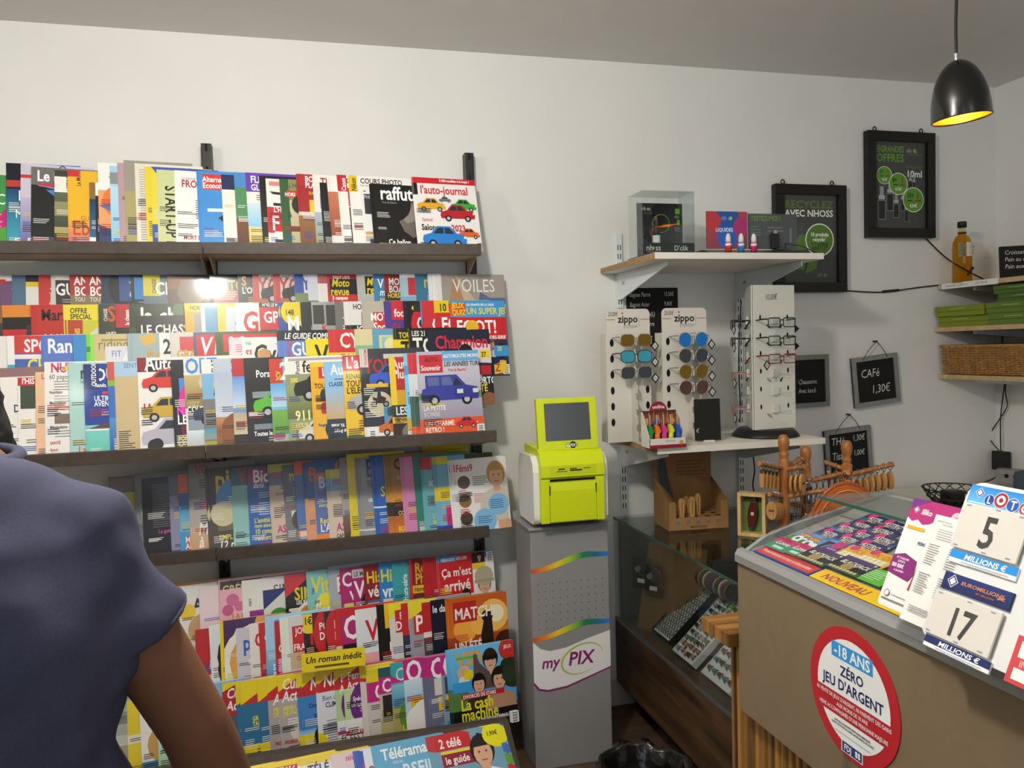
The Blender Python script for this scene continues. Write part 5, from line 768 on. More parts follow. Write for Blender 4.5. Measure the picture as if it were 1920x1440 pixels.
# ---- vaping display box
M_CLEAR = glass('clear_display_plastic', 'f4f7f7', 1.45, .02)
M_BLK = mat('black_card', '1b1c1c', .35)
r = empty('vape_display_box', (1.155, 2.61, USZ), label='clear box of a black and white vaping pen, left on the upper shelf', cat='display box')
MB().box(-.004, -.004, 0, .204, .13, .006, b=.001).build('base', M_BLK, r)
MB().box(0, .0, .006, .2, .003, .05).build('front_card', M_BLK, r)
MB().box(.016, .085, .0065, .197, .088, .205).build('back_card', mat('black_gloss_card', '1e2020', .12, coat=.6), r)
cl = MB(); cl.box(0, -.002, .006, .2, -.0008, .232).box(-.0012, -.002, .006, 0, .124, .232).box(.2, -.002, .006, .2012, .124, .232).box(-.0012, -.002, .232, .2012, .124, .2335)
cl.build('clear_cover', M_CLEAR, r)
p = Pr(.2, .05); p.rect(0, 0, 1, .16, '6ab023'); p.text('nh ss', .06, .45, .4, 'e9e9e9', bold=0, cond=.95); p.ell(.195, .62, .028, '9cc040'); p.text("D'clik", .6, .45, .36, 'f0f0f0', bold=0, cond=.9); p.rect(.08, .32, .34, .36, '999'); p.build('front_print', r, INKM)
p = Pr(.18, .2); arc(p, .095, .125, .033, .033, 0, 0, 360, .0008, .0008, '9cc040'); p.text('nh ss', .1, .86, .07, 'c9c9c9', bold=0); p.ell(.24, .89, .022, '9cc040'); p.text('D CLIK', .16, .79, .04, '777', bold=0)
for a, b in ((.5, .22), (.7, .22), (.5, .1), (.7, .1)): p.ell(a, b, .05, '5a8a2a'); p.rect(a-.03, b-.005, a+.03, b+.005, 'dff0c0')
p.rect(.84, .8, .94, .9, '6ab023'); p.rect(.88, .6, .94, .7, '6ab023'); p.lines(.82, .76, .14, 2, 'aaa'); p.lines(.82, .55, .14, 3, '888'); p.build('back_print', r, INK, loc=(.016, .0848, .0065))
pn = empty('vaping_pen', (.073, .045, .0065)); pn.parent = r
MB().lathe([(0, 0), (.026, 0), (.026, .004), (.012, .008), (.0, .008)], 20).build('stand', mat('chrome', 'c8c8c8', .12, 1.), pn)
MB().lathe([(.0, .008), (.014, .008), (.014, .04), (.014, .075), (0, .075)], 20).build('barrel', M_WHITE, pn)
MB().lathe([(.0, .0755), (.0135, .0755), (.0105, .09), (.0095, .118), (.007, .124), (0, .124)], 20).build('mouthpiece', M_DARK, pn)
MB().lathe([(.0142, .009), (.0142, .024), (.0139, .026)], 20).build('ring', M_DARK, pn)
# ---- e-liquid tester display
r = empty('eliquid_display', (1.405, 2.585, USZ), label='black e-liquid tester tray with coloured panel and clear panel, upper shelf', cat='display')
MB().prism([(0, 0), (.13, 0), (.13, .03), (.06, .03), (0, .012)], 'x', 0, .42).build('tray', M_BLK, r)
sg = MB().box(0, .028, .03, .165, .031, .165).build('colour_panel', M_BLK, r)
p = Pr(.165, .135, True); p.grad(0, 0, 1, 1, '8a3a4a', 'a8404a'); p.ell(.5, .8, .3, '1f4f9a'); p.ell(.5, .3, .25, '2a5ab0'); p.ell(.85, .6, .2, 'a82a6a'); p.ell(.15, .75, .2, 'b5343a')
p.text('nh ss', .36, .77, .12, '8ab8d0', bold=0, cond=.9); p.ell(.595, .82, .035, '9cc040'); p.text('LIQUIDES', .22, .46, .1, 'd8e4f4'); p.build('panel_print', sg, INK, loc=(0, .0278, .03))
sg = MB().box(.17, .03, .03, .375, .0325, .16).build('clear_panel', M_CLEAR, r)
p = Pr(.205, .13); p.rect(0, 0, 1, 1, '55585a'); p.text('TESTEZ-MOI !', .06, .8, .14, '8aa83a', cond=.8); p.lines(.06, .62, .22, 4, '8a8d8d', gap=.08, th=.025); p.lines(.4, .6, .4, 2, '9a8a8a', gap=.1, th=.03); p.ell(.5, .35, .04, '7a7d7d'); p.rect(.85, .2, .89, .6, '8a8d8f'); p.build('panel_print', sg, INKM, loc=(.17, .034, .03))
for i, c in enumerate(('c8382c', '3a80c0', 'c02a6a')):
    x = .085+i*.052
    b = empty('liquid_bottle', (1.405+x, 2.61, USZ+.0185), label='tiny white-capped e-liquid bottle with %s label' % ('red', 'blue', 'pink')[i], cat='bottle', group='e-liquid tester bottles')
    MB().lathe([(0, 0), (.0115, 0), (.0115, .03), (.009, .034), (0, .034)], 16).build('body', mat('bottle_label_'+c, c, .35), b)
    MB().lathe([(.0117, .022), (.0117, .03)], 16).build('label_band', mat('label_white', 'e6e6e4', .5), b)
    MB().lathe([(0, .034), (.0095, .034), (.0095, .052), (.005, .066), (0, .068)], 16).build('cap', M_WHITE, b)
vp = empty('vape_tester', (1.68, 2.61, USZ+.031), label='small black vaping tester with cable on the tray', cat='vaporiser')
MB().box(-.014, -.009, 0, .014, .009, .055, b=.004).build('body', M_DARK, vp); MB().box(-.008, -.006, .0552, .008, .006, .068, b=.002).build('tip', mat('chrome', 'c8c8c8', .12, 1.), vp)
o = MB().tube([(1.735, 2.62, USZ+.035), (1.70, 2.575, USZ+.045), (1.75, 2.55, USZ+.034), (1.79, 2.52, USZ+.006), (1.79, 2.7, USZ+.004)], .002, 6).build('tester_cable', M_DARK); tag(o, 'thin black cable trailing over the right end of the upper shelf', 'cable')
for i, (x, y, a) in enumerate(((1.752, 2.66, .3), (1.775, 2.64, -.4))):
    o = MB().prism([(-.018, 0), (.018, 0), (.0, .03)], 'y', -.004, .004).build('folded_leaflet', mat('paper_white', 'dedcd6', .8), loc=(x, y, USZ), rot=(0, 0, a)); tag(o, 'small folded white leaflet, %s of two, at the tray' % ('left', 'right')[i], 'leaflet', 'folded leaflets')
# ================================================================ framed posters
M_FRAME = mat('black_frame_wood', '0d0d0d', .35, bump=.05)
def poster(px0, py0, px1, py1, lab):
    a, b = atY(px0, py0, WY-.02), atY(px1, py1, WY-.02); w_, h = b.x-a.x, a.z-b.z
    r = empty('framed_poster', (a.x, WY-.004, b.z), label=lab, cat='poster', group='black framed posters')
    f = .042
    fr = MB()
    for q in ((0, 0, w_, f), (0, h-f, w_, h), (0, f, f, h-f), (w_-f, f, w_, h-f)): fr.box(q[0], -.032, q[1], q[2], 0, q[3], b=.003)
    fr.build('frame', M_FRAME, r)
    MB().box(f, -.016, f, w_-f, -.004, h-f).build('sheet', mat('poster_charcoal', '484a49', .55), r)
    for x in (w_*.13, w_*.82):
        hk = MB(); hk.tube([(x+.008*math.cos(t*math.pi/6), -.016, h+.010+.009*math.sin(t*math.pi/6)) for t in range(12)], .0028, 6, closed=True); hk.box(x-.004, -.02, h-.001, x+.004, -.008, h+.003)
        hk.build('hook', M_DARK, r)
    return r, w_, h, f
r, w_, h, f = poster(1450, 345, 1585, 548, 'black framed poster with RECYCLEZ in green and a round green badge')
W2, H2 = w_-2*f, h-2*f; p = Pr(W2, H2, True)
p.text('RECYCLEZ', .04, .85, .085, '647a3c', fit=.9); p.text('AVEC NHOSS', .04, .755, .075, 'f0f0f0', fit=.9)
p.lines(.04, .66, .4, 5, '56585a', gap=.03, th=.012)
for pts in (((.12, .18), (.38, .14), (.44, .3), (.3, .34), (.1, .3)), ((.4, .1), (.62, .16), (.66, .34), (.5, .3)), ((.15, .36), (.3, .55), (.5, .55), (.62, .4), (.45, .38))): p.pl(pts, '5a7a34')
p.ell(.68, .49, .27, 'e4e8dc'); p.ell(.68, .49, .25, '557a30')
p.text('10 produits', .68, .53, .045, 'f0f4e8', center=True, cond=.8, clip=False); p.text('recyclés*', .68, .475, .042, 'f0f4e8', center=True, cond=.8, clip=False); p.text('= 1 produit', .68, .425, .042, '24340f', center=True, cond=.8, clip=False); p.text('GRATUIT', .68, .375, .042, '24340f', center=True, cond=.85, clip=False)
p.lines(.7, .22, .26, 5, '5a5c5c', gap=.03, th=.012); p.text('nh ss', .64, .07, .045, '9a9c9a', bold=0); p.ell(.79, .09, .025, '6a8a3a')
p.build('poster_print', r, INKM, loc=(f, -.0162, f))
r, w_, h, f = poster(1623, 245, 1750, 447, 'black framed poster headed LES GRANDES OFFRES with small bottles')
W2, H2 = w_-2*f, h-2*f; p = Pr(W2, H2, True)
p.text('GRANDES', .12, .88, .07, '6a9a34', fit=.46); p.text('OFFRES', .04, .77, .09, '6a9a34', fit=.54); p.text('LES', .1, .88, .045, '6a9a34', rot=90, cond=.8)
p.text('nh ss', .63, .88, .05, 'b9bbb9', bold=0, cond=.95); p.ell(.785, .905, .03, '8aa83a'); p.rect(.68, .86, .92, .863, '888')
p.text('e-liquides', .62, .7, .035, '5a7a34', fit=.32); p.text('10ml', .62, .6, .075, 'f0f0f0', fit=.32)
def bottle(u, v, s):
    for a, b, c, d2, col in ((-.1, 0, .1, .5, '8a8d8f'), (-.085, .02, .085, .48, '2a2c2c'), (-.08, .52, .08, .62, 'b5b8b8'), (-.05, .62, .05, .85, '9a9d9d')): p.rect(u+a*s, v+b*s*.6, u+c*s, v+d2*s*.6, col)
for u, v, s in ((.14, .1, 1.), (.3, .2, .9), (.42, .12, .75), (.55, .2, .6), (.62, .08, .6), (.7, .44, .5), (.77, .44, .45)): bottle(u, v, s*.75)
for u, v, r_, t1, t2, t3 in ((.19, .61, .15, '5+', '1', '4,75€'), (.46, .515, .185, '8+', '2', '4,72€'), (.75, .335, .21, '10+', '3', '4,54€')):
    p.ell(u, v, r_, 'e4e8dc'); p.ell(u, v, r_*.93, '5f9a34')
    s = r_*.32; p.text(t1, u-r_*.62, v+.02, s*.9, '1c2a10', cond=.75, clip=False); p.text(t2, u+r_*.3, v+.02, s*.9, '8a2f24', cond=.75, clip=False)
    p.rect(u-r_*.55, v-r_*.08, u-r_*.1, v-r_*.02, '1c2a10'); p.rect(u+r_*.1, v-r_*.12, u+r_*.7, v-r_*.0, '9a4a3a'); p.text(t3, u-r_*.35, v-r_*.42, s*.6, 'f0f4e8', cond=.75, clip=False)
p.build('poster_print', r, INKM, loc=(f, -.0162, f))
# cables of the posters
def cable(pts, lab, rad=.003, cat='cable', n=6):
    pts = [Vector(q) for q in pts]; out = []
    for i in range(len(pts)-1):
        p0 = pts[max(i-1, 0)]; p1 = pts[i]; p2 = pts[i+1]; p3 = pts[min(i+2, len(pts)-1)]
        for j in range(6):
            t = j/6; out.append(.5*((2*p1)+(p2-p0)*t+(2*p0-5*p1+4*p2-p3)*t*t+(3*p1-p0-3*p2+p3)*t**3))
    out.append(pts[-1]); o = MB().tube(out, rad, n).build('cable', M_DARK); return tag(o, lab, cat)
yw = WY-.006
cable([atY(1586, 545, yw), atY(1640, 548, yw), atY(1672, 546, yw), atY(1730, 538, yw), atY(1790, 532, yw)], 'black cable from the recycling poster running right to the corner shelf')
o = MB().cyl(atY(1655, 547, yw), atY(1685, 544, yw), .006, 10).build('cable_switch', M_DARK); tag(o, 'small black inline switch on the poster cable', 'switch')
cable([atY(1737, 448, yw), atY(1780, 488, yw), atY(1845, 524, yw), atY(1860, 530, yw)], 'black cable slanting down from the offers poster behind the oil bottle')
# ================================================================ slates
M_SLATE = mat('slate_black', '131312', .8, noise=.2, nscale=10)
M_GWOOD = mat('grey_washed_wood', '8f9290', .8, noise=.3, nscale=6, stretch=(30, 30, 3))
def chalk(p, t, u, v, h, fit=None, cond=.85): p.text(t, u, v, h, 'd8d8d2', bold=0, shear=.15, fit=fit, cond=cond, clip=False)
a, b = atY(1175, 540, WY-.01), atY(1272, 612, WY-.01)
r = empty('price_slate', (a.x, WY-.002, a.z-.24), label='frameless black slate of ring prices on the wall behind the sunglasses', cat='slate')
MB().box(0, -.008, 0, b.x-a.x, 0, .24, b=.002).build('board', M_SLATE, r)
p = Pr(b.x-a.x, .24)
for i, (t, q) in enumerate((('Bagues Pierre', '15,50€'), ('Bagues Acier', '9,80€'), ('Bagues Pierre(L)', '18,00€'), ('Bracelets Pierre', '16,00€'))): chalk(p, t, .05, .85-i*.165, .075, cond=.62); chalk(p, q, .72, .86-i*.165, .07, cond=.62)
p.build('chalk_writing', r, INKM, loc=(0, -.0085, 0))
def slate(cx, cy, w_, h, tilt, texts, lab, nail):
    c = atY(cx, cy, WY-.012); r = empty('hanging_slate', (c.x, WY-.012, c.z), label=lab, cat='slate', group='grey framed slates hung on the back wall', rot=(0, math.radians(tilt), 0))
    f = .02
    MB().box(-w_/2, -.004, -h/2, w_/2, .004, h/2).build('board', M_SLATE, r)
    for q in ((-w_/2, -h/2, w_/2, -h/2+f), (-w_/2, h/2-f, w_/2, h/2), (-w_/2, -h/2+f, -w_/2+f, h/2-f), (w_/2-f, -h/2+f, w_/2, h/2-f)): MB().box(q[0], -.011, q[1], q[2], .005, q[3], b=.002).build('frame_rail', M_GWOOD, r)
    p = Pr(w_, h)
    for t in texts: chalk(p, *t)
    p.build('chalk_writing', r, INKM, loc=(-w_/2, -.0045, -h/2))
    if nail:
        n_ = atY(*nail, WY-.012)-c; n_.rotate(Matrix.Rotation(-math.radians(tilt), 3, 'Y'))
        tw = mat('jute_twine', '5a4a36', .9)
        s = MB()
        for x in (-w_*.27, w_*.27): s.tube([(x, -.012, h/2-.012), (x*.5+n_.x*.5, -.012, (h/2+n_.z)/2), (n_.x, -.012, n_.z)], .0016, 6)
        s.build('twine', tw, r)
        MB().cyl((n_.x, -.016, n_.z), (n_.x, .01, n_.z), .004, 8).build('nail', M_DARK, r)
    return r
slate(1641, 713, .235, .22, -5, [('CAFé', .18, .58, .16, None, .8), ('1,30€', .38, .25, .16, None, .8)], 'grey framed slate chalked Café 1,30', (1640, 640))
slate(1590, 848, .235, .215, -4, [('THé', .14, .68, .15, None, .8), ('1,30€', .6, .72, .12, None, .7), ('Tisane', .14, .38, .15, None, .7), ('1,00€', .6, .42, .11, None, .7)], 'grey framed slate chalked Thé and Tisane, below the coffee one', (1590, 777))
slate(1512, 715, .215, .225, -1, [('Chaussons', .3, .45, .09, None, .7), ('Avec lunch', .3, .28, .09, None, .65)], 'grey framed slate partly hidden behind the reading-glasses stand', None)
# ================================================================ eyewear displays
M_CARD = mat('white_display_card', 'd6d2c8', .6)
M_HOLE = mat('hole_black', '080808', .9)
def eyewear(name_parent_loc, rz, lens_m, frame_m, lab, shape='way', group='sunglasses', tagged=True, cat='sunglasses', thick=.0016, tagside=1, clear=False):
    r = empty('sunglasses' if not clear else 'reading_glasses', name_parent_loc, rz, lab, cat, group)
    for s in (-1, 1):
        if shape == 'avi': pts = [(.026*math.cos(t)*(1 if math.cos(t)*s > 0 else .95)+.0*s, .022*math.sin(t)*(1 if math.sin(t) > 0 else 1.15)-.003*(1-s*math.cos(t))*(math.sin(t) < 0)) for t in [2*math.pi*i/22 for i in range(22)]]
        elif shape == 'read': pts = [(.026*max(-1, min(1, 1.25*math.cos(t))), .016*max(-1, min(1, 1.3*math.sin(t)))) for t in [2*math.pi*i/22 for i in range(22)]]
        else: pts = [(.027*max(-1, min(1, 1.15*math.cos(t))), .0205*max(-1, min(1, 1.12*math.sin(t)))) for t in [2*math.pi*i/22 for i in range(22)]]
        cx = s*.0335
        MB().prism([(cx+a, b) for a, b in pts], 'y', 0, .0016, smooth=True).build('lens', lens_m, r)
        MB().tube([(cx+a*1.02, .0008, b*1.03) for a, b in pts], thick, 6, closed=True).build('rim', frame_m, r)
        MB().tube([(s*.0615, .001, .012), (s*.069, .01, .013), (s*.070, .06, .010), (s*.068, .10, .004), (s*.066, .128, -.018)], [thick*1.3]*3+[thick*1.5]*2, 6).build('temple', frame_m, r)
    br = MB(); br.tube([(-.009, .0008, .006), (0, -.001, .010), (.009, .0008, .006)], thick, 6)
    if shape == 'avi': br.tube([(-.012, .0008, .019), (0, -.001, .021), (.012, .0008, .019)], thick*.9, 6)
    br.build('bridge', frame_m, r)
    if tagged:
        t = empty('price_tag', (tagside*.072, -.004, -.022), rot=(0, math.radians(45), .25)); t.parent = r
        MB().box(-.014, 0, -.014, .014, .001, .014).build('card', M_BLK, t)
        p = Pr(.018, .018); p.rect(0, 0, 1, 1, 'e4e4e0'); p.bar(.2, .2, .6, .6); p.build('label_print', t, INKM, loc=(-.009, -.0002, -.009))
        MB().tube([(tagside*.066, .004, .008), (tagside*.072, -.003, -.004)], .0005, 4).build('string', M_DARK, r)
    return r
def lensm(n, c, rough=.06): return mat('mirror_lens_'+n, c, rough, .85, coat=.3)
L_GOLD, L_BLUE, L_CYAN = lensm('gold', '8a6a1a'), lensm('blue', '1f86e0'), lensm('cyan', '4fb8d0')
L_GREY = mat('smoke_lens', '2b3038', .08, coat=.6); L_BROWN = mat('brown_lens', '4a2c20', .08, coat=.6)
F_SILV = mat('silver_frame', 'b9b4ac', .25, .9); F_BLACK = mat('black_frame', '131313', .3)
def eyestand(px0, px1, ptop, Y, who, glasses):
    x0, x1 = x_of(px0, Y, 1.4), x_of(px1, Y, 1.4); w_ = x1-x0
    r = empty('eyewear_stand', (x0, Y, LSZ), label='white card sunglasses stand headed in black, %s' % who, cat='display stand', group='white card sunglasses stands')
    H = .40
    bd = MB(); bd.prism([(0, 0), (w_, 0), (w_, H), (0, H)], 'y', 0, .003); bd.box(-.002, .0, 0, .0, .06, H); bd.box(w_, 0, 0, w_+.002, .06, H); bd.box(-.002, .06, 0, w_+.002, .062, H)
    bd.build('card_back', M_CARD, r)
    hd = [(-.001, H-.001), (w_+.001, H-.001), (w_+.001, H+.07)]+[(w_-.018+.019*math.cos(a), H+.072+.019*math.sin(a)) for a in (.3, .8, 1.3)]+[(.018-.019*math.cos(a), H+.072+.019*math.sin(a)) for a in (1.3, .8, .3)]+[(-.001, H+.07)]
    hm = MB().prism(hd, 'y', -.001, .004).build('header', M_CARD, r)
    p = Pr(w_, .09); p.text('zippo', .27, .45, .3, '141414', fit=.46, clip=False); p.ell(.375, .83, .02, 'c8382c'); p.rect(.0, .56, .2, .585, 'b5443c'); p.rect(.79, .56, 1, .585, 'b5443c'); p.text('EYEWEAR', .4, .22, .13, '8a8a86', bold=0, fit=.32, clip=False); p.rect(.755, .28, .762, .72, '777'); chalkw = p.text('20,00€', .04, .72, .17, '3a3a3a', bold=0, shear=.2, cond=.6, clip=False)
    p.build('header_print', hm, INKM, loc=(0, -.0012, H))
    for i in range(6):
        for x in (w_*.12, w_*.93):
            pr = MB().prism([(x+.0075*math.cos(t*math.pi/7), H-.033-.0585*i+.0145*math.sin(t*math.pi/7)) for t in range(14)], 'y', -.0004, 0)
            pr.build('temple_hole', M_HOLE, r)
    fn = [(-.062, 0), (-.005, 0), (-.005, H), (-.03, H)]
    prof = [(-.001, 0), (-.05, 0)]
    for i in range(6):
        z = .035+i*.058; prof += [(-.05, z), (-.034, z+.008), (-.034, z+.03), (-.05, z+.03), (-.05, z+.04)]
    prof += [(-.04, H-.01), (-.001, H-.01)]
    MB().prism(prof, 'x', w_*.55, w_*.55+.004).build('nose_fin', mat('white_display_card_inner', 'cdccc0', .6), r)
    for i, (lm, fm, shp, lab) in enumerate(glasses):
        eyewear((x0+w_*.55, Y-.054, LSZ+H-.026-.0585*i), .04, lm, fm, lab, shp, 'sunglasses on the %s stand' % who.split()[0])
    return r
eyestand(1138, 1219, 588, 2.72, 'left one', [(L_GOLD, F_SILV, 'way', 'gold mirrored sunglasses in pale metal rims, top of the left stand'), (L_CYAN, F_BLACK, 'way', 'light blue mirrored sunglasses in black rims, left stand'), (L_GREY, F_SILV, 'way', 'dark lensed sunglasses in silver rims, left stand')])
eyestand(1243, 1325, 586, 2.70, 'right one', [(L_BLUE, F_SILV, 'avi', 'bright blue mirrored aviator sunglasses, top of the right stand'), (L_GREY, F_SILV, 'avi', 'dark grey aviator sunglasses, second on the right stand'), (L_GOLD, F_SILV, 'avi', 'gold mirrored aviator sunglasses on the right stand'), (L_BROWN, F_SILV, 'avi', 'brown aviator sunglasses above the lighter box')])
# ---- lighter box
r = empty('lighter_display', (1.113, 2.49, LSZ), label='small counter box of gas lighters with a round red header', cat='display box')
M_RED = mat('dark_red_card', '8a1428', .45)
bx = MB(); bx.box(0, 0, 0, .135, .002, .034).box(0, 0, 0, .135, .075, .0015).box(0, .073, 0, .135, .075, .125)
bx.prism([(0, 0), (.075, 0), (.075, .122), (.06, .122), (.0, .034)], 'x', 0, .0015); bx.prism([(0, 0), (.075, 0), (.075, .122), (.06, .122), (.0, .034)], 'x', .1335, .135)
bx.build('tray', mat('white_box_card', 'dcd8d0', .5), r)
MB().prism([(.034+.033*(1-math.cos(t*math.pi/12)), .124+.033*math.sin(t*math.pi/12)) for t in range(13)], 'y', .0725, .0745).build('header', M_RED, r)
p = Pr(.135, .125); p.rect(0, 0, 1, .62, '6a1220'); p.grad(0, .62, 1, 1, 'a8542a', '3a1c12'); 
for i in range(7): p.pl([(.05+.13*i, .66), (.14+.13*i, .66), (.1+.13*i, .92+.05*(i % 3))], ['d8843a', 'e0a050', 'c0622a'][i % 3])
p.ell(.15, .68, .1, 'e0b070'); p.ell(.42, .68, .09, '4a5ab0'); p.ell(.85, .68, .1, 'd89a5a'); p.build('back_print', r, INKM, loc=(0, .0728, 0))
p = Pr(.066, .033); p.text('unilite', .5, .25, .34, 'f0e8e8', fit=.8, center=False, clip=False) if False else p.text('unilite', .14, .25, .36, 'f0e8e8', fit=.72, clip=False); p.build('header_print', r, INKM, loc=(.034, .0723, .124))
p = Pr(.135, .034); p.rect(0, 0, 1, .36, '8a1428'); p.text('Gasfeuerzeug', .42, .66, .16, '333', bold=0, clip=False); p.ell(.87, .52, .06, 'c89a4a'); p.build('front_print', r, INKM)
for i, c in enumerate((('green', '1f8a3f'), ('orange', 'e8781a'), ('pink', 'd03a8a'), ('yellow-green', 'd0d82a'), ('blue', '1f4fb0'))):
    x = .016+i*.0258
    l = empty('gas_lighter', (1.113+x, 2.49+.03, LSZ+.002), label='%s stick lighter in the small counter box' % c[0], cat='lighter', group='stick lighters in the counter box')
    m = mat('lighter_'+c[0], c[1], .25, coat=.4)
    MB().lathe([(0, 0), (.0095, 0), (.0095, .042), (.0085, .046), (.0085, .05)], 14).build('body', m, l)
    MB().prism([(-.009, .048), (.009, .048), (.0105, .058), (.006, .064), (.006, .070), (.0, .074), (-.006, .078), (-.009, .075)], 'y', -.0075, .0075).build('trigger', m, l)
    MB().cyl((-.003, 0, .074), (-.003, 0, .112), .0042, 10).build('nozzle', mat('chrome', 'c8c8c8', .12, 1.), l)
# ---- small black easel board
r = empty('easel_board', (x_of(1303, 2.6, 1.2), 2.60, LSZ), label='small blank black easel board beside the lighter box', cat='slate', rot=(0, 0, -.12))
MB().box(0, 0, .004, .098, .004, .155, b=.001).build('board', M_SLATE, r, rot=(-.05, 0, 0))
MB().box(.03, -.012, 0, .07, .02, .006, b=.002).build('foot', M_CARD, r)
p = Pr(.098, .155); chalk(p, '€', .04, .22, .09); p.build('chalk_writing', r, INKM, loc=(0, -.0004, 0), rot=(-.05, 0, 0))
# ---- rotating reading-glasses tower
M_PEARL = mat('pearl_white_panel', 'd6d8cf', .22, coat=.3, bump=.04, bscale=40)
cx, cy = 1.665, 2.665
r = empty('glasses_tower', (cx, cy, LSZ), label='tall white rotating stand of reading glasses on a round black base', cat='display stand', rot=(0, 0, .12))
MB().lathe([(0, 0), (.125, 0), (.122, .008), (.105, .026), (.1, .03), (0, .03)], 40).build('base', M_BLK, r)
ww = .188; H = .565; dep = .055
for k3 in range(3):
    f = empty('panel', (0, 0, .031), rot=(0, 0, k3*2*math.pi/3)); f.parent = r
    MB().box(-ww/2, -dep-.004, 0, ww/2, -dep, H-.031, b=.0015).build('sheet', M_PEARL, f)
    for i in range(6):
        z = H-.17-.066*i
        for x in (-.064, .06): MB().prism([(x+.004*math.cos(t*math.pi/6), z+.02+.0095*math.sin(t*math.pi/6)) for t in range(12)], 'y', -dep-.0046, -dep-.0041).build('temple_hole', M_HOLE, f)
        MB().box(-.014, -dep-.012, z-.004, .013, -dep-.0041, z+.026, b=.001).build('nose_clip', mat('clear_clip', 'cfd6c8', .12, coat=.6), f)
        hk = MB(); hk.tube([(-.03, -dep-.004, z-.006), (-.03, -dep-.05, z-.008), (-.03, -dep-.055, z+.004)], .0014, 5); hk.tube([(.03, -dep-.004, z-.006), (.03, -dep-.05, z-.008), (.03, -dep-.055, z+.004)], .0014, 5); hk.tube([(-.03, -dep-.055, z+.004), (.03, -dep-.055, z+.004)], .0014, 5)
        hk.build('clear_hook', M_CLEAR, f)
p = Pr(ww, .07); p.text('10,00€', .28, .3, .3, '3a3a3a', bold=0, shear=.15, cond=.62); p.build('price_writing', r, INKM, loc=(-ww/2, -dep-.0042, H-.075))
L_CLR = glass('clear_lens', 'f2f4f4', 1.4, .02)
def on_tower(k3, i, frame, lab, tside=1, tagged=True, tx=0.):
    a = .12+k3*2*math.pi/3; z = LSZ+H-.17-.066*i+.03; lx, ly = tx, -dep-.06
    eyewear((cx+lx*math.cos(a)-ly*math.sin(a), cy+lx*math.sin(a)+ly*math.cos(a), z), a, L_CLR, frame, lab, 'read', 'reading glasses on the rotating stand', tagged, 'glasses', .002, tside, True)
F_RED = mat('red_frame', '8a1f24', .25); F_PINK = mat('pinkish_clear_frame', 'a87a78', .2)
on_tower(0, 0, F_BLACK, 'black framed reading glasses, top of the rotating stand', -1, False, -.012)
on_tower(0, 1, F_BLACK, 'thin black reading glasses, second on the rotating stand', -1, False, -.012)
on_tower(0, 2, F_RED, 'red framed reading glasses on the front of the rotating stand', -1, True, -.012)
for i, fm, n in ((0, F_BLACK, 'black glasses high on the left side of the rotating stand'), (1, F_BLACK, 'second black glasses on the left side of the rotating stand'), (3, F_PINK, 'rosy clear glasses on the left side of the rotating stand'), (5, F_PINK, 'lowest rosy clear glasses, left side of the rotating stand')): on_tower(2, i, fm, n, 1)
for i, fm, n in ((0, F_BLACK, 'black glasses high on the right side of the rotating stand'), (1, F_BLACK, 'second black glasses on the right side of the rotating stand'), (2, F_RED, 'dark red glasses on the right side of the rotating stand'), (3, F_BLACK, 'lowest black glasses, right side of the rotating stand')): on_tower(1, i, fm, n, -1)
# ================================================================ glass counter with wooden base
def woodmat(name, c1, c2, sc, rough=.5, rot=(0, 0, 0), dist=4., wave=True, fine=60):
    if name in MATS: return MATS[name]
    m = bpy.data.materials.new(name); m.use_nodes = True; nt = m.node_tree; b = nt.nodes['Principled BSDF']; b.inputs['Roughness'].default_value = rough
    tc = nt.nodes.new('ShaderNodeTexCoord'); mp = nt.nodes.new('ShaderNodeMapping'); mp.inputs['Scale'].default_value = sc; mp.inputs['Rotation'].default_value = rot
    nt.links.new(tc.outputs['Object'], mp.inputs[0])
    n = nt.nodes.new('ShaderNodeTexNoise'); n.inputs['Scale'].default_value = 1.; n.inputs['Detail'].default_value = 6; n.inputs['Distortion'].default_value = dist*.25
    nt.links.new(mp.outputs[0], n.inputs['Vector'])
    rp = nt.nodes.new('ShaderNodeValToRGB'); e = rp.color_ramp.elements
    e[0].position = .35; e[0].color = (*hx(c1), 1); e[1].position = .65; e[1].color = (*hx(c2), 1)
    nt.links.new(n.outputs['Fac'], rp.inputs[0]); nt.links.new(rp.outputs[0], b.inputs['Base Color'])
    bp = nt.nodes.new('ShaderNodeBump'); bp.inputs['Strength'].default_value = .15; bp.inputs['Distance'].default_value = .002
    nt.links.new(n.outputs['Fac'], bp.inputs['Height']); nt.links.new(bp.outputs[0], b.inputs['Normal'])
    MATS[name] = m; return m
M_WALNUT = woodmat('dark_rustic_wood', '2c1d10', '5e4429', (9, 1.6, 14), .5)
M_COUNTERIN = woodmat('brown_counter_floor', '4a382a', '66503c', (3, 12, 3), .5)
M_PANE = glass('counter_pane', 'f1f5f3', 1.42, .0)
M_EDGE = mat('green_glass_edge', '2f5a4c', .1, coat=.5)
GX0, GX1, GY0, GY1, GT = 1.167, 1.95, 1.30, 2.985, .783
r = empty('glass_counter', (GX0, GY0, 0), label='glass topped jewellery counter on a rustic wooden base', cat='counter')
L = GY1-GY0; Wd = GX1-GX0
zb = .105
for i, (z0, z1) in enumerate(((zb, .238), (.2395, .362))):
    MB().box(0, 0, z0, .022, L, z1, b=.002).build('front_plank', M_WALNUT, r)
MB().box(.08, .02, 0, .1, L, zb-.001).build('plinth', mat('plinth_dark', '1c140e', .7), r)
MB().box(.023, 0, .34, Wd, L, .361, b=.001).build('display_floor', M_COUNTERIN, r)
MB().box(Wd-.02, 0, 0, Wd, L, GT-.012).build('back_panel', mat('counter_back', '3a352f', .7), r)
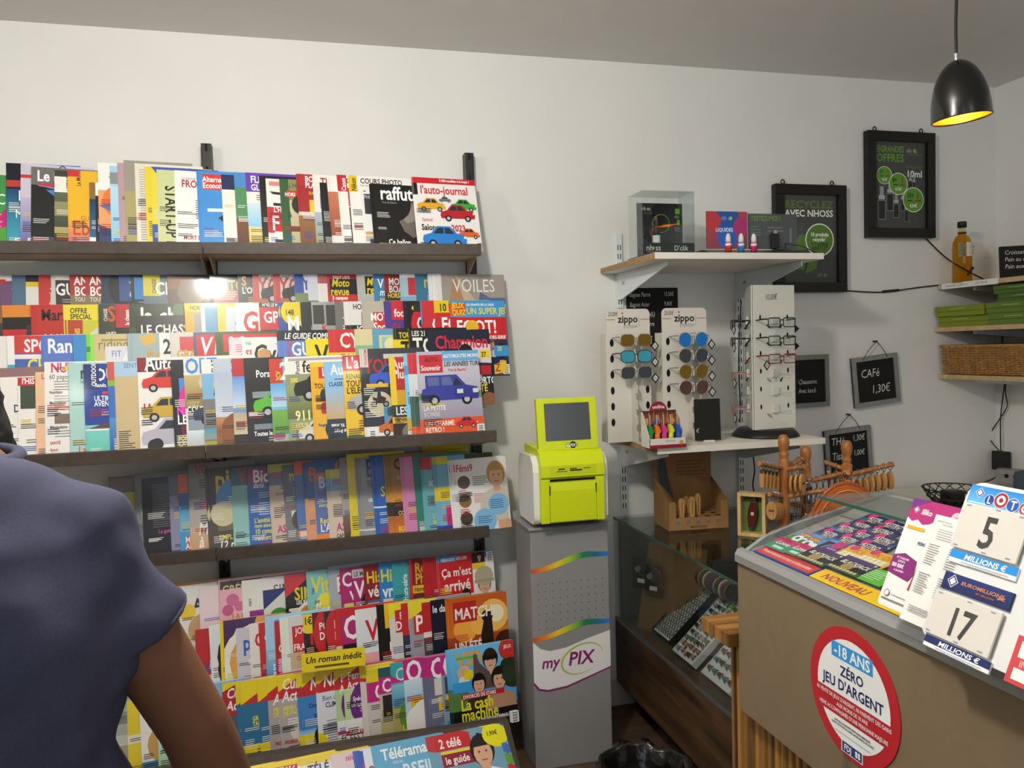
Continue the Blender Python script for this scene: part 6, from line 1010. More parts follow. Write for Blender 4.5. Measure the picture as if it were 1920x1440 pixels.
MB().box(.023, L-.02, .362, Wd-.021, L, GT-.012).build('end_panel', mat('counter_end', '5a5650', .7), r)
MB().box(.0, 0, .364, .004, L, GT-.009).build('front_pane', M_PANE, r)
MB().box(-.001, 0, .3615, .012, L, .372).build('pane_channel', mat('aluminium', '8f9498', .3, .8), r)
MB().box(0, 0, GT-.008, Wd, L, GT).build('top_pane', M_PANE, r)
MB().box(-.0012, 0, GT-.0085, 0, L, GT+.0005).build('pane_edge', M_EDGE, r)
# contents
def bezel(name, x, y, z, lab, cat, rot, group=None): return empty(name, (x, y, z), label=lab, cat=cat, group=group, rot=rot)
zf = .3615
bc = bezel('cardboard_sheet', 1.30, 2.74, zf, 'brown cardboard leaning inside the counter behind bagged watches', 'cardboard', (-.35, 0, -.9))
MB().box(-.15, 0, 0, .10, .004, .34).build('sheet', mat('brown_card', '7a5a36', .8, noise=.15), bc)
CH = mat('chrome', 'c8c8c8', .12, 1.); M_BAG = glass('clear_film', 'e8ecec', 1.35, .1)
for i, (px, py, dz) in enumerate(((1172, 1070, 0), (1205, 1068, 0), (1228, 1082, 0), (1176, 1118, 0))):
    q = atX(px, py, 1.235+.012*i)
    w2 = bezel('bagged_watch', q.x, q.y, q.z, ['watch with pale dial hung leftmost in a clear bag', 'watch with wide bangle hung in a clear bag, tag below', 'watch with white dial nearest the ring trays', 'lower bagged watch under the leftmost one'][i], 'watch', (0, 0, -.9), 'watches in clear bags')
    MB().tube([(.024*math.cos(t*math.pi/8), .006, .024*math.sin(t*math.pi/8)*(1.15)) for t in range(16)], .0035, 6, closed=True).build('strap', CH, w2)
    MB().cyl((-.022, -.006, 0), (-.022, .004, 0), .011, 16).build('dial', mat('watch_dial', 'd4d6d6', .25), w2)
    MB().box(-.04, -.011, -.075, .04, -.0105, .05).build('bag', M_BAG, w2)
    MB().box(-.018, -.0122, -.05, .014, -.0115, -.034).build('tag', mat('tag_white', 'e0e0dc', .7), w2)
def tray(name, px0, w_, d_, lab, frame_m, kind, tilt):
    q = atZ(*px0, zf+.001); r = empty(name, (q.x, q.y, zf+.001), label=lab, cat='jewellery tray', group='jewellery trays in the counter', rot=(0, math.radians(-tilt), 0))
    # local: x into the counter (rising), -y towards the photographer
    MB().box(0, -w_, 0, d_, 0, .012, b=.001).build('base', frame_m, r)
    for a in ((0, -w_, .004, 0), (d_-.004, -w_, d_, 0), (.004, -w_, d_-.004, -w_+.004), (.004, -.004, d_-.004, 0)): MB().box(a[0], a[1], .012, a[2], a[3], .024).build('rim', frame_m, r)
    MB().box(.0045, -w_+.0045, .012, d_-.0045, -.0045, .0165).build('cushion', mat('white_foam', 'e4e2e0', .8, bump=.2, bscale=120), r)
    return r
M_SILVER = mat('ring_silver', '8c8c88', .22, 1.)
M_BLKT = mat('black_tray', '141414', .5); M_WT = mat('white_tray_red_edge', 'e2dcdc', .5)
q0 = atZ(1237, 1196, zf)
def ring(parent, x, y, z, rad, stone=None, seed=0):
    o = MB(); o.tube([(x, y+rad*math.cos(t*math.pi/5), z+rad*math.sin(t*math.pi/5)) for t in range(10)], .0016, 5, closed=True)
    return o
RINGM = {}
def put_ring(tr, lx, ly, lz, rad, stone_c, lab, group):
    key = (rad, stone_c)
    if key not in RINGM:
        o = MB().tube([(rad*math.cos(t*math.pi/5), 0, rad*math.sin(t*math.pi/5)) for t in range(10)], .0024, 5, closed=True).build('ring', M_SILVER); me = o.data; bpy.data.objects.remove(o)
        st_ = None
        if stone_c:
            s_ = MB().lathe([(.0001, -.005), (.0065, -.003), (.0085, .001), (.006, .005), (.0001, .0065)], 8); s2 = s_.build('stone', mat('stone_'+stone_c, stone_c, .12, coat=.5)); st_ = s2.data; bpy.data.objects.remove(s2)
        RINGM[key] = (me, st_)
    me, st_ = RINGM[key]
    R = tr.matrix_basis
    o = bpy.data.objects.new('ring', me); COL.objects.link(o); o.location = R @ Vector((lx, ly, lz)); o.rotation_euler = tr.rotation_euler
    tag(o, lab, 'ring', group)
    if st_: s_ = bpy.data.objects.new('stone', st_); COL.objects.link(s_); s_.parent = o; s_.location = (0, 0, rad+.002)
rd = random.Random(3)
t1 = tray('ring_tray', (1229, 1186), .15, .26, 'black tray of plain silver rings in tight rows, inside the counter', M_BLKT, 'silver', 42)
for i in range(12):
    for j in range(7): put_ring(t1, .022+i*.0205, -.018-j*.019, .0175, .0085, None, 'plain silver ring in the black ring tray', 'plain silver rings in the black tray')
t2 = tray('ring_tray', (1268, 1226), .15, .29, 'white red-edged tray of mixed stone rings, inside the counter', M_WT, 'stone', 42)
STN = ['a06a5a', '3a2428', '8a9a9a', '6a8a5a', 'c0a8a0', '2a2a34', 'b58a7a']
for i in range(11):
    for j in range(5): put_ring(t2, .022+i*.025+rd.uniform(-.003, .003), -.022-j*.026+rd.uniform(-.003, .003), .0175, .0085, rd.choice(STN), 'stone-set ring in the white red-edged tray', 'stone rings in the white tray')
t3 = tray('ring_tray', (1322, 1268), .18, .26, 'white tray of large round stone rings beside the striped cabinet', M_WT, 'big', 42)
for i in range(5):
    for j in range(5): put_ring(t3, .03+i*.036, -.025-j*.033, .018, .0095, rd.choice(['8a4a3a', '3f8a8a', '7a3f44', '9a8a84']), 'large round stone ring in the nearest tray', 'large stone rings in the nearest tray')
pr = bezel('bracelet_roll', *(atX(1345, 1095, 1.40)), 'roll of beaded bracelets behind the ring trays', 'bracelet roll', (0, 0, 0))
MB().cyl((0, .12, 0), (0, -.13, 0), .026, 14).build('roll', M_BLKT, pr)
for i in range(12):
    y = .105-i*.019; c = ['5a2a34', '8a7a5a', '2a2a2e', 'b5a07a', '6a2f3a', '4a4a40'][i % 6]
    MB().tube([(.031*math.cos(t*math.pi/9), y, .031*math.sin(t*math.pi/9)) for t in range(18)], .0055, 6, closed=True).build('bracelet', mat('bead_'+c, c, .4, bump=.6, bscale=300), pr)
pk = bezel('pink_box', *(atX(1290, 1060, 1.50)), 'pink hanging jewellery card box inside the counter', 'box', (0, 0, -.3))
MB().box(-.06, 0, -.06, .08, .03, .07, b=.003).build('body', mat('pink_card', '7a1f44', .5), pk); MB().box(.005, -.001, -.04, .02, 0, .02).build('slot', mat('pale_pink', 'b58a94', .6), pk)
tq = bezel('turquoise_band', *(atX(1262, 1092, 1.43)), 'turquoise fabric band lying inside the counter', 'band', (0, 0, 0))
MB().tube([(0, .06, 0), (.02, .0, .005), (.06, -.1, .02), (.07, -.16, .03)], .012, 8).build('band', mat('turquoise_cloth', '2f6a6a', .8), tq)
# ================================================================ on the glass top
M_KRAFT = mat('kraft_cardboard', '9a7448', .85, noise=.12, nscale=30)
r = empty('knife_display_box', (1.262, 2.672, GT), label='open brown cardboard counter box holding four wooden knives', cat='display box', rot=(0, 0, -.1))
kw, kd, kh = .235, .16, .235
MB().box(0, kd, 0, kw, kd+.003, kh+.06).build('back_card', M_KRAFT, r)
fb = MB(); fb.prism([(0, 0), (kw, 0), (kw, .105), (kw-.03, .105), (kw-.03, .045), (.03, .045), (.03, .105), (0, .105)], 'y', 0, .002)
for x in (0, kw-.002): fb.prism([(0, 0), (kd, 0), (kd, .17), (0, .105)], 'x', x, x+.002)
fb.build('tray', M_KRAFT, r)
MB().box(.002, .002, .04, kw-.002, kd, .042).build('insert', M_KRAFT, r)
ho = MB()
for i in range(5):
    for j in range(3):
        x, y = .03+i*.044, .03+j*.045; ho.add([(x+.013*math.cos(t*math.pi/6), y+.008*math.sin(t*math.pi/6), .0425) for t in range(12)], [tuple(range(12))])
for ii, (i, j) in enumerate([(i, j) for i in range(5) for j in range(3)]): 
    x, y = .03+i*.044, .03+j*.045; MB().add([(x+.013*math.cos(t*math.pi/6), y+.008*math.sin(t*math.pi/6), .0425) for t in range(12)], [tuple(range(12))]).build('slot_hole', M_HOLE, r)
p = Pr(kw, .045); 
for i, t in enumerate(("'06", "'07", "'08", "'08", "'09")): p.text(t, .12+i*.165, .45, .28, '4a6a7a', cond=.85)
p.text('MADE IN FRANCE', .36, .14, .16, '3a2f22', cond=.8); p.build('front_print', r, INKM)
p = Pr(kw, kh+.06); p.text('OPINEL', .32, .9, .06, '3f3020', fit=.36); p.lines(.4, .78, .55, 5, '7a5a34', gap=.045, th=.02); p.pl([(.1, .5), (.2, .42), (.34, .3), (.24, .62), (.2, .82), (.1, .86), (.07, .7)], '4a5054'); p.build('back_print', r, INKM, loc=(0, kd-.0003, 0))
for i, (x, y, h) in enumerate(((.062, .03, .07), (.103, .03, .075), (.097, .075, .07), (.138, .06, .08))):
    c, s = math.cos(-.1), math.sin(-.1)
    o = empty('wooden_knife', (1.262+x*c-y*s, 2.672+x*s+y*c, GT+.0426), label=['folding knife leftmost in the cardboard box', 'folding knife front centre in the cardboard box', 'folding knife behind centre in the cardboard box', 'folding knife rightmost in the cardboard box'][i], cat='knife', group='wooden folding knives')
    MB().prism([(-.009, 0), (.009, 0), (.01, h*.8), (.004, h), (-.004, h*.98), (-.01, h*.8)], 'y', -.006, .006).build('handle', mat('beech_handle', 'c89a5c', .5, noise=.15, nscale=10), o)
    MB().box(-.001, -.0064, .008, .001, -.006, h*.85).build('blade_slot', mat('blade_gap', '4a3018', .6), o)
PINE = woodmat('pale_pine', 'c8a468', 'dcbf86', (30, 30, 4), .55)
q = atZ(1383, 1004, GT)
r = empty('framed_pocket_knife', (q.x, q.y, GT), label='red handled pocket knife standing in a small pine box frame', cat='display frame', rot=(0, 0, -.78))
w_, h, d_ = .098, .155, .042
for a in ((0, 0, w_, .012), (0, h-.012, w_, h), (0, .012, .012, h-.012), (w_-.012, .012, w_, h-.012)): MB().box(a[0], 0, a[1], a[2], d_, a[3], b=.001).build('frame_side', PINE, r)
MB().box(.012, d_-.006, .012, w_-.012, d_-.002, h-.012).build('green_back', mat('green_felt', '5f7a3f', .9), r)
kn = empty('pocket_knife', (w_/2, d_-.02, h/2), rot=(0, .12, 0)); kn.parent = r
MB().prism([(.015*math.cos(t)*1., .062*math.sin(t)) for t in [i*math.pi/10 for i in range(20)]], 'y', -.004, .012).build('bolster', M_SILVER, kn)
MB().prism([(.0165*math.cos(t), .043*max(-1, min(1, 1.15*math.sin(t)))) for t in [i*math.pi/10 for i in range(20)]], 'y', -.007, -.004).build('handle', mat('red_brown_scale', '5a1c14', .3, coat=.4), kn)
p = Pr(.01, .012); p.rect(0, 0, 1, 1, 'c9c4bc'); p.build('shield_print', kn, INKM, loc=(-.005, -.0072, -.004))
# ---- wooden key ring trees
BEECH = woodmat('orange_beech', '9a5f2a', 'b5783c', (40, 40, 5), .4)
M_STEELR = mat('polished_steel', 'b8b8b6', .18, 1.)
M_WFOB = woodmat('beech_fob', 'a8743c', 'c8965a', (60, 60, 10), .45)
FOB = {}
def fob(kind):
    if kind in FOB: return FOB[kind]
    r = bpy.data.objects.new('key_ring', None); r.empty_display_size = .01; r.scale = (1.06, 1.06, 1.06)
    mr = MB().tube([(.013*math.cos(t*math.pi/8), 0, -.013+.013*math.sin(t*math.pi/8)) for t in range(16)], .0011, 5, closed=True)
    parts = [('split_ring', mr, M_STEELR)]
    if kind == 'oval':
        parts.append(('wooden_fob', MB().prism([(.018*math.cos(t*math.pi/10), -.062+.03*math.sin(t*math.pi/10)) for t in range(20)], 'y', -.004, .004, smooth=True), M_WFOB))
        parts.append(('link', MB().tube([(0, 0, -.024), (0, 0, -.034)], .002, 6), M_STEELR))
        parts.append(('burnt_mark', MB().box(-.009, -.0045, -.066, .009, -.0041, -.059), mat('burnt_brown', '6a3f1c', .7)))
    elif kind == 'slim':
        parts.append(('wooden_fob', MB().prism([(-.006, -.085), (.006, -.085), (.008, -.05), (.005, -.03), (-.005, -.03), (-.008, -.05)], 'y', -.004, .004), M_WFOB))
        parts.append(('collar', MB().box(-.0055, -.0045, -.04, .0055, .0045, -.028), M_STEELR))
    elif kind == 'steel':
        parts.append(('steel_fob', MB().box(-.011, -.003, -.09, .011, .003, -.035, b=.002), mat('dark_gun_metal', '5a5c5e', .25, .9)))
        parts.append(('clip', MB().tube([(-.008, 0, -.036), (-.006, 0, -.024), (.006, 0, -.024), (.008, 0, -.036)], .0015, 5), M_STEELR))
        parts.append(('blade_line', MB().box(-.004, -.0034, -.08, .004, -.003, -.045), M_STEELR))
    else:
        parts.append(('wire_hook', MB().tube([(0, 0, -.024), (0, .0, -.06), (.004, 0, -.085), (.012, 0, -.088), (.014, 0, -.078)], .0016, 6), M_STEELR))
        parts.append(('bar', MB().tube([(-.005, 0, -.03), (-.005, 0, -.07)], .0012, 5), M_STEELR))
    FOB[kind] = (r, [(n, m.build(n, mm)) for n, m, mm in parts])
    for n, o in FOB[kind][1]: COL.objects.unlink(o)
    return FOB[kind]
FCOUNT = {}
def hang(kind, loc, rz, who):
    r, ps = fob(kind); o = r.copy(); COL.objects.link(o); o.location = loc; o.rotation_euler = (random.Random(int(loc[0]*9999)).uniform(-.05, .05), 0, rz)
    look = {'oval': 'oval wooden key fob', 'slim': 'slim wooden key fob', 'steel': 'dark steel key fob', 'wire': 'wire hook key ring'}[kind]
    tag(o, '%s hung on the %s' % (look, who), 'key ring', '%ss on the %s' % (look, who))
    for n, po in ps: c = po.copy(); COL.objects.link(c); c.parent = o
def tree(x, y, H, arms, who, lab, base_z=GT):
    r = empty('key_ring_stand', (x, y, base_z), label=lab, cat='display stand', group='turned wooden key ring stands')
    MB().lathe([(0, 0), (.055, 0), (.057, .006), (.057, .016), (.05, .022), (0, .022)], 32).build('base', BEECH, r)
    MB().lathe([(0, .022), (.019, .022), (.018, H*.3), (.0175, H*.55), (.0185, H*.74), (.0165, H-.088), (.0135, H-.08), (.0165, H-.074), (.0165, H-.068), (.0125, H-.06), (.017, H-.048), (.0195, H-.03), (.0175, H-.012), (.010, H-.002), (0, H)], 24).build('post', BEECH, r)
    for (z, az, ln, kind, n) in arms:
        a = math.radians(az); dx, dy = math.cos(a), math.sin(a)
        MB().tube([(dx*.012, dy*.012, z), (dx*ln, dy*ln, z+ln*.22)], .0085, 10).build('arm', BEECH, r)
        for i in range(n):
            t = .038+(ln-.05)*i/max(1, n-1) if n > 1 else ln*.7
            hang(kind, (x+dx*t, y+dy*t, base_z+z+t*.22+.0105), a+math.pi/2+.25, who)
    return r
tree(x_of(1470, 2.42, 1.0), 2.42, .367, [(.25, 200, .13, 'slim', 5), (.245, 285, .09, 'oval', 3), (.25, 20, .1, 'wire', 2), (.15, 205, .09, 'oval', 5), (.15, 320, .13, 'wire', 6)], 'nearest wooden stand', 'turned wooden key ring stand nearest the pine box, with round base')
tree(x_of(1511, 2.478, 1.0), 2.478, .315, [(.19, 240, .12, 'steel', 5), (.185, -20, .15, 'wire', 6), (.1, 300, .1, 'steel', 3), (.095, 200, .08, 'wire', 3)], 'middle wooden stand', 'turned wooden key ring stand in the middle, with dark steel fobs')
tree(x_of(1588, 2.42, 1.0), 2.42, .333, [(.21, 235, .1, 'oval', 6), (.21, -20, .16, 'oval', 6), (.14, 200, .1, 'wire', 5), (.23, 120, .08, 'slim', 2)], 'rightmost wooden stand', 'turned wooden key ring stand rightmost, with round fobs')
# cables and adaptor behind the trees
cable([(1.775, 2.96, 1.08), (1.79, 2.95, .95), (1.77, 2.93, .87), (1.78, 2.9, GT+.02)], 'black cable dropping from the lower shelf to the counter', .003)
cable([(1.745, 2.96, 1.65), (1.735, 2.97, 1.4), (1.74, 2.97, 1.2), (1.735, 2.975, 1.14)], 'black cable running down beside the right slotted upright', .0025)
cable([(1.74, 2.92, GT+.03), (1.85, 2.86, GT+.06), (1.93, 2.8, GT+.05), (1.9, 2.7, GT+.012), (1.75, 2.72, GT+.008)], 'black cable looping behind the key ring stands', .003)
o = empty('power_strip', (1.72, 2.80, GT), label='grey power strip with a black plug on the glass counter behind the pine frame', cat='power strip', rot=(0, 0, -.2))
MB().box(0, 0, 0, .2, .05, .04, b=.006).build('body', mat('grey_plastic', '8a8a88', .5), o); MB().box(-.06, 0, 0, -.005, .05, .06, b=.01).build('plug', M_DARK, o)
# orange leather case
LEA = mat('orange_leather', 'b5601f', .4, noise=.15, nscale=30, bump=.1, bscale=200)
q = atY(1590, 972, 1.72)
r = empty('leather_case', (q.x, 1.72, GT), label='arched orange leather knife case behind the ticket display', cat='leather case', rot=(0, 0, -.35))
hh = q.z-GT+.085
def archp(w_, h): return [(-w_, 0)]+[(-w_*math.cos(t*math.pi/14), h*.35+h*.65*math.sin(t*math.pi/14)) for t in range(15)]+[(w_, 0)]
MB().prism(archp(.105, hh), 'y', -.004, .028).build('shell', LEA, r)
MB().tube([(a, -.005, b) for a, b in archp(.096, hh-.012)[1:-1]], .0012, 5).build('stitching', mat('tan_thread', 'd89a5a', .7), r)
MB().tube([(a*1.03, .012, b+.003) for a, b in archp(.105, hh)[1:-1]], .006, 6).build('edge_welt', mat('leather_edge', '8a4414', .5), r)
# ================================================================ lottery counter
ZEB = woodmat('zebra_wood', '452a0c', 'a5752e', (2.5, 60, .6), .4, dist=1.)
M_TAUPE = mat('taupe_laminate', '7a6a52', .6, noise=.06, nscale=30, bump=.04, bscale=200)
PX, PY1, PZ0, PZ1 = .80, 1.385, .745, 1.038
r = empty('ticket_cabinet', (.83, .1, 0), label='striped zebra wood cabinet with vertical grooves under the lottery counter', cat='cabinet')
MB().box(.012, 0, 0, .32, 1.365, .868).build('carcass', ZEB, r)
for i in range(61): MB().prism([(.0, i*.0224), (-.006, i*.0224+.004), (-.006, i*.0224+.0145), (.0, i*.0224+.0185), (.0118, i*.0224+.0185), (.0118, i*.0224)], 'z', 0, .867).build('flute', ZEB, r)
MB().prism([(-.007, 0), (.325, 0), (.325, 1.40), (-.05, 1.40), (-.05, 1.288), (-.007, 1.288)], 'z', .869, .895).build('worktop', ZEB, r)
r = empty('counter_front', (PX, .1, PZ0), label='taupe laminate front panel of the lottery counter', cat='counter panel')
MB().box(0, 0, 0, .02, PY1-.1, PZ1-PZ0, b=.002).build('panel', M_TAUPE, r)
MB().box(.0, 0, PZ1-PZ0+.0005, .02, PY1-.1, PZ1-PZ0+.004).build('edge_band', mat('peach_edge_band', 'c8a480', .6), r)
MB().box(.021, 0, PZ1-PZ0-.03, .5, PY1-.1, PZ1-PZ0-.004).build('counter_top', M_TAUPE, r)
# age sticker
def on_front(r): pass
RS = .105
r = empty('age_sticker', (PX-.0004, 1.045+.0, .915), label='round red and white -18 ANS sticker on the taupe counter front', cat='sticker', rot=(0, 0, -math.pi/2))
MB().prism([(RS*math.cos(t*math.pi/30), RS*math.sin(t*math.pi/30)) for t in range(60)], 'y', -.0012, -.0002).build('disc', mat('sticker_red', 'b5202a', .5), r)
p = Pr(2*RS, 2*RS)
th = [math.pi*i/24 for i in range(25)]
rr = .405
# upper white segment and lower white segment, cut by the red band
def seg(v0, v1, upper):
    pts = []
    ys = v0-.5
    a0 = math.asin(max(-1, min(1, ys/rr)))
    if upper: an = [a0+(math.pi-2*a0)*i/24 for i in range(25)]
    else: an = [math.pi-a0+(2*a0+math.pi)*i/24 for i in range(25)]
    return [(.5+rr*math.cos(a), .5+rr*math.sin(a)) for a in an]
p.pl(seg(.455, 1, True), 'eceeee'); p.pl(seg(.28, 0, False), 'eceeee')
p.rect(.27, .73, .73, .85, '2f94d8'); p.text('-18 ANS', .5, .75, .085, 'f6f6f6', center=True, cond=.95, clip=False)
p.text('ZÉRO', .5, .61, .075, '1c1c5a', center=True, cond=.95, clip=False); p.text("JEU D'ARGENT", .5, .495, .08, '1c1c5a', center=True, cond=.9, clip=False)
for i, t in enumerate(("NI VENTE DE JEUX D'ARGENT, NI PAIEMENT DES GAINS", 'AUX MOINS DE 18 ANS', "MÊME ACCOMPAGNÉS D'UNE PERSONNE MAJEURE".replace('Ê', 'E'))): p.text(t, .5, .405-i*.05, .03, 'f4dede', center=True, cond=.78, clip=False)
p.text("UNE PIECE D'IDENTITE PEUT ETRE DEMANDEE.", .5, .235, .016, '444a5a', center=True, cond=.85, clip=False); p.text('AVANT DE PAYER UN GAIN, AVOIR MOINS DE 18 ANS', .5, .21, .016, '444a5a', center=True, cond=.85, clip=False); p.rect(.3, .165, .7, .17, 'aaa')
p.rect(.38, .035, .62, .125, 'eceeee'); p.rect(.39, .042, .61, .118, '1c3a7a'); p.text('FDJ', .41, .058, .045, 'f4f4f4', cond=.9, clip=False)
for a, b in ((.55, .068), (.58, .068), (.55, .092), (.58, .092)): p.ell(a, b, .013, 'f4f4f4')
p.build('sticker_print', r, INKM, loc=(-RS, -.0013, -RS))
o = MB().cyl((0, -.002, -.02), (.004, -.004, .014), .006, 8).build('suction_clip', M_CLEAR, loc=(PX-.006, 1.06, .805)); tag(o, 'small clear plastic clip just below the round sticker', 'clip')
# ---- ticket display case
BS = math.atan(.27)
M_ALU = mat('brushed_aluminium', 'a9adae', .35, .6, bump=.05)
case = empty('ticket_display_case', (.806, .1, PZ1+.004), label='slanted glass case of scratch cards on the lottery counter', cat='display case')
CL = 1.285
def bedz(x): return .018+.27*x       # height of the sloping bed above the case's foot, x measured from the front
MB().prism([(0, 0), (.33, 0), (.33, bedz(.33)), (.02, bedz(.02))], 'y', 0, CL-.012).build('bed', mat('case_bed_grey', '8f8b88', .6), case)
MB().prism([(-.012, 0), (.012, 0), (.012, .020), (.004, .026), (-.006, .024), (-.012, .014)], 'y', 0, CL).build('front_rail', M_ALU, case)
endp = [(.0, .0), (.345, .0), (.345, .108), (.28, .1), (.2, .0815), (.126, .067), (.053, .046), (.011, .022)]
MB().prism(endp, 'y', CL-.011, CL).build('end_rail', M_ALU, case)
cg = [(.008, .028), (.05, .052), (.12, .076), (.19, .096)]
gl = MB()
for a, b in zip(cg[:-1], cg[1:]): gl.add([(a[0], 0, a[1]), (b[0], 0, b[1]), (b[0], CL-.012, b[1]), (a[0], CL-.012, a[1])], [(0, 1, 2, 3)])
gl.build('curved_glass', M_PANE, case)
MB().box(.186, 0, .108, .345, CL+.01, .113).build('top_glass', M_PANE, case)
MB().box(.185, 0, .1075, .1859, CL+.01, .1135).build('glass_edge', M_EDGE, case)
MB().box(.331, 0, 0, .345, CL-.012, .1075).build('back_rail', M_WHITE, case)
# strips and tickets, lying on the bed: local x across (towards the viewer), z up the slope
def lay(x, y, w_, h, name, bodycol, lab, cat, group, prn, lift=0.0006, yawj=0.):
    # (x, y) near-left corner measured from the case foot: x from the front edge, y the far edge
    th = .0012
    r = empty(name, (.806+x, .1+y, PZ1+.004+bedz(x)+lift), label=lab, cat=cat, group=group)
    r.rotation_euler = Matrix.Rotation(-math.pi/2+yawj, 3, 'Z').to_euler()
    m = Matrix.Rotation(-BS, 4, 'Y') @ Matrix.Rotation(-math.pi/2+yawj, 4, 'Z') @ Matrix.Rotation(-math.pi/2, 4, 'X')
    r.rotation_euler = m.to_euler()
    MB().box(0, 0, 0, w_, th, h).build('card', mat('ticket_'+bodycol, bodycol, .35), r, loc=(0, -th, 0))
    p = Pr(w_, h); prn(p); p.build('ticket_print', r, INK, loc=(0, -th, 0))
    return r
def pr_red(p): p.rect(.02, .12, .98, .9, 'd0342c'); p.text('Prenez & demandez vos reçus et tickets perdants', .08, .38, .3, 'f6f0f0', bold=0, fit=.84, clip=False)
def pr_new(p): p.text('NOUVEAU', .08, .25, .5, 'a8324a', fit=.5, shear=.15, clip=False)
lay(.014, 1.262, .176, .034, 'red_notice_strip', '2a3f9a', 'red notice strip along the front of the scratch card case', 'notice', None, pr_red)
lay(.014, 1.082, .22, .034, 'new_banner_strip', 'f0c01a', 'yellow strip reading NOUVEAU along the front of the case', 'notice', None, pr_new)
lay(.014, .855, .2, .034, 'purple_notice_strip', '7a3a8a', 'purple strip right of the yellow NOUVEAU strip', 'notice', None, lambda p: p.lines(.1, .5, .7, 1, 'e0c0e0', th=.2))
def pr_bj(p): p.rect(0, .75, 1, 1, '4a2a6a'); p.text('BLACKJACK', .1, .5, .22, 'e8e4dc', shear=.2, fit=.85, clip=False); p.ell(.45, .35, .16, 'a88a5a'); p.grad(0, 0, 1, .2, '2f6a4a', '3a5a3a'); [p.ell(.1+.11*i, .12, .045, 'd8c08a') for i in range(8)]; p.ell(.94, .88, .03, 'f0f0f0')
def pr_love(p): p.rect(0, 0, 1, .55, '2f8a6a'); p.ell(.3, .85, .15, 'c02a6a'); p.text('Love', .15, .45, .3, 'f6d8e4', shear=.2, fit=.6, clip=False); p.rect(.3, .12, .9, .3, 'c0dcd4')
def pr_ball(p): p.rect(0, 0, 1, .5, '4a8a3a'); p.ell(.35, .35, .18, 'f4f4f4'); p.ell(.35, .35, .07, '1a1a1a'); p.ell(.6, .3, .16, 'f0f0f0'); p.rect(.1, .62, .6, .92, 'b52a6a'); p.text('ROBIN', .15, .64, .2, 'e8d83a', fit=.45, clip=False)
def pr_purp(p): p.ell(.5, .4, .36, '5a9ab8'); p.ell(.5, .4, .3, '5a2a7a'); [p.ell(.38+.12*(i % 3), .28+.22*(i//3), .045, 'c8a0d8') for i in range(6)]; p.ell(.5, .9, .2, 'c02a7a')
def pr_gold(p): p.ell(.2, .86, .13, 'd02a7a'); p.text('X OR', .3, .6, .26, 'c87a1a', fit=.6, clip=False); p.rect(.08, .06, .92, .52, 'e8d9a0'); [p.ell(.18+.16*(i % 5), .16+.13*(i//5), .06, 'f4ecd0') for i in range(15)]
def pr_nav(p): p.grad(0, 0, 1, .5, '4a8ad8', '2a2a6a'); p.ell(.22, .84, .13, 'd82a80'); p.text('ASTRO', .2, .52, .26, 'f0e4e8', shear=.15, fit=.6, clip=False); p.text('MOTS', .3, .3, .22, 'e0c88a', fit=.5, clip=False); p.ell(.94, .9, .03, 'f4f4f4'); p.lines(.1, .2, .6, 2, '8ab8e8', gap=.1, th=.04)
KIND = {'l': ('c02a6a', 'pink scratch card with white script', pr_love, .09), 'b': ('1c1c1c', 'black scratch card lettered in white', pr_bj, .108), 'g2': ('5ab03a', 'bright green scratch card', lambda p: p.lines(.1, .8, .7, 6, 'cfe8c0', gap=.12, th=.04), .1), 'f': ('5a9ac8', 'green scratch card with footballs', pr_ball, .088), 'p': ('2a2a3a', 'dark scratch card with a purple disc', pr_purp, .095), 'g': ('e8a82a', 'gold scratch card with pale coins', pr_gold, .097), 'n': ('24245a', 'navy and pink scratch card', pr_nav, .1)}
TK = [('n', 1640, 979, 'topmost'), ('n', 1671, 990, 'second from the top'), ('n', 1615, 990, 'high on the left'), ('n', 1651, 1001, 'high, beside the leaflet'), ('n', 1586, 996, 'third from the left rail'), ('n', 1618, 1010, 'in the very middle'), ('n', 1653, 1019, 'touching the leaflet'), ('n', 1555, 1008, 'right of the football ones'), ('n', 1590, 1019, 'above the purple disc one'), ('n', 1627, 1032, 'above the gold ones'), ('f', 1507, 1014, 'farther one'), ('f', 1525, 1024, 'nearer one'), ('p', 1559, 1036, 'only one'), ('g', 1604, 1046, 'left one'), ('g', 1643, 1056, 'right one'), ('l', 1468, 1028, 'left one'), ('l', 1501, 1039, 'right one'), ('g2', 1640, 1088, 'only one'), ('b', 1537, 1051, 'left one'), ('b', 1598, 1070, 'right one')]
for i, (kd_, px, py, wh) in enumerate(TK):
    c, look, fn, w_ = KIND[kd_]; w_ *= .74; h_ = .05 if kd_ in 'bg' else .044
    # where the line of sight meets the sloping bed
    nb = Vector((-.27, 0, 1)); pb_ = Vector((.806, 0, PZ1+.004+.018)); dd = ray(px, py); tt = (pb_-Vector((0, 0, EYE))).dot(nb)/dd.dot(nb); q = Vector((0, 0, EYE))+dd*tt
    lay(q.x-.806-h_*.48, q.y-.1+w_/2, w_, h_, 'scratch_card', c, '%s in the glass case, %s' % (look, wh), 'scratch card', 'scratch cards in the glass case', fn, lift=.0006+.00035*i)
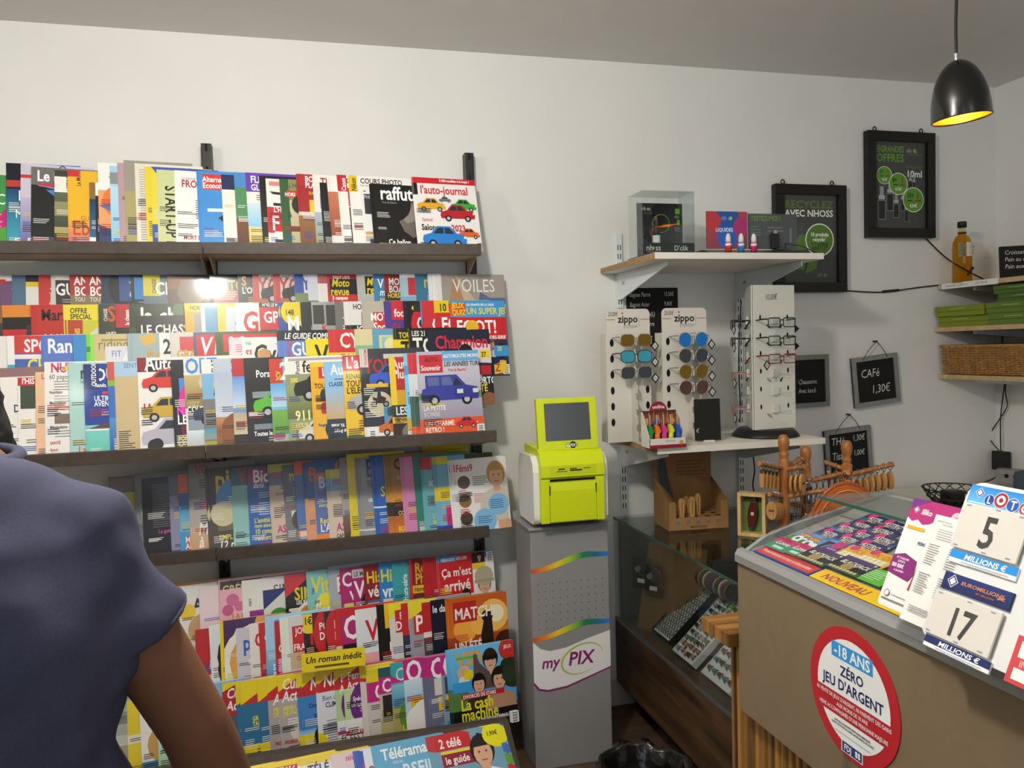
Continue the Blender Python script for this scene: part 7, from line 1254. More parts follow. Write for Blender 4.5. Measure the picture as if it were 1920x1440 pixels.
# ---- number boards, card and receipt leaning at the case front
def lean_plane(pb, X0, lean):
    """bottom-left corner seen at pixel pb on the plane x = X0; returns the corner and a function from pixel to board coordinates"""
    P0 = atX(*pb, X0); vd = Vector((math.sin(lean), 0, math.cos(lean))); ud = Vector((0, -1, 0)); nrm = ud.cross(vd)
    def uv(px, py):
        d = ray(px, py); o = Vector((0, 0, EYE)); t = (P0-o).dot(nrm)/d.dot(nrm); q = o+d*t-P0; return q.dot(ud), q.dot(vd)
    return P0, uv
LEAN = math.radians(24)
P0, uv = lean_plane((1722, 1188), .756, LEAN)
W_, H_ = uv(1722, 1188)[0]+.42, uv(1815, 905)[1]
bd = empty('jackpot_board', P0, label='white plastic jackpot board showing 5 and 17 MILLIONS €', cat='sign', rot=(-LEAN, 0, -math.pi/2))
def rrect(x0, z0, x1, z1, rad, n=5):
    pts = []
    for cx_, cz_, a0 in ((x1-rad, z0+rad, -90), (x1-rad, z1-rad, 0), (x0+rad, z1-rad, 90), (x0+rad, z0+rad, 180)):
        for i in range(n+1): a = math.radians(a0+90*i/n); pts.append((cx_+rad*math.cos(a), cz_+rad*math.sin(a)))
    return pts
uTL = uv(1815, 905)
B0 = 0.0
MB().prism(rrect(-.002, 0, W_, H_+.004, .022), 'y', 0, .008).build('board', mat('glossy_white_board', 'dfe1e1', .3), bd)
def card_on(name, pa, pb2, pc, col, prn, y=-.003, th=.003):
    # pa bottom-left, pb2 bottom-right, pc top-left (pixels); laid as an upright rectangle on the board
    a, b, c = uv(*pa), uv(*pb2), uv(*pc)
    w2, h2 = abs(b[0]-a[0]), c[1]-a[1]; x0 = min(a[0], b[0])
    o = MB().box(x0, y, a[1], x0+w2, y+th, a[1]+h2, b=.0008).build(name, mat('panel_'+col, col, .4), bd)
    p = Pr(w2, h2); prn(p); p.build(name+'_print', o, INKM, loc=(x0, y, a[1])); return o
def clover(p, u, v, s):
    p.pl([(u-s, v), (u, v-s*p.W/p.H), (u+s, v), (u, v+s*p.W/p.H)], 'e8ecf4'); q = s*.86; p.pl([(u-q, v), (u, v-q*p.W/p.H), (u+q, v), (u, v+q*p.W/p.H)], '1c2f6a')
    for a, b in ((-.3, 0), (.3, 0), (0, .3), (0, -.3)): p.ell(u+a*s, v+b*s*p.W/p.H, s*.24, 'f4f4f8')
def pr_loto(p):
    p.grad(0, 0, 1, 1, '6ab8e8', '1f7fd0'); clover(p, .16, .66, .07); p.rect(.03, .1, .3, .16, 'cfe4f4')
    for u, v, r_, c, t in ((.33, .38, .075, '1c3f9a', 'L'), (.5, .48, .105, '9a1f28', 'O'), (.68, .36, .09, '1c4fa8', 'T'), (.86, .3, .085, 'a8242c', 'O')):
        p.ell(u, v, r_, 'f0f0f4'); p.ell(u, v, r_*.92, c)
        if t == 'O': p.ell(u, v, r_*.6, 'f4f0ee'); p.ell(u, v, r_*.3, c)
        else: p.text(t, u-r_*.38, v-r_*.6*p.W/p.H, r_*1.25*p.W/p.H, 'f6f6f8', clip=False)
def pr_mill(bg): 
    def f(p): p.rect(0, .36, 1, 1, bg); p.text('MILLIONS €', .22, .44, .42, 'f4f6f8', shear=.15, fit=.62, clip=False); p.rect(.2, .14, .9, .19, '8a8c94'); p.rect(.3, .04, .8, .08, 'a8aab0')
    return f
def pr_num(t): 
    def f(p): p.text(t, .5, .14, .66 if len(t) == 1 else .62, '3c3c3c', center=True, cond=.8, clip=False); [p.rect(u, v, u+.07, v+.03, '8a8cb0') for u, v in ((.05, .93), (.5, .95), (.85, .92), (.05, .04), (.5, .03), (.85, .05))]
    return f
def pr_euro(p): p.grad(0, 0, 1, 1, '14204f', '1c2f6a'); clover(p, .15, .55, .085); p.text('EUROMILLIONS', .28, .5, .2, 'c8845a', fit=.62, shear=.12, clip=False); p.text('MY MILLION', .52, .26, .1, 'a8683a', fit=.26, clip=False); p.pl([(.84, .5), (.88, .58), (.93, .56), (.9, .48), (.93, .38), (.87, .42), (.81, .36), (.83, .46), (.78, .52)], 'b87a54')
uu = uv
WB = .205
def cardz(name, x0, z0, w2, h2, col, prn, y=-.003):
    o = MB().box(x0, y, z0, x0+w2, y+.003, z0+h2, b=.0008).build(name, mat('panel_'+col, col, .4), bd); p = Pr(w2, h2); prn(p); p.build(name+'_print', o, INKM, loc=(x0, y, z0)); return o
def zz(px, py): return uv(px, py)[1]
def xx(px, py): return uv(px, py)[0]
def corner(name, bl, br, tl, col, prn, y=-.003):
    a_, b_, c_ = uv(*bl), uv(*br), uv(*tl); x0 = (a_[0]+c_[0])/2; w2 = b_[0]-a_[0]; z0 = (a_[1]+b_[1])/2
    return cardz(name, x0, z0, w2, c_[1]-a_[1], col, prn, y)
corner('lower_millions', (1733, 1212), (1858, 1264), (1738, 1191), 'e9ebee', pr_mill('16275f'))
corner('lower_number', (1739, 1189), (1865, 1236), (1757, 1108), 'd6d2ca', pr_num('17'), -.006)
corner('euro_panel', (1768, 1104), (1897, 1147), (1775, 1072), '16275f', pr_euro)
corner('upper_millions', (1780, 1055), (1908, 1089), (1787, 1032), 'e9ebee', pr_mill('2a8ad8'))
corner('upper_number', (1790, 1030), (1916, 1059), (1811, 946), 'd6d2ca', pr_num('5'), -.006)
corner('loto_panel', (1817, 944), (1945, 975), (1825, 908), '2a8ad8', pr_loto)
xr = xx(1885, 1275); zr = zz(1885, 1277)
cardz('red_outlined_notice', xr, zr, .12, .055, 'c8444a', lambda p: (p.rect(.06, .56, 1, .9, 'f0eeec'), p.rect(.06, .1, 1, .34, 'f0eeec'), p.text('INTERDIT AUX', .1, .38, .14, 'e8b0b0', clip=False)))
# slim card of a scratch game and receipt, standing at the left of the board
P1, uv1 = lean_plane((1644, 1130), .768, LEAN)
w2, h2 = uv1(1745, 1170)[0], uv1(1703, 930)[1]
r = empty('game_leaflet', P1, label='white leaflet with magenta head and X1 lettering, leaning on the ticket case', cat='leaflet', rot=(-LEAN, 0, -math.pi/2))
MB().prism(rrect(0, 0, w2, h2, .006), 'y', 0, .003).build('sheet', mat('leaflet_white', 'e6e5e4', .4), r)
p = Pr(w2, h2, True); p.pl([(0, .98), (0, .82), (.1, .79), (.2, .815), (.3, .78), (.42, .8), (.55, .86), (.95, .96), (.95, 1.0), (.05, 1.0)], 'a8286e'); p.pl([(0, 1), (0, .9), (.35, 1)], '6a2a7a'); clover(p, .12, .9, .05); p.text('illiko', .22, .87, .05, 'f6f0f4', shear=.15, cond=.9, clip=False); p.rect(.06, .72, .38, .75, 'd8a92a'); p.text('X10', .5, .66, .05, '1c1c5a', shear=.15, clip=False); p.text('FONT', .34, .6, .03, '1c1c5a', shear=.15, clip=False); p.text('PI', .58, .595, .042, 'c8202a', shear=.15, clip=False); p.pl([(.44, .2), (.7, .24), (.74, .52), (.5, .52)], 'a8343a'); p.rect(.5, .42, .7, .5, 'e0b03a'); p.pl([(.0, .3), (.4, .27), (.46, .34), (.44, .46), (.2, .5), (.0, .46)], '7a1f6a'); p.text('ET TOUJOURS', .08, .44, .018, 'f0e0f0', clip=False); p.text("JUSQU'A", .12, .41, .018, 'f0e0f0', clip=False); p.text('500 000€', .03, .36, .035, 'f6f0f6', cond=.72, clip=False); p.text('A GAGNER !', .1, .325, .018, 'f0e0f0', clip=False); p.ell(.12, .12, .05, 'a8343a'); p.ell(.12, .12, .04, 'e6e5e4'); p.rect(.2, .115, 1, .12, '777'); p.lines(.05, .06, .9, 1, '777', th=.014); p.ell(.84, .9, .09, 'e6c0cc'); p.text('2€', .8, .885, .03, 'c02a5a', clip=False)
p.build('leaflet_print', r, INKM)
P2, uv2 = lean_plane((1686, 1158), .760, LEAN)
w2, h2 = .068, uv2(1740, 960)[1]
r = empty('till_receipt', P2, label='long white results receipt taped over the leaflet', cat='receipt', rot=(-LEAN, 0, -math.pi/2))
MB().box(0, 0, 0, w2, .0008, h2).build('paper', mat('receipt_paper', 'e4e2df', .8), r)
p = Pr(w2, h2); p.text('RESULTATS TIRAGE DU', .1, .94, .012, '7a7a7a', bold=0); p.text('EURO MILLIONS', .25, .915, .012, '7a7a7a', bold=0); p.lines(.2, .87, .6, 5, '9a9a9a', gap=.022, th=.006)
for v0 in (.72, .45):
    p.lines(.1, v0, .3, 9, '8a8a8a', gap=.022, th=.007); p.lines(.62, v0, .26, 9, '8a8a8a', gap=.022, th=.007)
p.lines(.15, .14, .7, 3, '8a8a8a', gap=.022, th=.008); p.build('receipt_print', r, INKM)
# ================================================================ corner shelves on the right wall
M_OAK = woodmat('pale_oak', 'b59a6e', 'cbb288', (4, 20, 20), .55)
SHY = 1.9
def cshelf(px, py, lab):
    q = atY(px, py, WY-.02); z = q.z
    r = empty('corner_shelf', (q.x, WY-.006, z), label=lab, cat='shelf', group='oak shelves on the right wall')
    MB().box(0, -(WY-SHY), -.02, RX-.002-q.x, 0, 0, b=.001).build('board', M_OAK, r)
    for y in (-.14, -.8): MB().prism([(RX-.002-q.x-.26, -.0205), (RX-.004-q.x, -.0205), (RX-.004-q.x, -.055), (RX-.012-q.x, -.055), (RX-.002-q.x-.26, -.034)], 'y', y-.008, y+.008).build('bracket', M_STEELW, r)
    return q.x, z
sx1, sz1 = cshelf(1763, 534, 'uppermost oak shelf on the right wall, with the oil bottle')
sx2, sz2 = cshelf(1757, 614, 'middle oak shelf on the right wall, with green boxes')
sx3, sz3 = cshelf(1763, 702, 'lowest oak shelf on the right wall, with the wicker basket')
r = empty('slotted_upright', (RX-.001, 2.70, .82), label='white slotted steel upright on the right wall under the oak shelves', cat='upright', group='white slotted uprights')
MB().box(-.012, -.0135, 0, 0, .0135, 1.0, b=.002).build('rail', M_STEELW, r)
sl = MB()
for j in range(26):
    for s in (-1, 1): sl.box(-.0126, s*.0055-.0017, .012+j*.036, -.0118, s*.0055+.0017, .034+j*.036)
sl.build('slots', M_SLOT, r)
# price strip on the shelf edge
r = empty('shelf_price_strip', (sx1-.0005, WY-.03, sz1-.022), label='white price strip on the edge of the top oak shelf', cat='label', rot=(0, 0, -math.pi/2))
MB().box(0, -.002, 0, .30, 0, .024).build('strip', mat('label_white', 'e6e6e4', .5), r)
p = Pr(.30, .024); p.text('Huile de Noix  13,00€ le 1|2'.replace('|', '/'), .08, .35, .36, '4a4a4a', bold=0, fit=.4, clip=False); p.text('LES 100 ml', .62, .35, .36, '4a4a4a', bold=0, fit=.2, clip=False); p.build('strip_print', r, INKM, loc=(0, -.0021, 0))
# oil bottle
xb = sx1+.07; yb = 2.93
b0 = Vector((x_of(1804, 2.88, sz1+.1), 2.88, sz1))
r = empty('oil_bottle', b0, label='clear bottle of golden walnut oil with black cap on the top oak shelf', cat='bottle')
m = glass('golden_oil', 'f4d050', 1.2, .0)
prof = [(0, 0), (.034, .0), (.038, .004), (.038, .15), (.036, .175), (.026, .198), (.016, .208), (.0145, .216), (.0145, .222)]
MB().lathe(prof+[(0, .222)], 28).build('oil', m, r)
MB().lathe([(a+.0015, z) for a, z in prof[1:]]+[(.0155, .245), (.0, .245)], 28).build('glass_wall', glass('bottle_glass', 'f4f0d8', 1.45, .0), r)
MB().lathe([(0, .24), (.0185, .24), (.0185, .262), (.0165, .265), (0, .265)], 24).build('cap', M_DARK, r)
MB().lathe([(.0178, .214), (.0178, .218)], 20).build('neck_ring', M_DARK, r)
lm = MB(); n = 16
for i in range(n+1):
    a = math.radians(205+120*i/n); lm.v += [(.0405*math.cos(a), .0405*math.sin(a), .112), (.0405*math.cos(a), .0405*math.sin(a), .172)]
for i in range(n): lm.f.append((2*i, 2*i+2, 2*i+3, 2*i+1)); lm.mi.append(1 if i < 6 else 0); lm.sm.append(True)
lab_ = lm.build('label', [mat('label_cream', 'dccdb8', .5), mat('label_leafy', '7a7a4a', .5, noise=.5, nscale=60)], r)
p = Pr(.05, .06); p.text('Huile', .12, .62, .2, '3a2a2a', bold=0, fit=.72, clip=False); p.text('de noix', .14, .42, .13, '3a2a2a', bold=0, fit=.66, clip=False); p.lines(.12, .3, .7, 3, '8a7a6a', gap=.08, th=.03); p.build('label_print', lab_, INKM, loc=(-.004, -.0425, .112), rot=(0, 0, .28))
MB().tube([(-.012, -.0405, .03), (.0, -.0415, .042), (.008, -.0412, .05), (.018, -.0385, .062)], [.004, .007, .004, .007], 6).build('leaf_sprig', mat('sprig', '2a1c0c', .6), r)
# slate with pastry prices
q = atX(1875, 516, 2.93)
r = empty('pastry_slate', (q.x, q.y, sz1), label='small black slate of pastry prices standing on the top oak shelf', cat='slate', rot=(-.12, 0, -.55))
MB().box(0, 0, .004, .26, .005, .155, b=.002).build('board', M_SLATE, r); MB().box(.05, -.02, 0, .21, .012, .011, b=.002).build('foot', M_OAK, r)
p = Pr(.26, .155)
for i, t in enumerate(('Croissant  1,10€', 'Pain au chocolat  1,20€', 'Pain aux raisins  1,30€')): chalk(p, t, .08, .76-.2*i, .12, cond=.8)
p.build('chalk_writing', r, INKM, loc=(0, -.0003, 0))
# green boxes
GREEN = ['7a8a1a', '5f7a2a', '4a6a2a', '2a5a2a']
def gbox(y0, ln, z0, h, x0, c, lab, rz=0.):
    r = empty('green_box', (x0, y0, z0), label=lab, cat='box', group='green cartons on the oak shelf', rot=(0, 0, -math.pi/2+rz))
    m = mat('green_carton_'+c, c, .4, noise=.06)
    MB().box(0, 0, 0, ln, .2, h*.46, b=.002).build('tray', m, r); MB().box(-.002, -.002, h*.47, ln+.002, .202, h, b=.002).build('lid', m, r)
    p = Pr(ln, h); p.rect(.3, .7, .62, .74, 'c8d08a'); p.build('lid_print', r, INKM, loc=(0, -.0022, 0))
    return r
bx0 = sx2-.005
gbox(2.975, .26, sz2+.0005, .045, bx0+.012, GREEN[0], 'olive green carton beneath the brightest one, middle shelf', .02)
gbox(2.98, .26, sz2+.046, .045, bx0, GREEN[0], 'bright olive green carton at the back end of the middle shelf', .0)
gbox(2.705, .26, sz2+.0005, .048, bx0+.008, GREEN[1], 'leaf green carton on the shelf board beside the olive ones')
gbox(2.71, .26, sz2+.049, .043, bx0+.003, GREEN[1], 'leaf green carton stacked beside the bright olive one')
gbox(2.43, .2, sz2+.0005, .09, bx0+.004, GREEN[3], 'dark green carton at the right picture edge')
gbox(2.46, .3, sz2+.0755, .03, bx0+.03, GREEN[2], 'upper green carton at the right picture edge, lower of two') if False else None
gbox(2.68, .24, sz2+.0925, .034, bx0+.035, GREEN[2], 'mid green carton on top of the leaf green stack')
gbox(2.70, .24, sz2+.127, .034, bx0+.03, GREEN[2], 'topmost mid green carton of the stack under the top shelf')
# wicker basket
WIC = mat('wicker', 'b5854a', .6, noise=.3, nscale=40)
r = empty('wicker_basket', (sx3+.012, 2.97, sz3), label='long low wicker basket on the lowest oak shelf', cat='basket')
bl, bd_, bh = .80, .25, .125
MB().box(.004, -bl+.004, .002, bd_-.004, -.004, .01).build('floor', WIC, r)
def ring_path(z, off, ph):
    pts = []; n = 40
    per = [(0, 0, 0, -bl), (0, -bl, bd_, -bl), (bd_, -bl, bd_, 0), (bd_, 0, 0, 0)]
    k = 0
    for (x0, y0, x1, y1) in per:
        ln = math.hypot(x1-x0, y1-y0); m_ = max(3, int(ln/.022))
        for i in range(m_):
            t = i/m_; s = .003*(1 if (k+ph) % 2 else -1); nx, ny = (y1-y0)/ln, -(x1-x0)/ln; k += 1
            fl = (z/bh)*.012
            pts.append((x0+(x1-x0)*t-nx*s*-1+(-fl if x0 == x1 == 0 else (fl if x0 == x1 else 0)), y0+(y1-y0)*t+ny*s, z))
    return pts
for i in range(15): MB().tube(ring_path(.008+i*.0075, 0, i), .0036, 5, closed=True).build('weave_strand', WIC, r)
for i in range(2): MB().tube(ring_path(.122+i*.005, 0, i), .006, 6, closed=True).build('rim', WIC, r)
stk = MB()
for i in range(36): stk.cyl((-.002-.004*0, -.01-i*.022, 0), (-.010, -.01-i*.022, bh), .003, 6)
for i in range(36): MB().cyl((.0, -.01-i*.022, 0.004), (-.011, -.01-i*.022, bh), .003, 6).build('stake', WIC, r)
# adaptor, socket, cables
q = atX(1878, 862, RX-.02)
r = empty('wall_adaptor', (RX-.002, q.y, q.z), label='black mains adaptor plugged into a white socket on the right wall', cat='adaptor')
MB().box(-.012, -.02, -.04, 0, .045, .045, b=.004).build('socket', M_WHITE, r); MB().box(-.055, -.045, -.045, -.0125, .02, .042, b=.005).build('adaptor_body', M_DARK, r)
yq = q.y
cable([(RX-.035, yq-.01, q.z+.042), (RX-.03, yq-.005, q.z+.2), (RX-.02, yq-.02, q.z+.4), (RX-.015, yq+.0, q.z+.55), (RX-.015, yq-.02, sz1-.03)], 'black lead rising from the wall adaptor behind the shelves', .003)
cable([(RX-.03, yq+.005, q.z+.042), (RX-.025, yq+.06, q.z+.1), (RX-.015, yq+.02, q.z+.18), (RX-.02, yq-.03, q.z+.25), (RX-.02, yq-.02, q.z+.33), (RX-.015, yq-.05, q.z+.45)], 'second black lead looping beside the adaptor lead', .0025)
cable([(RX-.03, yq-.01, q.z-.045), (RX-.05, yq+.02, q.z-.09), (RX-.12, yq+.08, q.z-.13)], 'black lead leaving the adaptor downwards', .003)
# back worktop behind the counter with wire basket, socket block and grey bag
WT = .80
r = empty('back_worktop', (2.33, 1.6, 0), label='low pale worktop along the right wall behind the counter', cat='worktop')
MB().box(0, 0, WT-.03, RX-.016-2.33, 1.38, WT, b=.002).build('board', M_SHELF, r); MB().box(.03, .02, 0, .05, 1.36, WT-.031).build('front_panel', M_SHELF, r)
q = atZ(1790, 975, WT+.0)
q = Vector((2.50, 2.62, WT))
r = empty('wire_basket', q, label='black wire basket behind the jackpot board', cat='wire basket')
wr, wh = .115, .10
c0x = atY(1790, 915, 2.62); r.location = (c0x.x, 2.62, WT); wh = c0x.z-WT
for z, rr_ in ((0.004, .075), (wh*.5, .1), (wh, .118)): MB().tube([(rr_*math.cos(t*math.pi/16), rr_*math.sin(t*math.pi/16), z) for t in range(32)], .0028, 6, closed=True).build('hoop', M_DARK, r)
for s in (1, -1):
    for i in range(16):
        a = i*math.pi/8; MB().tube([((.075+.043*t)*math.cos(a+s*t*.7), (.075+.043*t)*math.sin(a+s*t*.7), .004+(wh-.004)*t) for t in (0, .25, .5, .75, 1)], .002, 5).build('wire', M_DARK, r)
MB().lathe([(0, .004), (.07, .004), (.07, .008), (0, .008)], 20).build('floor_plate', M_DARK, r)
o = empty('black_pouch', (c0x.x-.03, 2.60, WT+.009), label='small black pouch inside the wire basket', cat='pouch'); MB().box(-.035, -.03, 0, .035, .03, wh*.85, b=.012).build('body', M_BLK, o)
q = atX(1893, 893, 2.98)
r = empty('socket_block', (2.98, q.y, q.z), label='grey rounded socket block at the right picture edge', cat='socket block', rot=(0, 0, -1.1))
hq = q.z-WT
MB().box(-.06, 0, -hq, .06, .06, .03, b=.02).build('body', mat('grey_plastic', '8a8a88', .5), r)
for x in (-.012, .022): MB().cyl((x, -.0012, 0), (x, .002, 0), .009, 14).build('socket_hole', M_HOLE, r)
q = atX(1918, 905, 2.8)
r = empty('grey_shoulder_bag', (2.86, q.y-.06, WT), label='slate blue cloth bag at the right picture edge', cat='bag')
bgm = MB(); bgm.box(-.08, -.12, 0, .08, .1, q.z-WT+.05, b=.04); bgm.build('body', mat('slate_cloth', '4a4f60', .9, bump=.3, bscale=300), r)
# ================================================================ pendant lamp
lx, ly = 1.70, 1.73
cxl = x_of(1803, ly, 2.1); rimz = atY(1803, 222, ly).z
R0, hs = .0715, .150
r = empty('pendant_lamp', (cxl, ly, rimz), label='black egg-shaped pendant lamp, gilded inside, hanging from the ceiling', cat='pendant lamp', rot=(0, -.10, 0))
pf = [(R0*math.sqrt(max(0, 1-t**2.1)), t*hs) for t in [i/18 for i in range(18)]]+[(.012, hs*.985)]
MB().lathe(pf, 48).build('shade', mat('black_enamel', '0e0d0c', .25, coat=.5), r)
pin = [(a-.004, b) for a, b in pf[:-1]]+[(.008, hs*.96)]
inn = MB().lathe(pin, 48)
inn.f = [f[::-1] for f in inn.f]; inn.build('gilded_inside', mat('gilded_lining', 'd8952a', .35, .75), r)
MB().tube([((R0-.002)*math.cos(t*math.pi/24), (R0-.002)*math.sin(t*math.pi/24), 0) for t in range(48)], .0028, 6, closed=True).build('rim', mat('black_enamel', '0e0d0c', .25, coat=.5), r)
MB().cyl((0, 0, hs*.97), (0, 0, hs+.016), .006, 12).build('ferrule', CH, r)
bz = hs*.30
MB().lathe([(.026*math.cos(a*math.pi/12), bz+.026*math.sin(a*math.pi/12)) for a in range(-6, 7)], 16).build('bulb', mat('warm_bulb_glow', 'ffffff', .4, emit='ffd08a', estr=75), r)
MB().cyl((0, 0, bz+.024), (0, 0, hs*.96), .012, 12).build('socket', M_DARK, r)
t0 = Vector((cxl, ly, rimz))+Matrix.Rotation(-.10, 3, 'Y') @ Vector((0, 0, hs+.014))
o = cable([t0, t0+Vector((-.001, 0, .08)), t0+Vector((.003, 0, .2)), (t0.x+.002, ly, CZ-.02)], 'black flex of the pendant lamp running up to the ceiling', .0042); o.name = 'lamp_flex'
MB().lathe([(0, -.02), (.04, -.02), (.045, -.001), (0, -.001)], 20).build('ceiling_rose', M_DARK, o, loc=(t0.x+.002, ly, CZ))
# ================================================================ waste bin with black bag
q = atZ(1182, 1398, .30)
r = empty('waste_bin', (.865, 2.02, 0), label='waste bin lined with a crumpled black plastic bag beside the pedestal', cat='bin')
MB().lathe([(0, 0), (.10, 0), (.122, .27), (.125, .275)], 28).build('bin', M_DARK, r)
bg = MB(); n = 48; rd2 = random.Random(11); prof = [(.127, .16), (.133, .22), (.136, .27), (.134, .292), (.124, .302), (.112, .29), (.10, .25), (.08, .2), (.02, .17)]
ph = [rd2.uniform(0, 6.28) for _ in range(8)]
for j, (a, z) in enumerate(prof):
    for k_ in range(n):
        an = 2*math.pi*k_/n; wv = sum(.0028*math.sin((3+2.3*i)*an+ph[i]+j*.9*(i % 3)) for i in range(5))
        bg.v.append(((a+wv)*math.cos(an), (a+wv)*math.sin(an), z+.9*wv))
for j in range(len(prof)-1):
    for k_ in range(n): bg.f.append((j*n+k_, j*n+(k_+1) % n, (j+1)*n+(k_+1) % n, (j+1)*n+k_)); bg.mi.append(0); bg.sm.append(True)
bg.build('bag', mat('black_bin_liner', '0a0a0a', .22, bump=.9, bscale=45, coat=.3), r)
# ================================================================ customer seen from behind
M_SKIN = mat('brown_skin', '77503a', .5, noise=.12, nscale=20, bump=.12, bscale=90)
M_SHIRT = mat('navy_jersey', '3f4056', .92, noise=.14, nscale=420, bump=.35, bscale=9)
M_JEAN = mat('dark_trousers', '20222a', .9, bump=.2, bscale=300)
M_HAIR = mat('black_hair', '0c0a09', .6, bump=.6, bscale=120)
def blob(rings, n=20):
    """rings: (centre, half-width vector, half-depth vector) - a closed tube of ellipses"""
    m = MB(); vs = []
    for c, a, b in rings:
        c, a, b = Vector(c), Vector(a), Vector(b)
        for k in range(n): t = 2*math.pi*k/n; vs.append(tuple(c+a*math.cos(t)+b*math.sin(t)))
    N = len(rings)
    fs = [(i*n+k, i*n+(k+1) % n, (i+1)*n+(k+1) % n, (i+1)*n+k) for i in range(N-1) for k in range(n)]+[tuple(range(n))[::-1], tuple(range((N-1)*n, N*n))]
    m.add(vs, fs, 0, True); return m
def limb(mb, pts, rad, n=14): mb.tube(pts, rad, n); return mb
def ball(mb, c, rx, ry, rz, n=16):
    vs = []; fs = []
    for i in range(9):
        a = math.pi*(i/8-.5)
        for k in range(n): t = 2*math.pi*k/n; vs.append((c[0]+rx*math.cos(a)*math.cos(t)+(1e-5*k), c[1]+ry*math.cos(a)*math.sin(t), c[2]+rz*math.sin(a)))
    fs = [(i*n+k, i*n+(k+1) % n, (i+1)*n+(k+1) % n, (i+1)*n+k) for i in range(8) for k in range(n)]
    mb.add(vs, fs, 0, True); return mb
def remesh(o, vox, smooth=6):
    m = o.modifiers.new('r', 'REMESH'); m.mode = 'VOXEL'; m.voxel_size = vox; m.use_smooth_shade = True
    s = o.modifiers.new('s', 'SMOOTH'); s.factor = .5; s.iterations = smooth; return o
PYc = .86; SPX = -.375                      # depth of the back, x of the spine
per = empty('person', (SPX, PYc, 0), label='customer with dark hair in a navy T-shirt, seen from behind, browsing the magazines', cat='person')
def L(x, y, z): return (x-SPX, y-PYc, z)
def T(x0, y0, z, w_, d_, tilt=0.): return (L(x0, y0, z), (w_, 0, tilt*w_), (0, d_, 0))
# torso, slightly leaning to the rack
tors = [T(SPX, .90, .93, .150, .100), T(SPX, .895, .99, .165, .105), T(SPX, .88, 1.07, .163, .104), T(SPX+.003, .865, 1.14, .170, .104), T(SPX+.003, .86, 1.20, .180, .106), T(SPX, .862, 1.255, .188, .104), T(SPX, .868, 1.305, .178, .092), T(SPX, .876, 1.34, .140, .075), T(SPX, .884, 1.368, .085, .06), T(SPX, .895, 1.395, .055, .055)]
sh = Vector(L(-.226, .865, 1.285)); el = Vector(L(-.141, .93, 1.062)); wr_ = Vector(L(-.095, 1.03, .85)); hd = Vector(L(-.085, 1.06, .78))
def arm(mb, sgn, grow=0.):
    f = lambda v: Vector((sgn*v.x if sgn < 0 else v.x, v.y, v.z))
    mir = lambda v: v if sgn > 0 else Vector((-v.x, v.y, v.z))
    s, e, w2, h = mir(sh), mir(el), mir(wr_), mir(hd)
    mb.tube([s+(s-e)*.12, s, s.lerp(e, .35), s.lerp(e, .7), e, e.lerp(w2, .2), e.lerp(w2, .45), e.lerp(w2, .8), w2, w2.lerp(h, .5)], [.040, .044, .041, .039, .0375, .0385, .036, .028, .024, .025], 16)
    return s, e, w2, h
body = MB()
bt = blob(tors); body.add(bt.v, bt.f, 0, True)
body.tube([L(SPX, .905, 1.36), L(SPX-.03, .945, 1.40)], [.052, .05], 16)
hc = L(SPX-.040, .985, 1.408)
ball(body, hc, .074, .092, .105); ball(body, (hc[0], hc[1]+.05, hc[2]-.045), .055, .055, .07)
ball(body, (hc[0], hc[1]+.1, hc[2]-.015), .013, .018, .022)
for s_ in (-1, 1): ball(body, (hc[0]+s_*.072, hc[1]+.01, hc[2]-.01), .009, .018, .03)
for sgn in (1, -1):
    s, e, w2, h = arm(body, sgn)
    d = (h-w2).normalized(); side = d.cross(Vector((0, 0, 1))).normalized(); up = side.cross(d)
    palm = MB(); pc = w2+d*.055
    body.tube([w2+d*.0, w2+d*.03, w2+d*.06, w2+d*.085], [.026, .030, .033, .028], 12)
    for i, (off, ln) in enumerate(((-.027, .062), (-.009, .074), (.009, .07), (.026, .055))):
        b0_ = w2+d*.075+side*off; b1 = b0_+d*ln*.5-up*.008; b2 = b1+d*ln*.3-up*.018; b3 = b2+d*ln*.15-up*.02
        body.tube([b0_, b1, b2, b3], [.0095, .009, .0082, .007], 8)
    tb = w2+d*.03-side*sgn*.028; body.tube([tb, tb+d*.025-side*sgn*.014, tb+d*.05-side*sgn*.012-up*.01], [.012, .0105, .008], 8)
    # legs
    hx_ = sgn*.085
    body.tube([(hx_, .045, .93), (hx_*1.05, .04, .75), (hx_*1.1, .03, .5), (hx_*1.1, .045, .3), (hx_*1.1, .06, .09)], [.088, .082, .058, .054, .038], 16)
    body.tube([(hx_*1.1, .03, .05), (hx_*1.15, .12, .04), (hx_*1.2, .19, .03)], [.042, .042, .026], 12)
o = body.build('body', M_SKIN, per); remesh(o, .0055, 8)
# T-shirt: torso and two short sleeves, clear of the skin
shirt = MB()
tg = [((c[0], c[1], c[2]), (a[0]*1.0+.012, 0, 0), (0, b[1]+.012, 0)) for c, a, b in tors[:-1]]
tg[0] = (L(SPX, .90, .90), (.178, 0, 0), (0, .118, 0)); tg[1] = (L(SPX, .895, .98), (.188, 0, 0), (0, .121, 0))
tg[-1] = (L(SPX, .885, 1.378), (.082, 0, 0), (0, .068, 0))
bt = blob(tg, 28); shirt.add(bt.v, bt.f, 0, True)
sh_c = []
for sgn in (1, -1):
    mir = lambda v: v if sgn > 0 else Vector((-v.x, v.y, v.z))
    s, e = mir(sh), mir(el)
    shirt.tube([s+Vector((-sgn*.10, .0, .045)), s+Vector((-sgn*.045, 0, .022)), s+(s-e)*.05, s.lerp(e, .25), s.lerp(e, .36), s.lerp(e, .43)], [.052, .058, .056, .053, .053, .055], 20)
o = shirt.build('t_shirt', M_SHIRT, per); remesh(o, .006, 10)
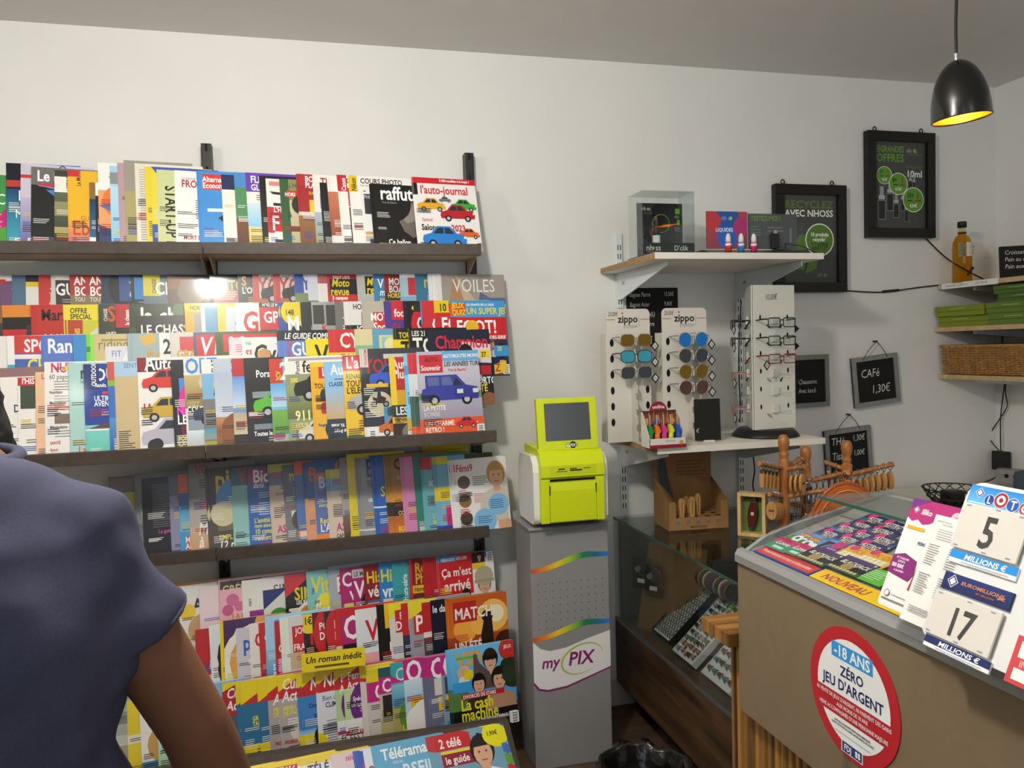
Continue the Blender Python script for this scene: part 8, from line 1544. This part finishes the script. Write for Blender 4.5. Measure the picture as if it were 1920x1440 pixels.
tx = bpy.data.textures.new('cloth_folds', 'CLOUDS'); tx.noise_scale = .085; tx.noise_depth = 1
dm = o.modifiers.new('folds', 'DISPLACE'); dm.texture = tx; dm.strength = .028; dm.mid_level = .5
for sgn in (1, -1):
    mir = lambda v: v if sgn > 0 else Vector((-v.x, v.y, v.z))
    s, e = mir(sh), mir(el); c = s.lerp(e, .415); ax = (e-s).normalized(); q = ax.orthogonal().normalized(); w3 = ax.cross(q)
    MB().tube([c+(q*math.cos(t*math.pi/12)+w3*math.sin(t*math.pi/12))*.0545 for t in range(24)], .0038, 8, closed=True).build('sleeve_hem', M_SHIRT, per)
cr = [Vector(L(SPX+.088*math.cos(t*math.pi/12), .882+.074*math.sin(t*math.pi/12)*1., 1.374+.006*math.sin(t*math.pi/12))) for t in range(24)]
MB().tube(cr, .007, 8, closed=True).build('neckband', M_SHIRT, per)
tr_ = MB()
bt = blob([T(SPX, .9, .80, .165, .115), T(SPX, .9, .88, .172, .118), T(SPX, .9, .97, .165, .112)]); tr_.add(bt.v, bt.f, 0, True)
for sgn in (1, -1): hx_ = sgn*.085; tr_.tube([(hx_, .045, .9), (hx_*1.05, .04, .75), (hx_*1.1, .03, .5), (hx_*1.1, .045, .3), (hx_*1.1, .05, .04)], [.098, .093, .074, .068, .066], 18)
remesh(tr_.build('trousers', M_JEAN, per), .009, 6)
sho = MB()
for sgn in (1, -1): hx_ = sgn*.085; sho.tube([(hx_*1.1, .0, .045), (hx_*1.12, .08, .045), (hx_*1.15, .16, .035), (hx_*1.18, .22, .03)], [.04, .047, .045, .024], 14)
for sgn in (1, -1):
    hx_ = sgn*.085; remesh(MB().tube([(hx_*1.1, .0, .046), (hx_*1.12, .08, .047), (hx_*1.15, .16, .038), (hx_*1.18, .22, .03)], [.045, .0465, .0375, .028], 14).build('shoe', M_DARK, per), .008, 4)
hr = MB(); ball(hr, (hc[0], hc[1]-.016, hc[2]+.012), .085, .093, .107, 20); ball(hr, (hc[0], hc[1]-.004, hc[2]-.028), .094, .072, .085, 20)
o = hr.build('hair', M_HAIR, per); remesh(o, .006, 4)
tx2 = bpy.data.textures.new('hair_tufts', 'CLOUDS'); tx2.noise_scale = .012
dm = o.modifiers.new('tufts', 'DISPLACE'); dm.texture = tx2; dm.strength = .012
